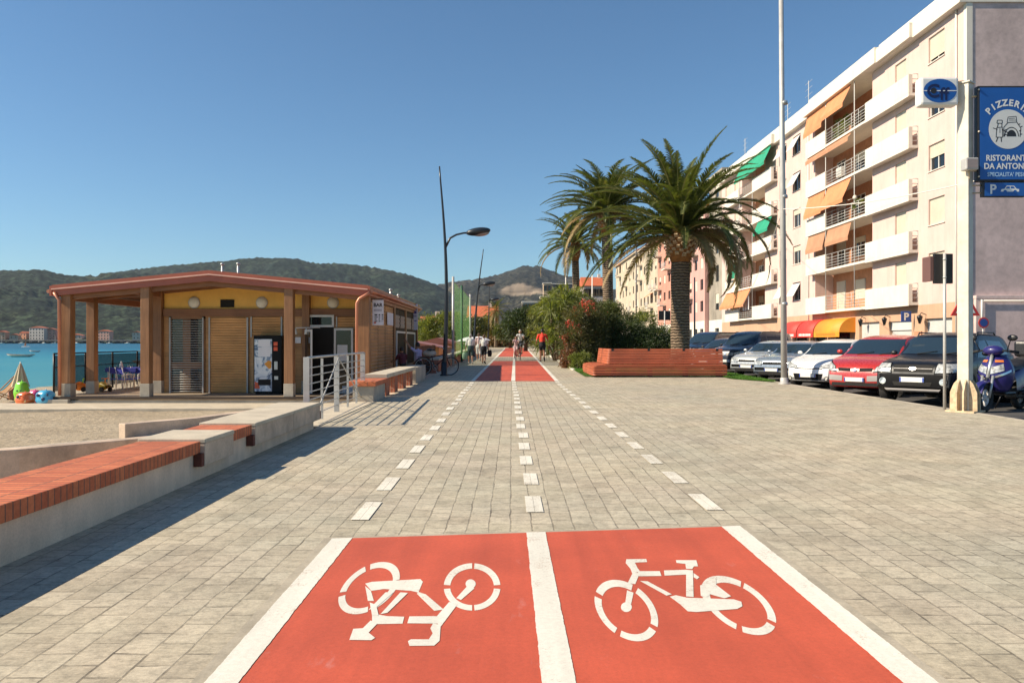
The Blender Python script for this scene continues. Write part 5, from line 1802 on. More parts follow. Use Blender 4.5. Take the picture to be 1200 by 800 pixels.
# street lanterns and small wall boxes
for u in (1008.5, 1036.5, 1078):
    y = 23.7 * 930 / (u - 600); z = 2.75
    mb = MB(); mb.tube([(BX, y, z + .1), (BX - .3, y, z + .22), (BX - .38, y, z + .05)], .025, 6); mb.lathe([(.06, -.42), (.15, -.1), (.17, 0), (.03, .1)], 8, 0, (BX - .38, y, z)); mb.obj('wall_lantern', m_black, bld)
mb = MB(); mb.box(BX - .08, BX, 46.55, 47.35, -.1, 1.9); mb.obj('wooden_notice_board', m_terr, bld)
t = thing('parking_sign', 'blue square P sign on the ground floor of the pink building', 'sign', (BX - .22, 47.4, 2.78))
mb = MB(); mb.box(-.62, 0, -.02, .02, -.32, .32); mb.obj('sign_plate', M_plain('sign_blue', (.02, .075, .30), .4), t, .02)
mb = MB(); put_text(mb, 'P', (-.31, -.026, -.20), .60, 0, .02); mb.obj('lettering', m_whitep, t)

# balconies
def balcony(z, a1, s1, s2, a2, rp):
    """solid panel a1..s1, railing s1..s2, solid panel s2..a2 (y), front at x=22.8"""
    X = 23.5
    mb = MB(); mb.box(X, BX + .0, a1, a2, z, z + .17); mb.box(BX - .0 + .003, 25.5, max(a1, 53.1 if a1 < 60 else 75.6), 62.9 if a1 < 60 else 82.9, z, z + .17)
    b_ = mb.obj('balcony', m_white_r, bld, .01)
    mb = MB(); mb.prism([(X - .02, a1), (BX - .35, a1), (BX - .35, a1 + .1), (X + .10, a1 + .1), (X + .10, s1), (X - .02, s1)], 'z', z - .04 * 0 + .172, z + 1.27); mb.box(X - .02, X - .002, a1, s1, z - .04, z + .171)
    mb.obj('parapet', m_white_r, b_, .012)
    mb = MB(); mb.prism([(X - .02, s2), (X + .10, s2), (X + .10, a2 - .1), (BX - .1, a2 - .1), (BX - .1, a2), (X - .02, a2)], 'z', z + .172, z + 1.27); mb.box(X - .02, X - .002, s2, a2, z - .04, z + .171)
    mb.obj('parapet', m_white_r, b_, .012)
    mb = MB()
    for h in (.35, .55, .75, .95, 1.22): mb.tube([(X + .04, s1, z + h), (X + .04, s2, z + h)], .022, 5)
    n = 6
    for i in range(1, n): mb.tube([(X + .04, lerp(s1, s2, i / n), z + .17), (X + .04, lerp(s1, s2, i / n), z + 1.22)], .018, 5)
    mb.obj('railing', m_rail, b_)
    mb = MB()
    for h in (.45, .72, 1.0, 1.3): mb.tube([(BX - .35, a1 + .05, z + h), (BX, a1 + .05, z + h)], .022, 5)
    mb.tube([(BX - .03, a1 + .05, z + .15), (BX - .03, a1 + .05, z + 1.32)], .022, 5); mb.obj('end_rail', m_rail, b_)
    return b_


g1 = [balcony(z, 47.0, 52.8, 59.5, 63.5, rpb) for z in ZK]
g2 = [balcony(z, 71.9, 77.7, 82.3, 87.6, rpb) for z in ZK]
for yv in (54.6, 59.6, 77.8, 82.2):
    mb = MB(); mb.tube([(23.56, yv, ZK[0]), (23.56, yv, ZBAND)], .035, 6); mb.obj('steel_post', m_rail, bld)
for yv in (42.9, 64.3):
    mb = MB(); mb.tube([(BX - .06, yv, -.1), (BX - .06, yv, ZBAND)], .05, 6); mb.obj('drainpipe', m_winf, bld)


def awning(par, y0, y1, zt, drop, out, m_, gap=None):
    mb = MB(); n = 8
    vs = []
    for j in range(n + 1):
        y = lerp(y0, y1, j / n)
        for i in range(5):
            s = i / 4
            vs.append((23.6 - out * s, y, zt - drop * s - .05 * math.sin(PI * s) + (.0 if i else 0) - .03 * math.sin(j * 2.2) * s))
    mb.add(vs, [(j * 5 + i, j * 5 + i + 1, (j + 1) * 5 + i + 1, (j + 1) * 5 + i) for j in range(n) for i in range(4)], 0, True)
    for j in range(n):
        ya, yb = lerp(y0, y1, j / n), lerp(y0, y1, (j + 1) / n)
        mb.poly([(23.6 - out, ya, zt - drop - .03 * math.sin(j * 2.2)), (23.6 - out, yb, zt - drop - .03 * math.sin((j + 1) * 2.2)), (23.6 - out, yb, zt - drop - .28), (23.6 - out, ya, zt - drop - .28)])
    mb.obj('awning', m_, par, fix=False)


awning(g1[4], 55.2, 59.3, ZBAND, 1.3, .62, m_awo); awning(g1[4], 59.7, 63.4, ZBAND, 1.5, .35, m_awo)
awning(g1[3], 55.2, 63.2, ZK[4] - .02, .3, .25, m_awb)
awning(g1[2], 55.2, 59.3, ZK[3] - .02, 1.45, .62, m_awo); awning(g1[2], 59.7, 63.2, ZK[3] - .02, 1.5, .4, m_awo)
awning(g1[1], 55.2, 59.3, ZK[2] - .02, 1.0, .25, m_awb); awning(g1[1], 59.7, 63.2, ZK[2] - .02, 1.15, .25, m_awb)
awning(g2[4], 72.2, 82.0, ZBAND, 1.5, .7, m_awg); awning(g2[2], 72.0, 76.2, ZK[3] - .02, 1.1, .45, m_awg); awning(g2[1], 82.4, 85.2, ZK[2] - .02, 1.5, .5, m_awg)
awning(g2[0], 78.5, 87.4, ZK[1] - .02, 1.5, .75, m_awo)
# balcony odds and ends: plants, washing, dish, air conditioners
mb = MB(); blob_leaves(mb, [(23.9, 57.6, ZK[4] + 1.1, .3, 1.3, .5)], 900, .22, .07, 77, 0); mb.obj('potted_plants', m_lime, g1[4], fix=False)
mb = MB(); blob_leaves(mb, [(23.7, 54.2, ZK[2] + .9, .2, .4, .4)], 300, .2, .06, 78, 0); mb.obj('potted_plants', m_lime, g1[2], fix=False)
for bk, y, z, r in ((g1[2], 54.4, 1.45, .20),):
    if r: mb = MB(); mb.T = Matrix.Translation((23.4, y, ZK[2] + z)) @ Matrix.Rotation(R(70), 4, 'Y') @ Matrix.Rotation(R(-20), 4, 'X'); mb.lathe([(.01, 0), (r * .6, .05), (r, .17)], 18); mb.tube([(0, 0, 0), (0, 0, -.5)], .02, 5); mb.obj('satellite_dish', m_shut, bk)
for bk, y, k in ((g1[3], 57.5, 3), (g1[1], 60.4, 1)):
    mb = MB(); mb.box(23.65, 23.95, y - .45, y + .45, ZK[k] + .5, ZK[k] + 1.15); mb.obj('air_conditioner', m_winf, bk, .02)
mb = MB()
for y in (78.4, 79.2, 80.0): mb.grid(lambda a, b: (23.4 + .03 * math.sin(9 * a), y + .55 * a, ZK[0] + 2.3 - 1.3 * b), 6, 4)
mb.obj('hanging_laundry', m_paper, g2[0], fix=False)
mb = MB(); mb.tube([(23.0, 76.0, ZK[0] + 2.3), (23.0, 79, ZK[0] + 2.3)], .01, 4)
# aerials on the roof
for y, h in ((66, 2.6), (71, 2.2), (84, 2.4)):
    mb = MB(); x = BX + .6
    mb.tube([(x, y, ZT - .2), (x, y, ZT + h)], .03, 5)
    for q in (.55, .75, .95): mb.tube([(x, y - .8, ZT + h * q), (x, y + .8, ZT + h * q)], .015, 4)
    mb.obj('aerial', m_rail, bld)
# lower annexe against the end wall
t = thing('annexe', 'low mauve annexe with a ledge against the end wall of the pink building', 'annexe', (0, 0, 0))
mb = MB(); mb.box(24.40, 42, 41.72, 41.975, -.3, 3.55); mb.obj('wall', m_endw, t)
mb = MB(); mb.box(24.38, 42, 41.68, 41.975, 3.552, 3.72); mb.obj('ledge', m_endw, t, .02)
mb = MB(); mb.tube([(ux(1151, 41.6), 41.63, 3.5), (ux(1151, 41.6), 41.63, 2.0)], .05, 8); mb.tube([(ux(1151, 41.6), 41.63, 3.44), (42, 41.63, 3.44)], .04, 6); mb.obj('pipe', m_winf, t)

# the terrace of houses beyond
def row_house(y0, y1, zt, mat, label, cols, roof=None, bal=True, x=24.1, floors=5, ground=None, dark=0):
    t = thing('row_house', label, 'apartment building', (0, 0, 0), 0, 'older houses beyond the pink apartment building')
    rp = random.Random(int(y0 * 10))
    fh = (zt - 4.2) / floors
    holes = []
    for k in range(floors):
        for c in range(cols):
            yc = lerp(y0, y1, (c + .5) / cols); wv = min(.75, (y1 - y0) / cols * .25)
            holes.append((yc - wv, yc + wv, 4.2 + fh * k + .9, 4.2 + fh * k + fh - .5))
    gholes = [(lerp(y0, y1, (c + .5) / cols) - .9, lerp(y0, y1, (c + .5) / cols) + .9, .3, 2.9) for c in range(cols)]
    mb = MB(); holed_wall(mb, x, y0, y1, 3.9, zt, holes, .22); mb.box(x + .25, x + 12, y0 + .05, y1 - .05, -.1, zt - .02)
    mb.poly([(x, y0, -.1), (x + 12, y0, -.1), (x + 12, y0, zt), (x, y0, zt)])
    mb.obj('wall', mat, t, fix=False)
    mb = MB(); holed_wall(mb, x - .02, y0, y1, -.1, 3.9, gholes, .22); mb.obj('ground_floor', ground or m_white_r, t, fix=False)
    for h in holes:
        mb = MB(); mb.box(x + .12, x + .16, h[0], h[1], h[2], h[3]); w_ = mb.obj('window', m_glass, t)
        if rp.random() < .6:
            mb = MB(); q = rp.choice([1, .6, 1]); mb.box(x + .05, x + .10, h[0] + .01, h[1] - .01, h[3] - (h[3] - h[2]) * q, h[3] - .01); mb.obj('shutter', m_shut, w_)
    for h in gholes:
        mb = MB(); mb.box(x + .12, x + .16, h[0], h[1], h[2], h[3]); mb.obj('shop_front', m_glass, t)
    mb = MB(); mb.box(x - .45, x + 12.3, y0 - .1, y1 + .1, zt, zt + .3); mb.obj('cornice', mat, t)
    if roof:
        mb = MB(); mb.prism([(x - .6, zt + .302), (x + 6, zt + 2.2), (x + 12.6, zt + .302)], 'y', y0 - .1, y1 + .1); mb.obj('tiled_roof', roof, t)
    if bal:
        for k in range(1, floors, 1):
            c = rp.randrange(cols); yc = lerp(y0, y1, (c + .5) / cols); z = 4.2 + fh * k
            mb = MB(); mb.box(x - 1.0, x - .003, yc - 1.4, yc + 1.4, z, z + .15); b_ = mb.obj('balcony', m_white_r, t)
            mb = MB()
            for hh in (.3, .55, .8, 1.05): mb.tube([(x - .97, yc - 1.37, z + hh), (x - .97, yc + 1.37, z + hh)], .025, 4)
            for q in range(8): mb.tube([(x - .97, lerp(yc - 1.37, yc + 1.37, q / 7), z + .15), (x - .97, lerp(yc - 1.37, yc + 1.37, q / 7), z + 1.05)], .02, 4)
            mb.obj('railing', m_rail, b_)
            if rp.random() < .35:
                mb = MB(); mb.add([(x - .05, yc - 1.4, z + 2.7), (x - .05, yc + 1.4, z + 2.7), (x - 1.2, yc + 1.4, z + 1.9), (x - 1.2, yc - 1.4, z + 1.9)], [(0, 1, 2, 3)]); mb.obj('awning', m_awo, t)
    return t


m_greyc = M_concrete('weathered_grey_render', (.40, .35, .28), .4, .5, .2, True)
m_cream = M_concrete('cream_house_render', (.60, .49, .36), .18, .4, .15, True)
m_cream2 = M_concrete('straw_house_render', (.62, .51, .37), .18, .4, .15, True)
m_salm = M_concrete('salmon_house_render', (.62, .30, .22), .16, .4, .15, True)
m_rose = M_concrete('rose_house_render', (.64, .37, .32), .16, .4, .15, True)
row_house(91.3, 99, 21.0, m_greyc, 'weathered grey narrow house just left of the pink apartment building', 1, None, False, x=24.6)
row_house(99.2, 112, 17.9, m_rose, 'rose house with red tiled roof directly behind the near palm trunk', 4, m_tile)
row_house(112.2, 131, 17.6, m_salm, 'salmon pink house with small balconies left of the near palm trunk', 5, m_tile)
row_house(131.2, 150, 18.1, m_cream, 'cream house between the salmon house and the straw coloured house', 5, m_tile)
row_house(150.2, 184, 18.4, m_cream2, 'straw coloured long house farthest along the row', 7, m_tile)
# ------------------------------------------------------------------ parked cars
def paint(name, c, metal=.0, rough=.28, coat=.7):
    return M(name, c, rough, .04, 2, 0, 40, metal, coat)


m_cglass = M_glass('car_glass', (.018, .034, .052), .03)
m_lampc = None


def M_head():
    m, nt, b = newmat('headlight_lens')
    v = coords(nt)
    n = noisef(nt, v, 14, 2)
    c = ramp(nt, [(.35, (.25, .26, .25)), (.55, (.62, .62, .58)), (.7, (.80, .79, .72))], n)
    nt.links.new(c.outputs[0], b.inputs['Base Color']); b.inputs['Roughness'].default_value = .08; b.inputs['Coat Weight'].default_value = 1
    b.inputs['Metallic'].default_value = .3
    return m


m_head = M_head()
m_plast = M_plain('dark_plastic', (.006, .006, .007), .55, spec=.1)
m_tail = M_plain('tail_light_red', (.35, .015, .012), .15)
m_alloy = M_plain('alloy_wheel', (.50, .50, .50), .3, .7)
m_plate = M_plain('number_plate', (.74, .73, .68), .4)
m_pblue = M_plain('plate_blue', (.03, .07, .35), .4)
m_grey_bump = M_plain('grey_bumper', (.30, .28, .27), .5)


class CarShape:
    def __init__(s, top, belt, W, L, zlow=.24, tumble=.36, nose=.22, tail=.12, crown=.04):
        s.top, s.belt, s.W, s.L, s.zlow, s.tumble, s.nose, s.tail, s.crown = top, belt, W, L, zlow, tumble, nose, tail, crown

    def hw(s, y):
        w = s.W / 2
        if y < .9: w *= 1 - s.nose * ((.9 - y) / .9) ** 2.3
        if y > s.L - .7: w *= 1 - s.tail * ((y - s.L + .7) / .7) ** 2.2
        return w

    def section(s, y):
        zt = sinterp(s.top, y); zb0 = sinterp(s.belt, y); w = s.hw(y)
        zb = min(zb0, zt - .045); hg = zt - zb
        zl = s.zlow + (.05 * max(0, (.35 - y) / .35)) + .10 * max(0, (y - s.L + .4) / .4)
        wt = w - s.tumble * max(0, hg - .06) - min(.07, hg * .8)
        zm = lerp(zl, zb, .55)
        P = [(0, zl), (w * .80, zl), (w * .93, zl + .015), (w * .985, zl + .07), (w, lerp(zl, zb, .3)), (w * 1.003, zm), (w * .998, lerp(zl, zb, .8)), (w * .985, zb - .015), (w * .965, zb + .006)]
        a = (w * .965 - min(.02, hg * .2), zb + .02 + min(.01, hg * .1))
        bq = (wt, zt - min(.085, hg * .45))
        for q in (.0, .25, .5, .75, 1.0): P.append((lerp(a[0], bq[0], q) + .02 * math.sin(PI * q) * min(1, hg), lerp(a[1], bq[1], q)))
        P += [(wt * .95, zt - min(.035, hg * .2)), (wt * .80, zt - min(.008, hg * .05)), (wt * .45, zt + s.crown * .35), (0, zt + s.crown * .5)]
        return P

    def mesh(s):
        ys = [0, .012, .035, .07, .11, .16, .22, .3, .4, .5, .62, .75, .88] + [1.0 + .085 * i for i in range(int((s.L - 1.5) / .085))] + [s.L - .42, s.L - .34, s.L - .26, s.L - .18, s.L - .11, s.L - .06, s.L - .025, s.L]
        vs, fs = [], []
        n = None
        for y in ys:
            P = s.section(y)
            full = P + [(-x, z) for x, z in P[-2:0:-1]]
            n = len(full)
            vs += [(x, y, z) for x, z in full]
        for i in range(len(ys) - 1):
            for j in range(n): fs.append((i * n + j, i * n + (j + 1) % n, (i + 1) * n + (j + 1) % n, (i + 1) * n + j))
        fs += [tuple(range(n)), tuple((len(ys) - 1) * n + j for j in range(n))]
        return vs, fs


def patch(bvh, quad, direction, off=.006, nu=10, nv=6):
    """a panel that lies on the body: quad corners given in the plane seen along 'direction'"""
    D = {'front': Vector((0, 1, 0)), 'rear': Vector((0, -1, 0)), 'left': Vector((1, 0, 0)), 'right': Vector((-1, 0, 0)), 'top': Vector((0, 0, -1))}[direction]
    mb = MB(); pts = {}
    for j in range(nv + 1):
        for i in range(nu + 1):
            u, v = i / nu, j / nv
            a = [lerp(quad[0][k], quad[1][k], u) for k in (0, 1)]; b = [lerp(quad[3][k], quad[2][k], u) for k in (0, 1)]
            q = [lerp(a[k], b[k], v) for k in (0, 1)]
            if direction in ('front', 'rear'): o = Vector((q[0], 0, q[1])) - D * 8
            elif direction == 'top': o = Vector((q[0], q[1], 8))
            else: o = Vector((0, q[0], q[1])) - D * 8
            loc, nor, idx, dist = bvh.ray_cast(o, D)
            if loc is not None:
                if nor.dot(D) > 0: nor = -nor
                pts[(i, j)] = loc + nor * off
    ids = {}
    vs = []
    for k, p in pts.items(): ids[k] = len(vs); vs.append(p)
    fs = []
    for j in range(nv):
        for i in range(nu):
            ks = [(i, j), (i + 1, j), (i + 1, j + 1), (i, j + 1)]
            if all(k in ids for k in ks):
                pp = [pts[k] for k in ks]
                if max((pp[a] - pp[(a + 1) % 4]).length for a in range(4)) < .6: fs.append(tuple(ids[k] for k in ks))
    mb.add(vs, fs, 0, True)
    return mb


def roundpatch(bvh, c, r, direction, off=.008, n=16, ry=None):
    ry = ry or r
    D = {'front': Vector((0, 1, 0)), 'left': Vector((1, 0, 0)), 'right': Vector((-1, 0, 0))}[direction]
    mb = MB(); vs = []
    for k in range(4):
        for i in range(n):
            a = 2 * PI * i / n; q = (c[0] + r * k / 3 * math.cos(a), c[1] + ry * k / 3 * math.sin(a))
            o = Vector((q[0], 0, q[1])) - D * 8 if direction == 'front' else Vector((0, q[0], q[1])) - D * 8
            loc, nor, _, _ = bvh.ray_cast(o, D)
            if loc is None: loc, nor = Vector((q[0], .3, q[1])), -D
            vs.append(loc - D * off)
    fs = [(k * n + i, k * n + (i + 1) % n, (k + 1) * n + (i + 1) % n, (k + 1) * n + i) for k in range(3) for i in range(n)]
    mb.add(vs, fs, 0, True)
    return mb


def wheel(par, x, y, r, wdt, side, m_rim=None):
    mb = MB(); mb.T = Matrix.Translation((x, y, r))
    n = 28
    prof = [(-wdt / 2, r * .62), (-wdt / 2, r * .93), (-wdt * .36, r), (wdt * .36, r), (wdt / 2, r * .93), (wdt / 2, r * .62)]
    vs = [(px, pr * math.cos(2 * PI * i / n), pr * math.sin(2 * PI * i / n)) for i in range(n) for px, pr in prof]
    k = len(prof)
    mb.add(vs, [(i * k + j, i * k + j + 1, ((i + 1) % n) * k + j + 1, ((i + 1) % n) * k + j) for i in range(n) for j in range(k - 1)], 0, True)
    w_ = mb.obj('wheel', m_rub, par)
    mb = MB(); mb.T = Matrix.Translation((x + side * wdt * .42, y, r))
    mb.tube([(-side * .02, 0, 0), (side * .02, 0, 0)], r * .16, 12)
    for q in range(6):
        a = 2 * PI * q / 6
        ca, sa = math.cos(a), math.sin(a)
        p0 = Vector((0, ca * r * .1, sa * r * .1)); p1 = Vector((0, ca * r * .62, sa * r * .62))
        mb.tube([p0, p1], [.05, .04], 5)
    mb.torus((0, 0, 0), r * .61, .022, 'x', 26, 6)
    mb.tube([(-side * .06, 0, 0), (-side * .05, 0, 0)], r * .6, 20, 0)
    mb.obj('rim', m_rim or m_alloy, w_)


def car(name, label, loc, rz, shape, mat, spec, cat='car'):
    t = thing(name, label, cat, loc, rz, 'cars parked at an angle along the kerb')
    vs, fs = shape.mesh()
    mb = MB(); mb.add(vs, fs, 0, True)
    body = mb.obj('body', mat, t)
    me = body.data
    bvh = BVHTree.FromPolygons([Vector(v) for v in vs], fs)
    S = shape
    hy, wy, ry, ty = spec['hood_end'], spec['ws_top'], spec['roof_end'], S.L
    zt_h = sinterp(S.top, hy); zr = sinterp(S.top, wy)
    zb = sinterp(S.belt, hy)
    wb = S.hw(hy) - .10; wt_ = S.hw(wy) - S.tumble * (zr - sinterp(S.belt, wy)) - .10
    patch(bvh, [(-wb, zt_h + .035), (wb, zt_h + .035), (wt_, zr - .055), (-wt_, zr - .055)], 'front', .006, 16, 8).obj('windscreen', m_cglass, t)
    # side windows
    zb1, zr1 = sinterp(S.belt, lerp(hy, ry, .5)) + .03, zr - .12
    b1 = spec.get('pillar', lerp(hy, ry, .5))
    for sd_, dn in ((-1, 'left'), (1, 'right')):
        patch(bvh, [(hy + .32, zb1), (b1 - .04, zb1 + .01), (b1 - .04, zr1), (wy + .02, zr1 - .02)], dn, .005, 8, 6).obj('side_window', m_cglass, t)
        patch(bvh, [(b1 + .05, zb1 + .01), (ry + .02, zb1 + .06), (ry - .22, zr1 - .03), (b1 + .05, zr1)], dn, .005, 8, 6).obj('side_window', m_cglass, t)
        # door seams, sill trim and handle
        mb = MB()
        for yv in (hy + .12, b1, ry + .05):
            q = patch(bvh, [(yv - .006, S.zlow + .18), (yv + .006, S.zlow + .18), (yv + .006, zb1 - .03), (yv - .006, zb1 - .03)], dn, .003, 1, 8); mb.add(q.v, q.f)
        mb.obj('door_seam', m_dark, t, fix=False)
        q = patch(bvh, [(b1 - .25, zb1 - .14), (b1 - .05, zb1 - .13), (b1 - .05, zb1 - .10), (b1 - .25, zb1 - .11)], dn, .02, 3, 1); q.obj('door_handle', mat, t)
        mb = MB(); mx = sd_ * (S.hw(hy + .35) + .09)
        mb.ell((mx, hy + .38, zb1 + .10), (.085, .05, .058), 12, 0, 8); mb.obj('wing_mirror', spec.get('mirror', mat), t)
        for yw in (spec['fw'], spec['rw']):
            arch = roundpatch(bvh, (yw, spec['r']), spec['r'] + .065, dn, .004, 24); arch.obj('wheel_arch', m_dark, t, fix=False)
            wheel(t, sd_ * (S.W / 2 - .085), yw, spec['r'], .2, sd_)
    zr2, zb2 = sinterp(S.top, ry) - .08, sinterp(S.belt, S.L - .3) + .06
    patch(bvh, [(-wt_, zr2), (wt_, zr2), (wb * .88, zb2), (-wb * .88, zb2)], 'rear', .006, 8, 5).obj('rear_window', m_cglass, t)
    for sx in (-1, 1):
        h = spec['head']     # list of corners for one lamp, mirrored
        cxh, czh = sum(p[0] for p in h) / 4, sum(p[1] for p in h) / 4
        q = patch(bvh, [(sx * (cxh + (p[0] - cxh) * 1.12), czh + (p[1] - czh) * 1.22) for p in h], 'front', .007, 10, 6); hz_ = q.obj('headlight', m_plast, t)
        q = patch(bvh, [(sx * p[0], p[1]) for p in h], 'front', .014, 10, 6); hl = q.obj('lens', m_head, hz_)
        f = spec.get('fog')
        if f:
            q = roundpatch(bvh, (sx * f[0], f[1]), f[2] * 1.35, 'front', .006); fo = q.obj('fog_lamp', m_plast, t)
            q = roundpatch(bvh, (sx * f[0], f[1]), f[2], 'front', .012); q.obj('lens', m_head, fo)
        q = patch(bvh, [(sx * (wb - .16), zb2 - .32), (sx * wb, zb2 - .32), (sx * wb, zb2 - .06), (sx * (wb - .16), zb2 - .06)], 'rear', .012, 5, 4); q.obj('tail_light', m_tail, t)
    for nm, quad, m_, of in spec['front']:
        patch(bvh, quad, 'front', of, 14, 4).obj(nm, m_, t)
    if spec.get('badge'):
        bx_, bz_, br = 0, spec['badge'][0], spec['badge'][1]
        roundpatch(bvh, (0, bz_), br, 'front', .022, 16, br * spec['badge'][2]).obj('badge', m_chrome, t)
    pz = spec['plate']
    loc_, nor_, _, _ = bvh.ray_cast(Vector((0, -5, pz)), Vector((0, 1, 0)))
    yp = (loc_.y if loc_ else 0) - .03
    mb = MB(); mb.box(-.26, .26, yp - .008, yp + .03, pz - .055, pz + .055); p_ = mb.obj('number_plate', m_plate, t, .004)
    mb = MB(); mb.box(-.258, -.225, yp - .0105, yp - .0085, pz - .05, pz + .05); mb.box(.225, .258, yp - .0105, yp - .0085, pz - .05, pz + .05); mb.obj('plate_band', m_pblue, p_)
    # wipers
    mb = MB()
    for sx in (-.35, .25):
        q0, _, _, _ = bvh.ray_cast(Vector((sx, -5, zt_h + .03)), Vector((0, 1, 0))); q1, _, _, _ = bvh.ray_cast(Vector((sx + .42, -5, zt_h + .09)), Vector((0, 1, 0)))
        if q0 and q1: mb.tube([q0 + Vector((0, -.02, .01)), q1 + Vector((0, -.02, .01))], .010, 5)
    if mb.f: mb.obj('wiper', m_dark, t)
    if spec.get('rails'):
        for sx in (-1, 1):
            xr = sx * (wt_ - .0); mb = MB()
            mb.tube([(xr, wy + .15, zr - .02), (xr, wy + .25, zr + .07), (xr, ry - .35, zr + .07), (xr, ry - .2, zr - .02)], .018, 6); mb.obj('roof_rail', m_black, t)
    return t


# profiles
suv = CarShape([(0, .52), (.02, .70), (.07, .86), (.16, .945), (.5, 1.03), (1.12, 1.10), (1.28, 1.14), (1.95, 1.585), (2.5, 1.655), (3.6, 1.63), (4.1, 1.55), (4.38, 1.15), (4.46, .95), (4.5, .7)],
               [(0, .80), (1.0, 1.0), (3.0, 1.06), (4.5, 1.10)], 1.84, 4.5, .30, .30, .17, .12)
mpv = CarShape([(0, .50), (.02, .63), (.06, .735), (.15, .82), (.4, .92), (.88, 1.04), (1.0, 1.08), (1.9, 1.55), (2.5, 1.62), (3.5, 1.58), (3.95, 1.45), (4.18, 1.05), (4.25, .7)],
               [(0, .72), (.8, .98), (3.0, 1.06), (4.25, 1.10)], 1.81, 4.25, .20, .30, .26, .12)
hat = CarShape([(0, .46), (.02, .58), (.06, .68), (.16, .77), (.4, .86), (.92, .98), (1.03, 1.01), (1.85, 1.45), (2.35, 1.51), (3.1, 1.48), (3.55, 1.36), (3.8, 1.0), (3.88, .7)],
               [(0, .66), (.8, .90), (2.8, .98), (3.88, 1.02)], 1.70, 3.88, .19, .32, .25, .12)
old = CarShape([(0, .46), (.02, .62), (.07, .73), (.15, .80), (.4, .86), (1.05, .95), (1.18, .98), (1.95, 1.37), (2.4, 1.42), (3.1, 1.40), (3.6, 1.25), (3.78, .95), (3.85, .7)],
               [(0, .70), (1.0, .90), (3.0, .93), (3.85, .96)], 1.64, 3.85, .2, .34, .16, .10)
van = CarShape([(0, .52), (.02, .74), (.07, .92), (.16, 1.01), (.5, 1.09), (.95, 1.17), (1.06, 1.21), (1.78, 1.72), (2.3, 1.83), (3.9, 1.82), (4.5, 1.74), (4.72, 1.2), (4.8, .8)],
               [(0, .84), (1.0, 1.06), (3.0, 1.10), (4.8, 1.14)], 1.88, 4.8, .26, .24, .16, .08)
ZS = -.15
ROT = R(-47)      # noses point to the promenade, tails away to the right


def front_spec(**k): return k


c_black = paint('black_car_paint', (.003, .003, .004), 0, .45, .25); c_red = paint('red_car_paint', (.42, .028, .022)); c_white = paint('white_car_paint', (.74, .73, .70))
c_silver = paint('pale_silver_paint', (.50, .53, .55), .35); c_silver2 = paint('blue_silver_paint', (.26, .31, .37), .4); c_navy = paint('dark_blue_paint', (.018, .022, .040)); c_dk = paint('dark_grey_paint', (.030, .030, .036)); c_blue = paint('deep_blue_paint', (.012, .018, .035))
car('parked_car', 'black off-roader with roof rails parked beside the scooter', (8.92, 17.7, ZS), ROT, suv, c_black,
    dict(hood_end=1.22, ws_top=2.0, roof_end=3.75, pillar=2.5, fw=.85, rw=3.55, r=.36, plate=.60, rails=True, badge=(.85, .075, .6), fog=(.64, .56, .075),
         head=[(.47, .75), (.84, .77), (.86, .95), (.50, .945)],
         front=[('grille', [(-.41, .77), (.41, .77), (.42, .925), (-.42, .925)], m_dark, .008), ('grille_bar', [(-.41, .835), (.41, .835), (.41, .85), (-.41, .85)], m_grey_bump, .014),
                ('bumper', [(-.80, .43), (.80, .43), (.84, .72), (-.84, .72)], m_plast, .010), ('air_intake', [(-.38, .46), (.38, .46), (.42, .55), (-.42, .55)], m_dark, .016), ('skid_plate', [(-.55, .345), (.55, .345), (.60, .40), (-.60, .40)], m_grey_bump, .012)]), 'car')
car('parked_car', 'red people carrier with grey bumper parked beside the black off-roader', (9.10, 21.1, ZS), ROT, mpv, c_red,
    dict(hood_end=.95, ws_top=1.95, roof_end=3.6, pillar=2.25, fw=.80, rw=3.45, r=.31, plate=.44, badge=(.70, .055, .9),
         head=[(.50, .65), (.84, .69), (.84, .92), (.56, .78)],
         front=[('grille', [(-.45, .665), (-.12, .655), (-.12, .735), (-.46, .745)], m_plast, .008), ('grille', [(.12, .655), (.45, .665), (.46, .745), (.12, .735)], m_plast, .008),
                ('bumper_strip', [(-.82, .42), (-.33, .40), (-.33, .54), (-.84, .57)], m_grey_bump, .008), ('bumper_strip', [(.33, .40), (.82, .42), (.84, .57), (.33, .54)], m_grey_bump, .008),
                ('air_intake', [(-.62, .27), (.62, .27), (.60, .36), (-.60, .36)], m_dark, .008)]))
car('parked_car', 'white hatchback parked between the tall slim pole and the red car', (9.15, 24.55, ZS), ROT, hat, c_white,
    dict(hood_end=.98, ws_top=1.9, roof_end=3.2, pillar=2.15, fw=.78, rw=3.25, r=.30, plate=.40, badge=(.66, .06, .7), fog=(.60, .31, .055),
         head=[(.36, .62), (.78, .66), (.79, .80), (.42, .70)],
         front=[('grille', [(-.44, .60), (.44, .60), (.46, .635), (-.46, .635)], m_plast, .008), ('air_intake', [(-.42, .26), (.42, .26), (.48, .46), (-.48, .46)], m_plast, .006)]))
ospec = lambda: dict(hood_end=1.12, ws_top=2.0, roof_end=3.3, pillar=2.25, fw=.75, rw=3.15, r=.29, plate=.42,
         head=[(.40, .58), (.72, .60), (.72, .73), (.40, .70)],
         front=[('grille', [(-.36, .60), (.36, .60), (.36, .69), (-.36, .69)], m_plast, .008), ('bumper', [(-.76, .40), (.76, .40), (.77, .50), (-.77, .50)], m_plast, .008), ('air_intake', [(-.5, .25), (.5, .25), (.5, .35), (-.5, .35)], m_dark, .008)])
car('parked_car', 'blue-silver old compact car just left of the tall slim pole', (9.15, 28.0, ZS + .03), ROT, old, c_silver2, ospec())
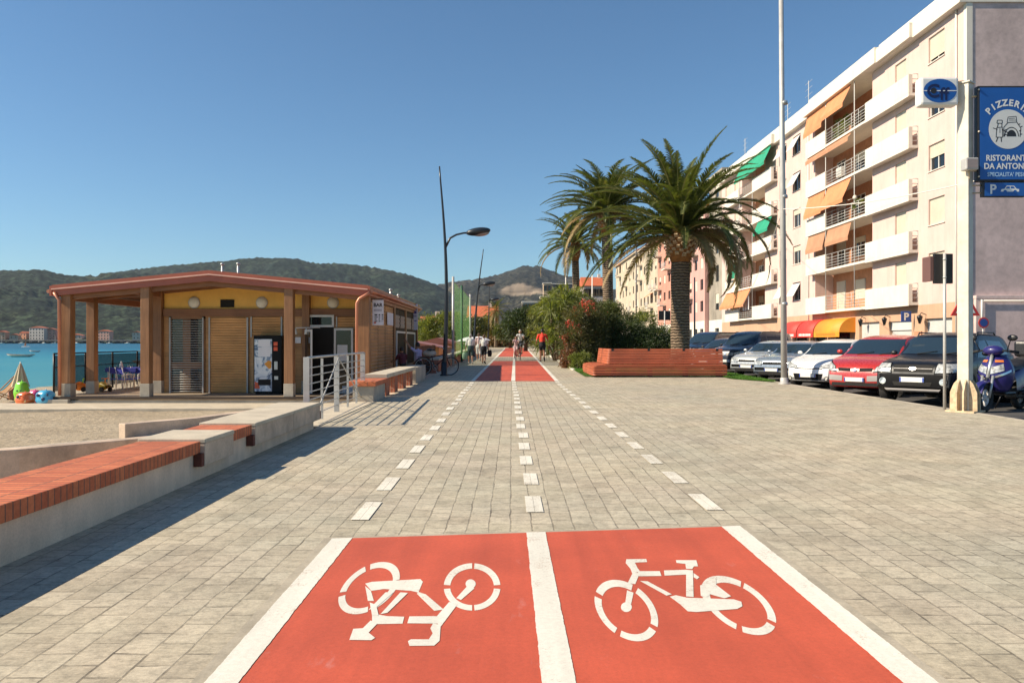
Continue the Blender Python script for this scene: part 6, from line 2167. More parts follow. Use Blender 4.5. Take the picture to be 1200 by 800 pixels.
car('parked_car', 'pale silver old compact car between the blue-silver one and the dark van', (9.2, 31.2, ZS + .05), ROT, old, c_silver, ospec())
vspec = lambda: dict(hood_end=1.0, ws_top=1.82, roof_end=4.2, pillar=2.2, fw=.85, rw=3.8, r=.33, plate=.52, rails=True, badge=(.83, .06, .7),
         head=[(.46, .72), (.82, .78), (.82, .97), (.46, .88)],
         front=[('grille', [(-.42, .76), (.42, .76), (.42, .88), (-.42, .88)], m_grey_bump, .008), ('air_intake', [(-.6, .32), (.6, .32), (.6, .46), (-.6, .46)], m_dark, .008)])
car('parked_van', 'dark blue people van with big headlights behind the bench end', (9.35, 34.9, ZS + .08), ROT, van, c_navy, vspec(), 'van')
car('parked_car', 'dark grey hatchback half hidden between the bench and the dark van', (9.3, 38.6, ZS + .10), ROT, hat, c_dk,
    dict(hood_end=.98, ws_top=1.9, roof_end=3.2, pillar=2.15, fw=.78, rw=3.25, r=.30, plate=.40, badge=(.66, .06, .7),
         head=[(.42, .60), (.75, .66), (.74, .79), (.44, .68)], front=[('grille', [(-.44, .58), (.44, .58), (.46, .66), (-.46, .66)], m_plast, .008), ('air_intake', [(-.42, .26), (.42, .26), (.48, .40), (-.48, .40)], m_plast, .006)]))
car('parked_van', 'black high-roofed van farthest left in the row next to the palm trunk', (9.35, 42.4, ZS + .14), ROT, van, c_blue, vspec(), 'van')

# ------------------------------------------------------------------ scooter
m_spur = paint('violet_blue_paint', (.020, .016, .13), 0, .38, .5); m_seat = M_plain('seat_vinyl', (.014, .014, .016), .5)
t = thing('scooter', 'violet blue motor scooter parked right of the pizzeria sign pole', 'scooter', (ux(1153, 16.3), 16.3, ZS), R(-56), None, 1.2)
# local: front wheel axle at y=0, machine runs back along +y
for y, nm in ((0, 'front_wheel'), (1.26, 'rear_wheel')):
    mb = MB(); mb.torus((0, y, .25), .20, .058, 'x', 30, 10); w_ = mb.obj(nm, m_rub, t)
    mb = MB(); mb.torus((0, y, .25), .155, .02, 'x', 26, 6); mb.tube([(-.06, y, .25), (.06, y, .25)], .045, 10)
    for q in range(5):
        a = 2 * PI * q / 5; mb.tube([(0, y + .04 * math.cos(a), .25 + .04 * math.sin(a)), (0, y + .15 * math.cos(a), .25 + .15 * math.sin(a))], [.02, .028], 6)
    mb.obj('rim', M_plain('white_rim', (.72, .70, .68), .3), w_)
mb = MB()
for sx in (-.085, .085): mb.tube([(sx, 0, .25), (sx, .14, .62)], .022, 8)
mb.tube([(0, .13, .58), (0, .30, 1.0)], .03, 8); mb.obj('fork', m_steel, t)
mb = MB(); mb.grid(lambda a, b: ((a - .5) * .17, -.27 * math.cos(PI * (.12 + .75 * b)) * 1.0, .25 + .295 * math.sin(PI * (.12 + .75 * b)) - .03 * (2 * a - 1) ** 2), 6, 12); mb.obj('mudguard', m_spur, t)


def fairing(b, a):  # a around, b along height
    z = lerp(.34, .98, b)
    w_ = .20 + .10 * math.sin(PI * min(1, b * 1.05)) ** .8 - .13 * max(0, b - .6)
    th = lerp(-1.45, 1.45, a)
    y = .34 - .10 * b * 0 + .16 * b * .5 - .32 * math.cos(th) * (.55 + .45 * math.sin(PI * b)) + .10
    return (w_ * math.sin(th), y, z)


mb = MB(); mb.grid(lambda a, b: fairing(b, a), 16, 14); fr = mb.obj('front_fairing', m_spur, t)
m_ = fr.modifiers.new('Solidify', 'SOLIDIFY'); m_.thickness = .015
for sx in (-1, 1):
    mb = MB(); mb.grid(lambda a, b: tuple(Vector(fairing(lerp(.48, .66, b) + .10 * a, .5 + sx * lerp(.04, .28, a))) + Vector((0, -.012, 0))), 6, 5); mb.obj('headlight', m_head, t)
    mb = MB(); mb.grid(lambda a, b: tuple(Vector(fairing(lerp(.80, .86, b), .5 + sx * lerp(.10, .3, a))) + Vector((0, -.012, 0))), 4, 3); mb.obj('indicator', M_plain('indicator_orange', (.7, .2, .05), .2), t)
    mb = MB(); mb.grid(lambda a, b: tuple(Vector(fairing(lerp(.30, .36, b) + .25 * a, .5 + sx * lerp(.02, .42, a))) + Vector((0, -.012, 0))), 8, 2); mb.obj('decal_stripe', m_chrome, fr)
mb = MB(); mb.tube([(-.36, .40, 1.02), (-.18, .32, 1.05), (0, .28, 1.03), (.18, .32, 1.05), (.36, .40, 1.02)], .016, 8); hb = mb.obj('handlebar', m_black, t)
for sx in (-1, 1):
    mb = MB(); mb.tube([(sx * .25, .355, 1.04), (sx * .38, .41, 1.02)], .024, 8); mb.obj('grip', m_rub, hb)
    mb = MB(); mb.tube([(sx * .22, .33, 1.05), (sx * .30, .28, 1.24)], .009, 6); mb.ell((sx * .33, .28, 1.27), (.085, .03, .055), 12, 0, 8); mb.obj('mirror', m_black, hb)
mb = MB(); mb.ell((0, .34, 1.05), (.17, .13, .09), 14, 0, 8); mb.obj('instrument_cowl', m_spur, t)
mb = MB(); mb.box(-.17, .17, .40, .80, .28, .34); mb.obj('footboard', m_black, t, .03)
mb = MB(); mb.grid(lambda a, b: (.19 * math.cos(PI * a) * (1 - .35 * b ** 2), lerp(.76, 1.72, b), .36 + (.34 + .12 * b) * abs(math.sin(PI * a)) ** .6 * (1 - .2 * b ** 3) + .18 * b), 12, 12); mb.obj('rear_body', m_spur, t)
mb = MB(); mb.grid(lambda a, b: (.165 * math.cos(PI * a), lerp(.74, 1.55, b), .70 + .11 * b + .09 * math.sin(PI * a) ** .7 + .05 * (b > .45)), 10, 14); mb.obj('seat', m_seat, t)
mb = MB(); mb.box(-.2, .2, 1.50, 1.86, .93, 1.22); mb.obj('top_case', m_black, t, .05)
mb = MB(); mb.tube([(.17, .95, .30), (.2, 1.4, .34), (.21, 1.72, .42)], [.03, .06, .055], 10); mb.obj('exhaust', m_black, t)
mb = MB(); mb.box(-.11, .12, .95, 1.38, .2, .38); mb.obj('engine', m_black, t, .03)
mb = MB(); mb.tube([(-.1, .85, .26), (-.24, .92, .01)], .014, 6); mb.obj('side_stand', m_black, t)
for sx in (-1, 1):
    mb = MB(); mb.tube([(sx * .15, 1.55, .86), (sx * .17, 1.9, .92)], .012, 6); mb.obj('grab_rail', m_black, t)

# ------------------------------------------------------------------ pizzeria sign pole
PD = 14.7
px = ux(1131, PD)
m_polew = M('cream_painted_steel', (.64, .58, .48), .5, .22, 3)
m_rust = M('rusty_cream_steel', (.62, .47, .30), .7, .42, 9)
t = thing('sign_pole', 'square cream steel pole with finned rusty base carrying the pizzeria signs', 'pole', (px, PD, 0), R(38))
hp = vz(99, PD)
mb = MB(); mb.box(-.10, .10, -.10, .10, .02, hp); mb.obj('shaft', m_polew, t, .008)
mb = MB(); mb.box(-.25, .25, -.25, .25, 0, .03); mb.obj('base_plate', m_rust, t)
for k in range(4):
    for o in (-.06, .06):
        mb = MB(); mb.T = Matrix.Rotation(PI / 2 * k, 4, 'Z')
        mb.prism([(.101, .03), (.24, .03), (.235, .36), (.17, .52), (.101, .60)], 'y', o - .014, o + .014); mb.obj('base_fin', m_rust, t)
mb = MB(); mb.box(-.13, .13, -.13, .13, hp, hp + .025); mb.obj('cap', m_polew, t)
W0 = ux(1142, PD) - px; W1 = ux(1211, PD) - px
z1, z0 = vz(103, PD), vz(214, PD)
m_sblue = M_plain('sign_enamel_blue', (.012, .095, .36), .35); m_swhite = M_plain('sign_white', (.74, .74, .72), .4); m_sframe = M_plain('sign_frame_dark', (.02, .018, .02), .4); m_spale = M_plain('sign_pale_blue', (.42, .60, .78), .4)
t = thing('pizzeria_sign', 'large blue PIZZERIA restaurant sign with round white emblem', 'sign', (px + W0, PD - .06, z0))
W_, H_ = W1 - W0, z1 - z0
mb = MB(); mb.box(0, W_, -.05, .08, 0, H_); mb.obj('sign_case', m_sframe, t, .008)
mb = MB(); mb.box(.035, W_ - .035, -.056, -.0505, .035, H_ - .035); mb.obj('sign_face', m_sblue, t)
cxs, czs = W_ / 2, H_ * .545
# lettering bent over the emblem
mb = MB()
for i, ch in enumerate('PIZZERIA'):
    a = lerp(R(137), R(43), i / 7)
    rr_ = .43
    vs, fs = text_geo(ch, .165, .006)
    th = a - PI / 2
    mb.add([(cxs + rr_ * math.cos(a) * 1.0 + (v[0] * math.cos(th) - v[1] * math.sin(th)), -.0605, czs + rr_ * math.sin(a) * 1.0 + (v[0] * math.sin(th) + v[1] * math.cos(th))) for v in vs], fs)
mb.obj('lettering', m_swhite, t, fix=False)
mb = MB()
put_text(mb, 'RISTORANTE', (cxs, -.0605, H_ * .215), .150, 0, .004, .92); put_text(mb, 'DA ANTONIO', (cxs, -.0605, H_ * .130), .150, 0, .004, .92)
mb.obj('lettering', m_swhite, t, fix=False)
mb = MB(); put_text(mb, "SPECIALITA' PESCE", (cxs, -.0605, H_ * .052), .105, 0, .002, .88); mb.obj('lettering', m_spale, t, fix=False)
mb = MB(); rE = .355
mb.poly([(cxs + rE * math.cos(2 * PI * i / 48), -.0600, czs + rE * 1.02 * math.sin(2 * PI * i / 48)) for i in range(48)]); em = mb.obj('emblem', M_plain('emblem_white', (.66, .66, .64), .4), t, fix=False)
mb = MB()
def stroke(pts, w_, y=-.0612):
    pts = [Vector((cxs + p[0] * rE, 0, czs + p[1] * rE)) for p in pts]
    for a, b in zip(pts, pts[1:]):
        d = (b - a).normalized(); n = Vector((-d.z, 0, d.x)) * w_ / 2
        mb.poly([(q.x, y, q.z) for q in (a - n, b - n, b + n, a + n)])
# brick oven with a black mouth, a peel and a plain helper figure
mb.poly([(cxs + rE * (.18 + .25 * math.cos(a)), -.0612, czs + rE * (-.38 + .34 * math.sin(a))) for a in [PI * i / 14 for i in range(15)]])
stroke([(.18 + .36 * math.cos(PI * i / 16), -.38 + .47 * math.sin(PI * i / 16)) for i in range(17)], .016)
stroke([(-.22, -.40), (-.22, .10), (.0, .34), (.45, .36), (.66, .05), (.62, -.40)], .014)
stroke([(-.05, .34), (.0, .62), (.42, .66), (.45, .36)], .012); stroke([(.05, .46), (.42, .46)], .01); stroke([(.04, .54), (.36, .56)], .01)
for q in ((.62, -.1), (.70, .12), (.58, .24), (.68, -.28), (-.12, -.3), (-.12, -.05)): stroke([(q[0] - .05, q[1]), (q[0] + .05, q[1] + .03)], .016)
stroke([(-.62, -.42), (-.58, .08), (-.30, .10), (-.28, -.42), (-.62, -.42)], .014); stroke([(-.56, .08), (-.5, .30), (-.32, .30), (-.32, .1)], .014); stroke([(-.58, .30), (-.55, .46), (-.30, .46), (-.30, .30), (-.58, .30)], .014)
stroke([(-.52, -.42), (-.62, -.66)], .018); stroke([(-.36, -.42), (-.34, -.66)], .018); stroke([(-.32, -.02), (.02, -.2)], .018); stroke([(-.78, .06), (-.55, -.02)], .014); stroke([(-.42, .05), (-.42, -.2)], .01)
mb.obj('oven_drawing', m_sframe, em, fix=False)
for zq in (.05, .52, .96):
    mb = MB(); mb.ell((.012, -.06, H_ * zq), .018, 10, 0, 6); mb.obj('bolt', m_polew, t)
for zq in (.12, .9):
    mb = MB(); mb.tube([(0, .0, H_ * zq), (-W0, .05, H_ * zq)], .022, 6); mb.obj('bracket', m_rust, t)
# parking arrow board below
q1, q0 = vz(214.5, PD), vz(232, PD)
t = thing('arrow_sign', 'small blue arrow board with P and a white car under the pizzeria sign', 'sign', (ux(1147, PD), PD - .06, q0))
Wq, Hq = ux(1206, PD) - ux(1147, PD), q1 - q0
mb = MB(); mb.prism([(0, 0), (Wq * .84, 0), (Wq, Hq * .5), (Wq * .84, Hq), (0, Hq)], 'y', -.04, .03); mb.obj('sign_case', m_sframe, t, .004)
mb = MB(); mb.prism([(.05, .018), (Wq * .83, .018), (Wq - .02, Hq * .5), (Wq * .83, Hq - .018), (.05, Hq - .018)], 'y', -.045, -.0405); mb.obj('sign_face', m_sblue, t)
mb = MB(); put_text(mb, 'P', (.20, -.0465, Hq * .22), .24, 0, .006); mb.obj('lettering', m_swhite, t)
mb = MB()
cz = lambda p: [(.34 + a * .34, -.0465, Hq * (.28 + b * .46)) for a, b in p]
mb.poly(cz([(0, .15), (.05, .5), (.2, .55), (.32, 1), (.72, 1), (.86, .58), (1, .5), (1, .15)])); mb.obj('car_pictogram', m_swhite, t, fix=False)
mb = MB(); mb.poly([(a, -.0475, c) for a, b, c in cz([(.36, .9), (.5, .9), (.5, .6), (.27, .6)])]); mb.poly([(a, -.0475, c) for a, b, c in cz([(.54, .9), (.69, .9), (.78, .6), (.54, .6)])])
for q in (.24, .78):
    mb.poly([(.34 + (q + .10 * math.cos(2 * PI * i / 14)) * .34, -.0475, Hq * .34 + .034 * math.sin(2 * PI * i / 14)) for i in range(14)])
mb.obj('pictogram_detail', m_sblue, t, fix=False)
mb = MB(); mb.tube([(0, 0, Hq * .3), (px - ux(1147, PD), .05, Hq * .3)], .015, 6); mb.tube([(0, 0, Hq * .8), (px - ux(1147, PD), .05, Hq * .8)], .015, 6); mb.obj('bracket', m_rust, t)
# illuminated bar sign on the other side
t = thing('coffee_sign', 'white box sign with a blue oval and coffee lettering left of the pole top', 'sign', (ux(1075, PD), PD - .1, vz(125.5, PD)))
Wc, Hc = ux(1120, PD) - ux(1075, PD), vz(92.5, PD) - vz(125.5, PD)
mb = MB(); mb.box(0, Wc, -.02, .22, 0, Hc); mb.obj('sign_case', m_swhite, t, .05)
mb = MB(); mb.poly([(Wc / 2 + .43 * Wc * math.cos(2 * PI * i / 40), -.024, Hc / 2 + .42 * Hc * math.sin(2 * PI * i / 40)) for i in range(40)]); ov = mb.obj('blue_oval', m_sblue, t, fix=False)
mb = MB(); mb.box(.06 * Wc, .94 * Wc, -.0275, -.0245, Hc * .485, Hc * .515); mb.obj('white_line', m_swhite, ov)
m_snavy = M_plain('sign_navy', (.006, .012, .07), .4)
mb = MB(); put_text(mb, 'C', (Wc * .32, -.0285, Hc * .27), Hc * .66, 0, .008); put_text(mb, 'ff', (Wc * .60, -.0285, Hc * .18), Hc * .62, 0, .006); mb.obj('lettering', m_snavy, ov, fix=False)
mb = MB(); mb.poly([(Wc * .33 + .055 * math.cos(2 * PI * i / 20), -.030, Hc * .5 + .055 * math.sin(2 * PI * i / 20)) for i in range(20)]); mb.obj('coffee_bean', m_sframe, ov, fix=False)
for zq in (.15, .9):
    mb = MB(); mb.tube([(Wc, .1, Hc * zq), (px - ux(1075, PD), .1, Hc * zq)], .018, 6); mb.obj('bracket', m_rust, t)
# floodlight box
t = thing('floodlight', 'small grey floodlight box bolted to the pizzeria pole', 'floodlight', (ux(1129, PD), PD - .18, vz(203, PD)))
mb = MB(); mb.box(-.13, .10, -.14, .06, 0, .22); mb.obj('housing', m_steelp, t, .02)
mb = MB(); mb.box(-.11, .08, -.146, -.141, .03, .19); mb.obj('lens', m_lens, t)
mb = MB(); mb.tube([(0, 0, 0), (.05, .08, -.16), (.06, .1, -.3)], .016, 6); mb.obj('bracket', m_rust, t)
# overhead cables
def cable(label, a, b, sag, r=.012):
    mb = MB(); a, b = Vector(a), Vector(b)
    mb.tube([a.lerp(b, i / 20) - Vector((0, 0, sag * 4 * (i / 20) * (1 - i / 20))) for i in range(21)], r, 5)
    tag(mb.obj('overhead_cable', m_whitep, fix=False), label, 'cable')


cable('pale cable slung from the right edge past the pizzeria pole to the tall slim pole', at(1290, 172, 14.0), at(918, 245, 24.1), .25)
cable('thin cable running from the tall slim pole to the apartment bay', at(918, 246, 24.2), (BX, 70, 9.6), .4)
cable('thin short cable dropping left from the tall slim pole', at(917, 247, 24.2), (22.9, 80, 4.6), .5, .010)

# post with the back of a sign box, just left of the sign pole
SD = 15.1
t = thing('road_sign', 'slim pale post with dark sign box in front of the black car', 'road sign', (ux(1107, SD), SD, 0))
mb = MB(); mb.tube([(0, 0, 0), (0, 0, vz(297, SD))], .028, 10); mb.obj('post', m_steelp, t)
mb = MB(); mb.box(ux(1096, SD) - ux(1107, SD), ux(1118, SD) - ux(1107, SD), .032, .10, vz(332, SD), vz(297, SD)); mb.obj('sign_box', m_black, t, .008)
mb = MB(); mb.box(ux(1091.5, SD) - ux(1107, SD), ux(1095.5, SD) - ux(1107, SD), .04, .34, vz(329, SD), vz(300, SD)); mb.obj('side_panel', M_plain('brown_panel', (.14, .07, .06), .5), t, .004)
for q in (304, 325):
    mb = MB(); mb.tube([(0, -.002, vz(q, SD) - .012), (0, -.002, vz(q, SD) + .012)], .036, 10); mb.obj('clamp', m_steel, t)
# triangular warning sign behind the pole
TD = 16.0
t = thing('warning_sign', 'red edged triangular warning sign half hidden by the pizzeria pole', 'road sign', (ux(1131.5, TD), TD, ZS))
m_tr = M_plain('sign_red', (.5, .035, .03), .4)
r_ = .34; zc = vz(360, TD) - ZS
tri = lambda r, y: [(r * math.cos(a), y, zc + r * math.sin(a)) for a in (PI / 2, PI / 2 + 2 * PI / 3, PI / 2 + 4 * PI / 3)]
mb = MB(); mb.add(tri(r_, 0) + tri(r_, .03), [(0, 1, 2), (5, 4, 3), (0, 3, 4, 1), (1, 4, 5, 2), (2, 5, 3, 0)]); tp = mb.obj('plate', m_tr, t)
mb = MB(); mb.poly(tri(r_ * .68, -.003)); mb.obj('white_field', m_swhite, tp, fix=False)
mb = MB(); mb.tube([(0, .05, 0), (0, .05, zc + .3)], .03, 8); mb.obj('post', m_steelp, t)
# no parking disc by the annexe
ND = 30
t = thing('round_sign', 'small round no parking sign by the mauve annexe', 'road sign', (ux(1152.5, ND), ND, ZS))
zc = vz(378, ND) - ZS
mb = MB(); mb.T = Matrix.Translation((0, 0, zc)) @ Matrix.Rotation(R(90), 4, 'X'); mb.lathe([(.20, -.01), (.205, 0), (.2, .02)], 24); pl_ = mb.obj('plate', m_tr, t)
mb = MB(); mb.poly([(.15 * math.cos(2 * PI * i / 24), -.024, zc + .15 * math.sin(2 * PI * i / 24)) for i in range(24)]); mb.obj('blue_field', M_plain('round_sign_blue', (.02, .06, .26), .4), pl_, fix=False)
mb = MB(); mb.tube([(0, .03, 0), (0, .03, zc + .1)], .03, 8); mb.obj('post', m_steelp, t)
# ------------------------------------------------------------------ people
m_skin = M('skin', (.46, .25, .165), .5, .08, 6); m_skind = M('tanned_skin', (.42, .21, .125), .5, .08, 6)
m_hairb = M('dark_hair', (.018, .012, .009), .5, .3, 12); m_hairg = M('grey_hair', (.42, .39, .35), .6, .25, 12); m_hairl = M('light_brown_hair', (.16, .09, .045), .5, .3, 12)
m_shw = M('white_cloth', (.84, .81, .77), .85, .1, 5); m_blk = M('black_cloth', (.014, .014, .017), .85, .2, 5); m_redc = M('red_cloth', (.78, .05, .022), .8, .12, 5)
m_mar = M('maroon_cloth', (.10, .018, .030), .85, .15, 5); m_lil = M('lilac_cloth', (.50, .43, .66), .85, .12, 5); m_teal = M('dark_teal_cloth', (.05, .09, .09), .85, .15, 5); m_pinkc = M('pale_pink_cloth', (.72, .50, .48), .85, .12, 5)
m_shoe = M_plain('pale_shoe', (.45, .42, .40), .6); m_shoeb = M_plain('dark_shoe', (.03, .025, .022), .6)


def person(label, loc, rz, h, cols, legs=((.0, .05), (.0, .05)), arms=((.1, .25, .12), (.1, .25, .12)), lean=0., hair=None, shoes=None, fem=False, bulk=1.0, head_down=0., long_hair=False, sleeve=.45, leg_cover=.45):
    """cols: skin, shirt, trousers"""
    t = thing('person', label, 'person', loc, rz)
    hp = Vector((0, 0, .525 * h))
    up = Vector((0, math.sin(lean), math.cos(lean)))
    S = []   # p0, p1, r0, r1, tag, flatten
    chest, neck = hp + up * .20 * h, hp + up * .305 * h
    sw = (.100 if fem else .112) * h * (1 + (bulk - 1) * .5)
    S += [(hp - up * .03 * h, hp + up * .06 * h, .078 * h * bulk, .076 * h * bulk, 2), (hp + up * .04 * h, chest, .070 * h * bulk, .082 * h * bulk, 1), (chest, hp + up * .28 * h, .082 * h * bulk, .058 * h, 1)]
    S += [(neck - up * .02 * h - Vector((sw * .8, 0, 0)), neck - up * .02 * h + Vector((sw * .8, 0, 0)), .040 * h, .040 * h, 1)]
    hd = neck + (up * .105 + Vector((0, .012 + head_down * .03, -head_down * .02))) * h
    S += [(neck - up * .01 * h, hd, .030 * h, .030 * h, 0)]
    low, feet, hands = 1e9, [], []
    for sx, (a, k) in zip((-1, 1), legs):
        p0 = hp + Vector((sx * .052 * h, 0, -.02 * h))
        p1 = p0 + Vector((0, math.sin(a), -math.cos(a))) * .245 * h
        p2 = p1 + Vector((0, math.sin(a - k), -math.cos(a - k))) * .235 * h
        q = .06 + leg_cover
        pm = p0.lerp(p1, min(1, q * 1.6))
        S += [(p0, pm, .060 * h, .046 * h, 2), (pm, p1, .044 * h, .036 * h, 2 if leg_cover > .9 else 0), (p1, p1.lerp(p2, .35), .035 * h, .036 * h, 2 if leg_cover > .9 else 0), (p1.lerp(p2, .35), p2, .036 * h, .022 * h, 2 if leg_cover > .9 else 0)]
        fa = a - k
        fd_ = Vector((sx * .15, math.cos(fa), math.sin(fa))).normalized()
        dn_ = Vector((0, math.sin(fa), -math.cos(fa)))
        S += [(p2, p2 + dn_ * .02 * h + fd_ * .09 * h, .024 * h, .018 * h, 0)]
        feet.append((p2 + dn_ * .018 * h - fd_ * .025 * h, p2 + dn_ * .024 * h + fd_ * .105 * h, fd_))
        low = min(low, min((p2 + dn_ * .045 * h).z, (p2 + dn_ * .04 * h + fd_ * .1 * h).z))
    for sx, (s, e, ab) in zip((-1, 1), arms):
        p0 = neck - up * .022 * h + Vector((sx * sw, 0, 0))
        d1 = Vector((sx * math.sin(ab), math.sin(s + lean * .3) * math.cos(ab), -math.cos(s + lean * .3) * math.cos(ab)))
        p1 = p0 + d1 * .175 * h
        d2 = Vector((sx * math.sin(ab) * .4, math.sin(s + e), -math.cos(s + e))).normalized()
        p2 = p1 + d2 * .145 * h
        pm = p0.lerp(p1, sleeve * 1.4 if sleeve < .7 else 1)
        S += [(p0, pm, .034 * h, .030 * h, 1), (pm, p1, .029 * h, .024 * h, 1 if sleeve > .7 else 0), (p1, p2, .025 * h, .016 * h, 1 if sleeve > .95 else 0), (p2, p2 + d2 * .048 * h, .019 * h, .018 * h, 0)]
        hands.append((p2 + d2 * .045 * h, d2, sx))
    mb = MB()
    for p0, p1, r0, r1, tg in S:
        if (p1 - p0).length < 1e-4: continue
        mb.tube([p0, p0.lerp(p1, .5), p1], [r0, (r0 + r1) / 2, r1], 12)
        mb.ell(p0, r0, 12); mb.ell(p1, r1, 12)
    mb.ell(hd, (.046 * h, .056 * h, .068 * h), 14, 0, 10)
    mb.ell(hd + Vector((0, .054 * h, -.010 * h)), (.009 * h, .014 * h, .014 * h), 8)          # nose
    for sx in (-1, 1): mb.ell(hd + Vector((sx * .046 * h, 0, -.004 * h)), (.008 * h, .014 * h, .019 * h), 8)   # ears
    tmp = mb.obj('tmp', m_skin, fix=True)
    rmod = tmp.modifiers.new('R', 'REMESH'); rmod.mode = 'VOXEL'; rmod.voxel_size = .0085 * h
    sm = tmp.modifiers.new('S', 'SMOOTH'); sm.factor = .5; sm.iterations = 3
    dg = bpy.context.evaluated_depsgraph_get(); dg.update()
    ev = tmp.evaluated_get(dg); me = ev.to_mesh()
    V = [v.co.copy() for v in me.vertices]; Fs = [tuple(p.vertices) for p in me.polygons]
    ev.to_mesh_clear()
    old_ = tmp.data; bpy.data.objects.remove(tmp); bpy.data.meshes.remove(old_)
    body = MB(); dz = Vector((0, 0, -low))
    seg = [(a, b - a, max((b - a).length_squared, 1e-9), (r0 + r1) / 2, tg) for a, b, r0, r1, tg in S] + [(hd, Vector((0, 0, 1e-3)), 1e-6, .06 * h, 0)]
    body.v = [tuple(v + dz) for v in V]
    for f in Fs:
        c = sum((V[i] for i in f), Vector()) / len(f)
        best, bt = 1e9, 0
        for a, d, l2, r, tg in seg:
            q = max(0, min(1, (c - a).dot(d) / l2)); dd = (c - a - d * q).length - r
            if dd < best: best, bt = dd, tg
        body.f.append(f); body.mi.append(bt); body.sm.append(True)
    for c, d, sx in hands:                   # five unequal curled fingers
        side = Vector((sx, 0, 0)).cross(d).normalized()
        for k, l in enumerate((.040, .047, .044, .034)):
            o = c + dz + side * ((k - 1.5) * .0095 * h)
            body.tube([o, o + d * l * .5 * h, o + (d * .85 + Vector((-sx * .35, 0, 0))) * l * h], [.0055 * h, .005 * h, .004 * h], 6, 0)
        o = c + dz + side * .018 * h - d * .028 * h
        body.tube([o, o + (d * .6 + side * .8) * .022 * h, o + (d * 1.2 + side * .8) * .034 * h], [.0065 * h, .0058 * h, .0045 * h], 6, 0)
    for sx in (-1, 1):                        # eyes and mouth
        body.ell(hd + dz + Vector((sx * .019 * h, .050 * h, .006 * h)), (.007 * h, .004 * h, .004 * h), 8, 3, 6)
    body.ell(hd + dz + Vector((0, .052 * h, -.034 * h)), (.014 * h, .004 * h, .003 * h), 8, 4, 6)
    body.obj('body', [cols[0], cols[1], cols[2], m_dark, m_mar], t, fix=False)
    mb = MB(); c = hd + dz
    n, k = 18, 10
    def hpnt(a, b):
        th = 2 * PI * a; ph = PI / 2 - b * PI * .62 * (1.0 if math.sin(th) < .25 else .58)
        r = 1.10 + .03 * math.sin(th * 5)
        return (c.x + .049 * h * r * math.cos(ph) * math.cos(th), c.y - .004 * h + .058 * h * r * math.cos(ph) * math.sin(th), c.z + .004 * h + .069 * h * r * math.sin(ph))
    mb.grid(hpnt, n, k)
    if long_hair:
        mb.tube([c + Vector((0, -.05 * h, 0)), c + Vector((0, -.062 * h, -.07 * h)), c + Vector((0, -.06 * h, -.14 * h))], [.04 * h, .042 * h, .02 * h], 10)
    mb.obj('hair', hair or m_hairb, t)
    for a, b, fd_ in feet:
        mb = MB(); mb.tube([a + dz, (a + dz).lerp(b + dz, .5), b + dz], [.026 * h, .027 * h, .020 * h], 10, 0, True, True); mb.ell(a + dz, .026 * h, 10); mb.ell(b + dz, .02 * h, 10); mb.obj('shoe', shoes or m_shoe, t)
    t['hand'] = 0
    del t['hand']
    return t, [(x[0] + dz) for x in hands]


def bag(name, label, wpos, cm, size, strap=True):
    t = thing(name, label, 'bag', wpos)
    w_, dd, hh = size
    mb = MB(); mb.grid(lambda a, b: (w_ / 2 * math.cos(2 * PI * a) * (.75 + .25 * math.sin(PI * b)), dd / 2 * math.sin(2 * PI * a) * (.3 + .7 * math.sin(PI * min(1, .35 + .65 * (1 - b)))), -hh * .45 - hh * (1 - b) * 1.0 + hh * .2), 16, 8); mb.obj('pouch', cm, t)
    mb = MB(); mb.tube([(-w_ * .3, 0, -hh * .25), (0, 0, .0), (w_ * .3, 0, -hh * .25)], .01, 6); mb.obj('strap', cm, t)
    return t


def wpt(loc, rz, p):
    return Vector(loc) + Matrix.Rotation(rz, 3, 'Z') @ p


# walkers on the left of the path
dA = 41.0
l_ = (ux(551.5, dA), dA, gz(dA))
_, hs = person('elderly walker in a white blouse and grey knee trousers carrying a pale green bag', l_, R(8), 1.50, (m_skin, m_shw, m_teal), ((.22, .1), (-.18, .15)), ((.05, .25, .2), (.15, .3, .15)), .10, m_hairg, m_shoe, True, 1.32, leg_cover=.5, sleeve=.8)
bag('shopping_bag', 'pale green shopping bag held by the elderly walker', wpt(l_, R(8), hs[0]) + Vector((-.03, 0, -.03)), M('pale_green_bag', (.40, .60, .42), .6, .1, 5), (.30, .16, .36))
dB = 41.5
l_ = (ux(567, dB), dB, gz(dB))
_, hs = person('walker in a white shirt and black shorts', l_, R(-6), 1.46, (m_skin, m_shw, m_blk), ((.20, .08), (-.2, .22)), ((-.15, .3, .16), (.2, .4, .14)), .06, m_hairl, m_shoeb, True, 1.25, leg_cover=.42)
bag('dark_bag', 'dark shoulder bag hanging beside the walker in black shorts', wpt(l_, R(-6), hs[1]) + Vector((.06, 0, .05)), m_blk, (.24, .13, .34))
dC = 46.0
person('walker in grey and white half hidden behind the two nearer walkers', (ux(561, dC), dC, gz(dC)), 0, 1.55, (m_skin, m_pinkc, m_shw), ((.15, .05), (-.15, .2)), ((-.1, .3, .14), (.15, .3, .14)), .04, m_hairl, m_shoe, True, 1.0, leg_cover=.6)
# runner
dR = 44.6
person('runner in a red shirt and black shorts on the right of the path', (ux(635.5, dR), dR, gz(dR)), 0, 1.80, (m_skind, m_redc, m_blk), ((.12, .12), (-.10, .75)), ((-.25, 1.25, .28), (.15, 1.3, .28)), .10, m_hairb, m_shoeb, False, 1.2, leg_cover=.27, sleeve=.5)
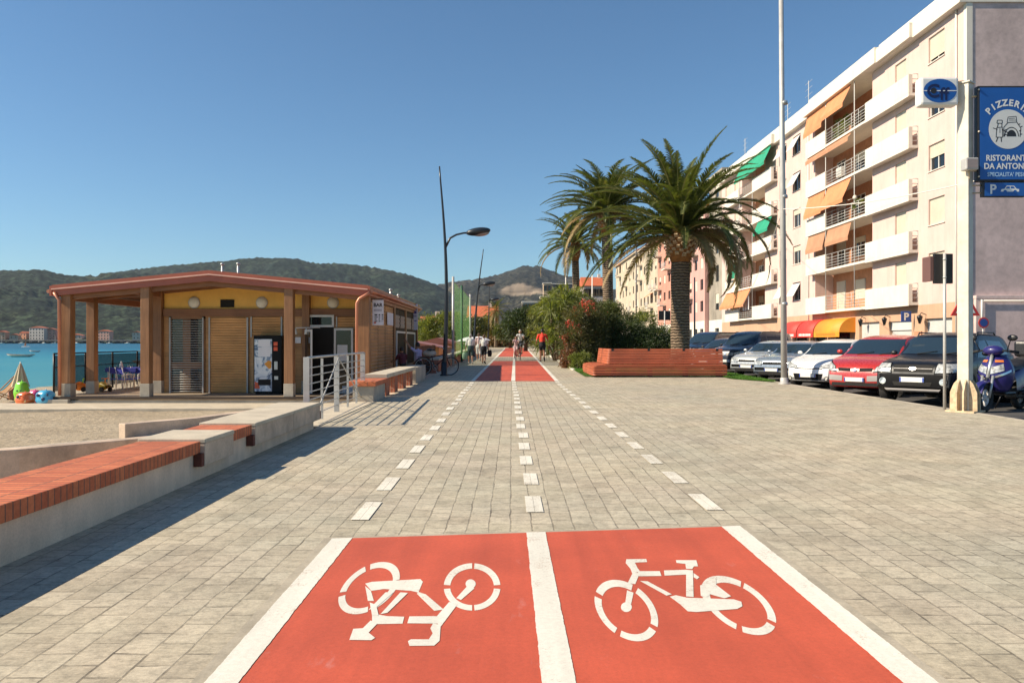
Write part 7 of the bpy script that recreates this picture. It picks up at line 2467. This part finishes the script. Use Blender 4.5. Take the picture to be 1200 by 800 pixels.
# two people at the serving hatch of the bar
person('person in a maroon top standing at the side window of the bar', (ux(472, 28.8), 28.8, -.45), R(35), 1.50, (m_skind, m_mar, m_blk), ((.05, .05), (-.05, .1)), ((.6, .9, .2), (.5, 1.0, .25)), .12, m_hairb, m_shoeb, True, 1.05, leg_cover=1)
person('person in a lilac shirt reaching up to the serving counter of the bar', (ux(490.5, 29.6), 29.6, -.45), R(62), 1.66, (m_skind, m_lil, m_blk), ((.05, .05), (-.05, .1)), ((2.2, .35, .1), (.35, .6, .2)), .05, m_hairb, m_shoeb, False, 1.0, leg_cover=1)

# ------------------------------------------------------------------ bicycles
def bicycle(label, loc, rz, fm, s=1.0, basket=False, lean=0.0):
    t = thing('bicycle', label, 'bicycle', loc, rz, None, s)
    t.rotation_euler = (0, lean, rz)
    rw, fw = Vector((0, -.52, .34)), Vector((0, .52, .34))
    for c, nm in ((rw, 'rear_wheel'), (fw, 'front_wheel')):
        mb = MB(); mb.torus(c, .325, .020, 'x', 34, 8); w_ = mb.obj(nm, m_rub, t)
        mb = MB(); mb.torus(c, .300, .010, 'x', 34, 6); mb.tube([c + Vector((-.04, 0, 0)), c + Vector((.04, 0, 0))], .02, 8)
        for k in range(14):
            a = 2 * PI * k / 14; mb.tube([c + Vector((.02 * (-1) ** k, 0, 0)), c + Vector((0, .3 * math.cos(a), .3 * math.sin(a)))], .003, 4, 0, False)
        mb.obj('rim', m_steel, w_)
        mb = MB(); mb.grid(lambda a, b: (c.x + (a - .5) * .06, c.y + .355 * math.cos(lerp(R(20), R(165), b)), c.z + .355 * math.sin(lerp(R(20), R(165), b))), 2, 12); mb.obj('mudguard', fm, t)
    bb, st, hd, hb = Vector((0, -.08, .30)), Vector((0, -.22, .80)), Vector((0, .36, .78)), Vector((0, .32, .98))
    mb = MB()
    for a, b, r in ((bb, st, .018), (bb, hd - Vector((0, 0, .06)), .020), (st - Vector((0, 0, .12)), hd, .018), (rw + Vector((.05, 0, 0)), bb, .011), (rw - Vector((.05, 0, 0)), bb, .011), (rw + Vector((.05, 0, 0)), st - Vector((0, 0, .1)), .010), (rw - Vector((.05, 0, 0)), st - Vector((0, 0, .1)), .010)):
        mb.tube([a, b], r, 8)
    mb.tube([hd + Vector((0, -.0, -.1)), hd + Vector((0, -.02, .05))], .022, 8); mb.obj('frame', fm, t)
    mb = MB()
    for sx in (-.05, .05): mb.tube([hd + Vector((sx * .5, .01, -.09)), fw + Vector((sx, 0, 0))], .012, 6)
    mb.obj('fork', fm, t)
    mb = MB(); mb.tube([hd, hb], .014, 8); mb.tube([(-.29, .12, 1.02), (-.24, .24, 1.03), (0, .33, .99), (.24, .24, 1.03), (.29, .12, 1.02)], .013, 8); mb.obj('handlebar', m_chrome, t)
    mb = MB(); mb.tube([st, st + Vector((0, -.03, .13))], .014, 8)
    mb.ell(st + Vector((0, -.06, .16)), (.085, .13, .035), 14, 0, 8); mb.ell(st + Vector((0, .06, .155)), (.03, .10, .025), 10, 0, 6); mb.obj('saddle', m_black, t)
    mb = MB(); mb.tube([bb + Vector((-.06, 0, 0)), bb + Vector((.06, 0, 0))], .022, 8); mb.torus(bb + Vector((.05, 0, 0)), .09, .008, 'x', 22, 5); mb.tube([bb + Vector((.07, 0, 0)), bb + Vector((.08, .06, -.16))], .010, 6); mb.tube([bb + Vector((-.07, 0, 0)), bb + Vector((-.08, -.06, .16))], .010, 6)
    mb.box(.07, .15, bb.y + .03, bb.y + .10, bb.z - .18, bb.z - .16); mb.box(-.15, -.07, bb.y - .10, bb.y - .03, bb.z + .15, bb.z + .17); mb.obj('crank', m_steel, t)
    mb = MB()
    for sx in (-.06, .06): mb.tube([(sx, -.25, .70), (sx, -.72, .70), (sx * .8, -.54, .36)], .008, 5)
    for q in range(4): mb.tube([(-.06, -.35 - .11 * q, .705), (.06, -.35 - .11 * q, .705)], .006, 5)
    mb.obj('rear_rack', m_black, t)
    if basket:
        mb = MB()
        for z in (.72, .80, .88, .95):
            k = lerp(.8, 1, (z - .72) / .23); mb.tube([(-.16 * k, .40, z), (.16 * k, .40, z), (.16 * k, .62 * k + .02, z), (-.16 * k, .62 * k + .02, z), (-.16 * k, .40, z)], .006, 5)
        for q in range(7): mb.tube([(-.16 + .32 * q / 6, .62, .97), (-.13 + .26 * q / 6, .55, .72)], .005, 4)
        mb.obj('basket', m_steel, t)
    return t


bd = 29.4
bicycle('dark bicycle with a front basket leaning against the nearest street lamp', (ux(511.5, bd), bd, gz(bd)), R(-68), M_plain('dark_frame', (.03, .02, .03), .4), 1.0, True, R(5))
mb = MB()
bt = thing('saddle_bag', 'pale bag on the rack of the bicycle parked at the lamp', 'bag', (ux(503.5, bd), bd - .05, gz(bd) + .72))
mb.ell((0, 0, .10), (.26, .17, .13), 14, 0, 8); mb.obj('pouch', M('pale_bag', (.52, .44, .38), .8, .2, 5), bt)
mb = MB(); mb.tube([(-.2, 0, .14), (0, 0, .28), (.2, 0, .14)], .012, 6); mb.obj('handle', m_black, bt)
# cyclists far down the path
def cyclist(label_p, label_b, u, d, h, cols, s, hair):
    loc = (ux(u, d), d, gz(d))
    bicycle(label_b, loc, R(180), M_plain('frame_' + hair.name, (.25, .03, .03), .4), s)
    zh = .92 * s
    # seat the rider on the saddle: hips just above it, knees forward, hands on the bar
    t, hs = person(label_p, loc, R(180), h, cols, ((1.15, 1.35), (.62, .95)), ((1.05, .30, .12), (1.05, .30, .12)), .38, hair, m_shoeb, True, 1.0, leg_cover=.55)
    # the body is built standing on its lower foot: bring the hips to the saddle
    hz = None
    for c in t.children:
        if c.name.startswith('body'):
            hz = min(v.co.z for v in c.data.vertices)
    lowthigh = 0.
    t.location = (loc[0], loc[1] + .26 * s, loc[2] + s * .97 - (t_hip(t, h)))
    return t


def t_hip(t, h):
    b_ = [c for c in t.children if c.name.startswith('body')][0]
    top = max(v.co.z for v in b_.data.vertices)
    return top - .500 * h - .0 * h


cyclist('adult cyclist in white riding towards the camera on the path', 'bicycle ridden by the adult in white', 609.5, 47.5, 1.66, (m_skin, m_shw, m_blk), 1.0, m_hairg)
cyclist('child cyclist in pale pink riding beside the adult', 'small bicycle ridden by the child', 604.5, 46.0, 1.32, (m_skin, m_pinkc, m_pinkc), .80, m_hairb)

# ------------------------------------------------------------------ beach things
bz = lambda x, y: beach_z(x, y)
t = thing('beach_parasol', 'closed cream beach parasol standing on the sand at the far left', 'parasol', (ux(24, 27), 27, bz(ux(24, 27), 27)))
hh = vz(424, 27) - bz(ux(24, 27), 27)
mb = MB(); mb.tube([(0, 0, 0), (0, 0, hh)], .022, 8); mb.obj('pole', m_whitep, t)
mb = MB(); mb.grid(lambda a, b: ((.02 + .235 * b ** .85) * (1 + .16 * math.sin(2 * PI * a * 8)) * math.cos(2 * PI * a), (.02 + .235 * b ** .85) * (1 + .16 * math.sin(2 * PI * a * 8)) * math.sin(2 * PI * a), hh - .04 - .80 * b), 64, 8); mb.obj('canopy', M('cream_canvas', (.60, .49, .34), .85, .15, 3), t)


def inflatable(name, label, u, d, w_, h, mat, dots, seed, rings=3):
    x = ux(u, d)
    t = thing(name, label, 'inflatable toy', (x, d, bz(x, d)))
    mb = MB()
    def s(a, b):
        ph = -PI / 2 + PI * b; th = 2 * PI * a
        r = (math.cos(ph) ** .6) * (1 + .07 * math.sin(4 * th) + .05 * math.sin(ph * 7 + seed))
        return (w_ / 2 * r * math.cos(th), w_ / 2 * r * math.sin(th) * .8, h / 2 + h / 2 * math.sin(ph))
    mb.grid(s, 24, 14); mb.obj('body', mat, t)
    mb = MB(); mb.tube([(0, .02, h * .96), (0, .02, h * 1.05)], .022, 8); mb.obj('valve', mat, t)
    for (dx, dz, c, r) in dots:
        mb = MB(); mb.T = Matrix.Translation((dx * w_, -w_ * .40 * math.sqrt(max(.05, 1 - (2 * dx) ** 2)) * 1.02, dz * h)); mb.ell((0, 0, 0), (r * w_, .012, r * w_), 12, 0, 6); mb.obj('printed_spot', c, t)
    return t


m_pk = M_plain('pink_vinyl', (.72, .10, .25), .25, 0, .5); m_bl = M_plain('sky_blue_vinyl', (.06, .38, .62), .25, 0, .5); m_ov = M_plain('orange_vinyl', (.72, .15, .03), .25, 0, .5); m_gv = M_plain('lime_vinyl', (.25, .66, .03), .25, 0, .5); m_vd = M_plain('navy_print', (.01, .03, .09), .4); m_vy = M_plain('yellow_print', (.8, .55, .25), .4)
inflatable('inflatable_toy', 'lime green upright inflatable on the sand under the closed parasol', 25.5, 26.3, .46, .78, m_gv, [(-.1, .62, m_vd, .06), (.14, .62, m_vd, .06)], 1)
inflatable('inflatable_toy', 'orange inflatable on the sand between the green and pink ones', 29.5, 25.0, .54, .48, m_ov, [(-.2, .7, m_vd, .09), (.18, .45, m_vy, .1), (.0, .8, m_vd, .05)], 2)
inflatable('inflatable_toy', 'pink inflatable on the sand behind the orange and blue ones', 41, 25.6, .42, .52, m_pk, [(.0, .55, m_vd, .07)], 3)
inflatable('inflatable_toy', 'sky blue inflatable with navy spots beside the porch post', 53.5, 25.0, .56, .50, m_bl, [(-.22, .70, m_vd, .10), (.08, .45, m_vd, .11), (.28, .72, m_vd, .08)], 4)
x = ux(4, 25)
t = thing('beach_towel', 'rolled red and white mat lying on the sand at the far left edge', 'mat', (x, 25, bz(x, 25) + .07))
mb = MB(); mb.tube([(-.5, 0, 0), (.12, 0, 0)], .07, 12); mb.obj('roll', m_rd, t); mb = MB(); mb.tube([(.12, 0, 0), (.30, .02, -.01)], .066, 12); mb.obj('striped_end', m_whitep, t)
# deck chair
x = ux(7, 29)
t = thing('deck_chair', 'brown canvas deck chair facing the sea at the left edge of the beach', 'deck chair', (x, 29, bz(x, 29)), R(60))
mb = MB()
for sy in (-.28, .28):
    mb.tube([(-.5, sy, .02), (.45, sy, .95)], .02, 6); mb.tube([(.45, sy * .95, .02), (-.45, sy * .95, .42)], .02, 6)
for p in ((-.5, .02), (.45, .95), (-.45, .42)): mb.tube([(p[0], -.28, p[1]), (p[0], .28, p[1])], .018, 6)
mb.obj('frame', m_slaty, t)
mb = MB(); mb.grid(lambda a, b: (lerp(-.44, .44, b), (a - .5) * .52, lerp(.42, .94, b) - .24 * math.sin(PI * b) ** .8), 4, 10); mb.obj('canvas', M('tan_canvas', (.36, .20, .09), .85, .15, 3), t)
# person lying back in the deck chair is only a dark head in the photograph
person('sunbather with dark hair sitting on the beach beside the deck chair', (ux(11.5, 31), 31, bz(ux(11.5, 31), 31) - .40), R(80), 1.6, (m_skind, m_skind, m_blk), ((1.45, .5), (1.45, .5)), ((-.4, .1, .3), (-.4, .1, .3)), -.25, m_hairb, m_skind, False, 1.0)

# ------------------------------------------------------------------ boats
def rowboat(label, u, v, L, mat, rz, dot=True):
    d = F * (H - SEA) / (v - 400); x = ux(u, d)
    t = thing('rowing_boat', label, 'boat', (x, d, SEA), rz)
    mb = MB()
    def hull(a, b):
        s = 2 * a - 1; wq = .22 * L * (1 - abs(s) ** 2.6) + .01
        th = PI * b
        return (s * L / 2, wq * math.cos(th), .34 * (1 + .35 * s * s) - .42 * math.sin(th) * (1 - s ** 4 * .8))
    mb.grid(hull, 20, 12); h_ = mb.obj('hull', mat, t)
    mb = MB(); mb.tube([hull(i / 20, 0) for i in range(21)], .035, 6, 0, False); mb.tube([hull(i / 20, 1) for i in range(21)], .035, 6, 0, False); mb.obj('gunwale', m_slaty, h_)
    for q in (-.2, .15):
        mb = MB(); mb.box(q * L - .12, q * L + .12, -.19 * L, .19 * L, .20, .24); mb.obj('thwart', m_slaty, t)
    return t


rowboat('white rowing boat moored on the turquoise water at the left', 24.5, 418, 4.6, m_whitep, R(4))
rowboat('small pale boat farther out to the right of the sail', 41, 412.6, 2.4, m_paper, R(15))
d = F * (H - SEA) / 6.2; x = ux(30.5, d)
t = thing('sailboard', 'sailboard with a small orange and white sail far out on the water', 'sailboard', (x, d, SEA))
mb = MB(); mb.ell((0, 0, .06), (2.4, .5, .16), 16, 0, 8); mb.obj('board', m_whitep, t)
mb = MB(); mb.tube([(0, 0, .1), (.15, 0, 3.6)], .05, 6); mb.obj('mast', m_black, t)
mb = MB(); mb.grid(lambda a, b: (lerp(-1.0, .1, a) * (1 - .8 * b) + .12 * b, .12 * math.sin(PI * a), .5 + 3.0 * b), 6, 8); mb.obj('sail', M_plain('orange_sail', (.62, .25, .12), .7), t)
mb = MB(); mb.ell((-.4, -.3, .9), (.2, .2, .75), 10, 0, 8); mb.ell((-.4, -.3, 1.75), (.13, .13, .16), 10)
tag(mb.obj('person', m_skind, fix=True, loc=(x, d, SEA)), 'tiny sailor standing on the sailboard', 'person')

# ------------------------------------------------------------------ far shore: breakwater and little town
PDs = 960.0
mb = MB()
t = thing('breakwater', 'long dark pier across the bay below the far town', 'pier', (0, PDs, SEA))
mb.box(-1200, -20, -6, 6, 3.2, 4.4); mb.obj('deck', M('pier_concrete', (.22, .20, .18), .8, .2, .2), t)
mb = MB(); mb.box(-1200, -20, -5, 5, -1, 1.6); mb.obj('footing', M('wet_rock', (.045, .045, .045), .8, .4, .3), t)
mb = MB()
for i in range(118): mb.box(-1198 + i * 10, -1196.4 + i * 10, -5, 5, -1, 3.25)
mb.obj('pier_piles', M('pile_concrete', (.10, .095, .09), .8, .3, .3), t)
kx = random.Random(12)
town = [(4, 9, 12.5, 3.0, 'ochre low house at the left edge of the far shore', (.48, .30, .18)), (30.5, 9, 11.5, 0, 'orange house left of the pale tower block on the far shore', (.56, .26, .15)),
        (46, 18, 17.5, 0, 'pale grey apartment block tallest on the far shore', (.52, .44, .38)), (60.5, 12, 15.5, 0, 'salmon block right of the pale tower on the far shore', (.58, .24, .17)),
        (89, 17, 9.0, 0, 'long low cream house seen between the left porch posts', (.56, .44, .36)), (110, 10, 10.0, 0, 'low pink house left of the peach block', (.58, .36, .29)), (123.5, 14, 13.5, 0, 'peach four storey block right of the second porch post', (.60, .32, .24)),
        (160.5, 8, 12, 0, 'cream house just left of the middle porch post', (.56, .46, .36)), (18, 9, 9, 0, 'small faded house near the left edge of the far shore', (.40, .30, .22))]
for u, wpx, hpx, _, lb, c in town:
    d = 1215.0 + kx.uniform(-15, 15)
    x = ux(u, d); W_ = wpx * d / F; Hh = hpx * d / F
    t = thing('shore_house', lb, 'house', (x, d, -1.0), kx.uniform(-.3, .3), 'houses of the far shore')
    mb = MB(); mb.box(-W_ / 2, W_ / 2, -6, 6, 0, Hh); mb.obj('wall', M('far_wall_%d' % u, c, .8, .1, .2), t)
    mb = MB(); mb.prism([(-W_ / 2 - .8, Hh + .01), (0, Hh + 2.6), (W_ / 2 + .8, Hh + .01)], 'y', -6.6, 6.6); mb.obj('roof', m_tile, t)
    fl = max(1, int(Hh / 4)); nc = max(2, int(W_ / 4.5))
    for k in range(fl):
        for c_ in range(nc):
            xx = lerp(-W_ / 2, W_ / 2, (c_ + .5) / nc); mb = MB(); mb.box(xx - .7, xx + .7, -6.08, -6.005, Hh * (k + .25) / fl, Hh * (k + .72) / fl); mb.obj('window', m_glass, t)
# moored boats along the breakwater
for k in range(9):
    u = 6 + 21 * k + kx.uniform(-5, 5); d = 900.0; x = ux(u, d)
    t = thing('moored_boat', ['tiny white boat with a mast moored under the far pier', 'tiny white boat without a mast moored under the far pier'][k % 3 != 0], 'boat', (x, d, SEA), kx.uniform(-.4, .4), 'boats moored along the far pier')
    mb = MB(); mb.grid(lambda a, b: ((2 * a - 1) * 3.4, (1 - abs(2 * a - 1) ** 2.5) * 1.1 * math.cos(PI * b), .8 * (1.1 - .9 * math.sin(PI * b))), 12, 6); mb.box(-1.2, .6, -.7, .7, .6, 1.7); mb.obj('hull', m_whitep, t)
    if k % 3 == 0:
        mb = MB(); mb.tube([(0, 0, .8), (0, 0, 9)], .09, 5); mb.obj('mast', m_whitep, t)

# ------------------------------------------------------------------ houses beyond the bar and at the end of the path
def house(label, u0, u1, d, vt, vb, c, roof='gable', cols=3, floors=2, z0=None, dep=10, rh=1.6):
    x0, x1, z1 = ux(u0, d), ux(u1, d), vz(vt, d)
    zb = vz(vb, d) if z0 is None else z0
    t = thing('house', label, 'house', ((x0 + x1) / 2, d, zb))
    W_, Hh = x1 - x0, z1 - zb
    mb = MB(); mb.box(-W_ / 2, W_ / 2, 0, dep, -3, Hh); mb.obj('wall', M_concrete('house_render_%d' % u0, c, .15, .3), t)
    if roof == 'gable':
        mb = MB(); mb.prism([(-.5, Hh + .01), (dep / 2, Hh + rh), (dep + .5, Hh + .01)], 'x', -W_ / 2 - .4, W_ / 2 + .4); rf_ = mb.obj('roof', m_tile, t)
        mb = MB(); mb.box(W_ * .2, W_ * .2 + .7, dep * .45, dep * .55, Hh + rh * .7, Hh + rh + .8); mb.obj('chimney', m_white_r, rf_)
    else:
        mb = MB(); mb.box(-W_ / 2 - .3, W_ / 2 + .3, -.3, dep + .3, Hh + .002, Hh + .4); mb.obj('roof', m_white_r, t)
    fh = Hh / floors
    for k in range(floors):
        for q in range(cols):
            xx = lerp(-W_ / 2, W_ / 2, (q + .5) / cols); ww = min(.6, W_ / cols * .3)
            mb = MB(); mb.box(xx - ww, xx + ww, -.06, -.003, fh * k + fh * .28, fh * k + fh * .8); w_ = mb.obj('window', m_glass, t)
            mb = MB(); mb.box(xx - ww - .4, xx - ww, -.09, -.003, fh * k + fh * .28, fh * k + fh * .8); mb.box(xx + ww, xx + ww + .4, -.09, -.003, fh * k + fh * .28, fh * k + fh * .8); mb.obj('shutter', m_stem, w_)
    return t


house('white house with red roof just right of the far end of the bar', 492, 513, 128, 378, 402, (.60, .52, .42), rh=1.2)
house('long white building with red roof behind the green net and lamps', 549, 581, 150, 372, 402, (.62, .56, .48), cols=5, floors=2, rh=2.4)
house('pale apartment block on the hillside above the far trees', 612, 634, 330, 354, 392, (.62, .56, .46), 'flat', 5, 4)
house('taller cream block beside the pale hillside block', 634, 648, 300, 348, 392, (.60, .46, .33), 'flat', 3, 4)
house('ochre block rising behind the fan palms', 637, 646, 380, 332, 392, (.56, .42, .28), 'flat', 2, 5)
house('cream house with orange roof between the second and third palm trunks', 684, 711, 200, 335, 402, (.58, .50, .44), 'gable', 4, 4, rh=2.6)
house('slate grey block standing in for a dark hillside behind the third palm', 646, 684, 420, 333, 398, (.13, .115, .125), 'flat', 6, 4)  # house block standing in for a dark hill slope
# dark underpass and canopy of the far beach club, white parasols
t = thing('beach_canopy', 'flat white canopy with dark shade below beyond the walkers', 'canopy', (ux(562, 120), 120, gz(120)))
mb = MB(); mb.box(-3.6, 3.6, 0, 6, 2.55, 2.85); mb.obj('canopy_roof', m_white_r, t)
mb = MB(); mb.box(-3.5, 3.5, 5.5, 5.9, 0, 2.55); mb.obj('shade_backdrop', m_black, t)  # black panel put in for the dark shade under the canopy
for q in (-3.4, -1.1, 1.1, 3.4):
    mb = MB(); mb.box(q - .08, q + .08, .1, .26, 0, 2.55); mb.obj('post', m_post, t)
for u, d, v, r, lb in ((551, 70, 397, 1.2, 'white open parasol just behind the elderly walker'), (509, 66, 402, 1.5, 'white open parasol low on the beach behind the bar'), (561.5, 74, 396.5, 1.1, 'white open parasol behind the walker in black shorts')):
    x = ux(u, d); zt = vz(v - 2.5, d)
    z0 = gz(d) - .2
    t = thing('open_parasol', lb, 'parasol', (x, d, z0))
    mb = MB(); mb.tube([(0, 0, 0), (0, 0, zt - z0)], .03, 6); mb.obj('pole', m_whitep, t)
    mb = MB(); mb.grid(lambda a, b: (r * b * math.cos(2 * PI * a), r * b * math.sin(2 * PI * a), zt - z0 - .38 * b ** 1.6), 16, 6); mb.obj('canopy', m_paper, t)
# slatted wooden fence of the terrace beyond the bicycle
m_rf = M_wood('red_brown_pickets', (.26, .09, .05), 2)
t = thing('picket_fence', 'red brown picket fence behind the parked bicycle', 'fence', (0, 0, 0))
pf = [(-3.7, 31.5), (-3.7, 38), (-4.6, 46)]
for a, b in zip(pf, pf[1:]):
    a, b = Vector((*a, 0)), Vector((*b, 0)); n = int((b - a).length / .28)
    mb = MB()
    for z in (.35, .95): mb.tube([a + Vector((0, 0, z)), b + Vector((0, 0, z))], .03, 6)
    for i in range(n + 1):
        p = a.lerp(b, i / n); mb.box(p.x - .03, p.x + .03, p.y - .05, p.y + .05, -.4, 1.12)
    mb.obj('picket_panel', m_rf, t)
# low red roofed sheds of the next beach establishment
for x0, x1, y0, y1, zt, lb in ((-9.5, -4.8, 52, 58, 1.35, 'low hut with a rust red roof beyond the bar'), (-7.2, -4.4, 62, 69, 1.55, 'second low rust red hut farther along the beach')):
    t = thing('beach_hut', lb, 'hut', ((x0 + x1) / 2, y0, 0)); W_ = x1 - x0
    mb = MB(); mb.box(-W_ / 2, W_ / 2, 0, y1 - y0, -.6, zt - .45); mb.obj('wall', m_slat, t)
    mb = MB(); mb.prism([(-W_ / 2 - .4, zt - .44), (0, zt + .05), (W_ / 2 + .4, zt - .44)], 'y', -.5, y1 - y0 + .5); mb.obj('roof', m_roofm, t)
    mb = MB(); mb.box(-.4, .4, -.04, -.002, -.55, zt - .6); mb.obj('door', m_post, t)
# ------------------------------------------------------------------ sea air
mb = MB(); mb.box(-6300, 4300, -90, 4700, -4, 480)
hz = mb.obj('haze', None or bpy.data.materials.new('sea_air'), fix=True)
hm = hz.data.materials[0]; hm.use_nodes = True
hn = hm.node_tree; hn.nodes.clear()
ho = hn.nodes.new('ShaderNodeOutputMaterial'); hv = hn.nodes.new('ShaderNodeVolumePrincipled')
hv.inputs['Color'].default_value = (.70, .84, 1.0, 1); hv.inputs['Density'].default_value = .000038; hv.inputs['Anisotropy'].default_value = .2
hn.links.new(hv.outputs[0], ho.inputs['Volume'])
hz['kind'] = 'stuff'
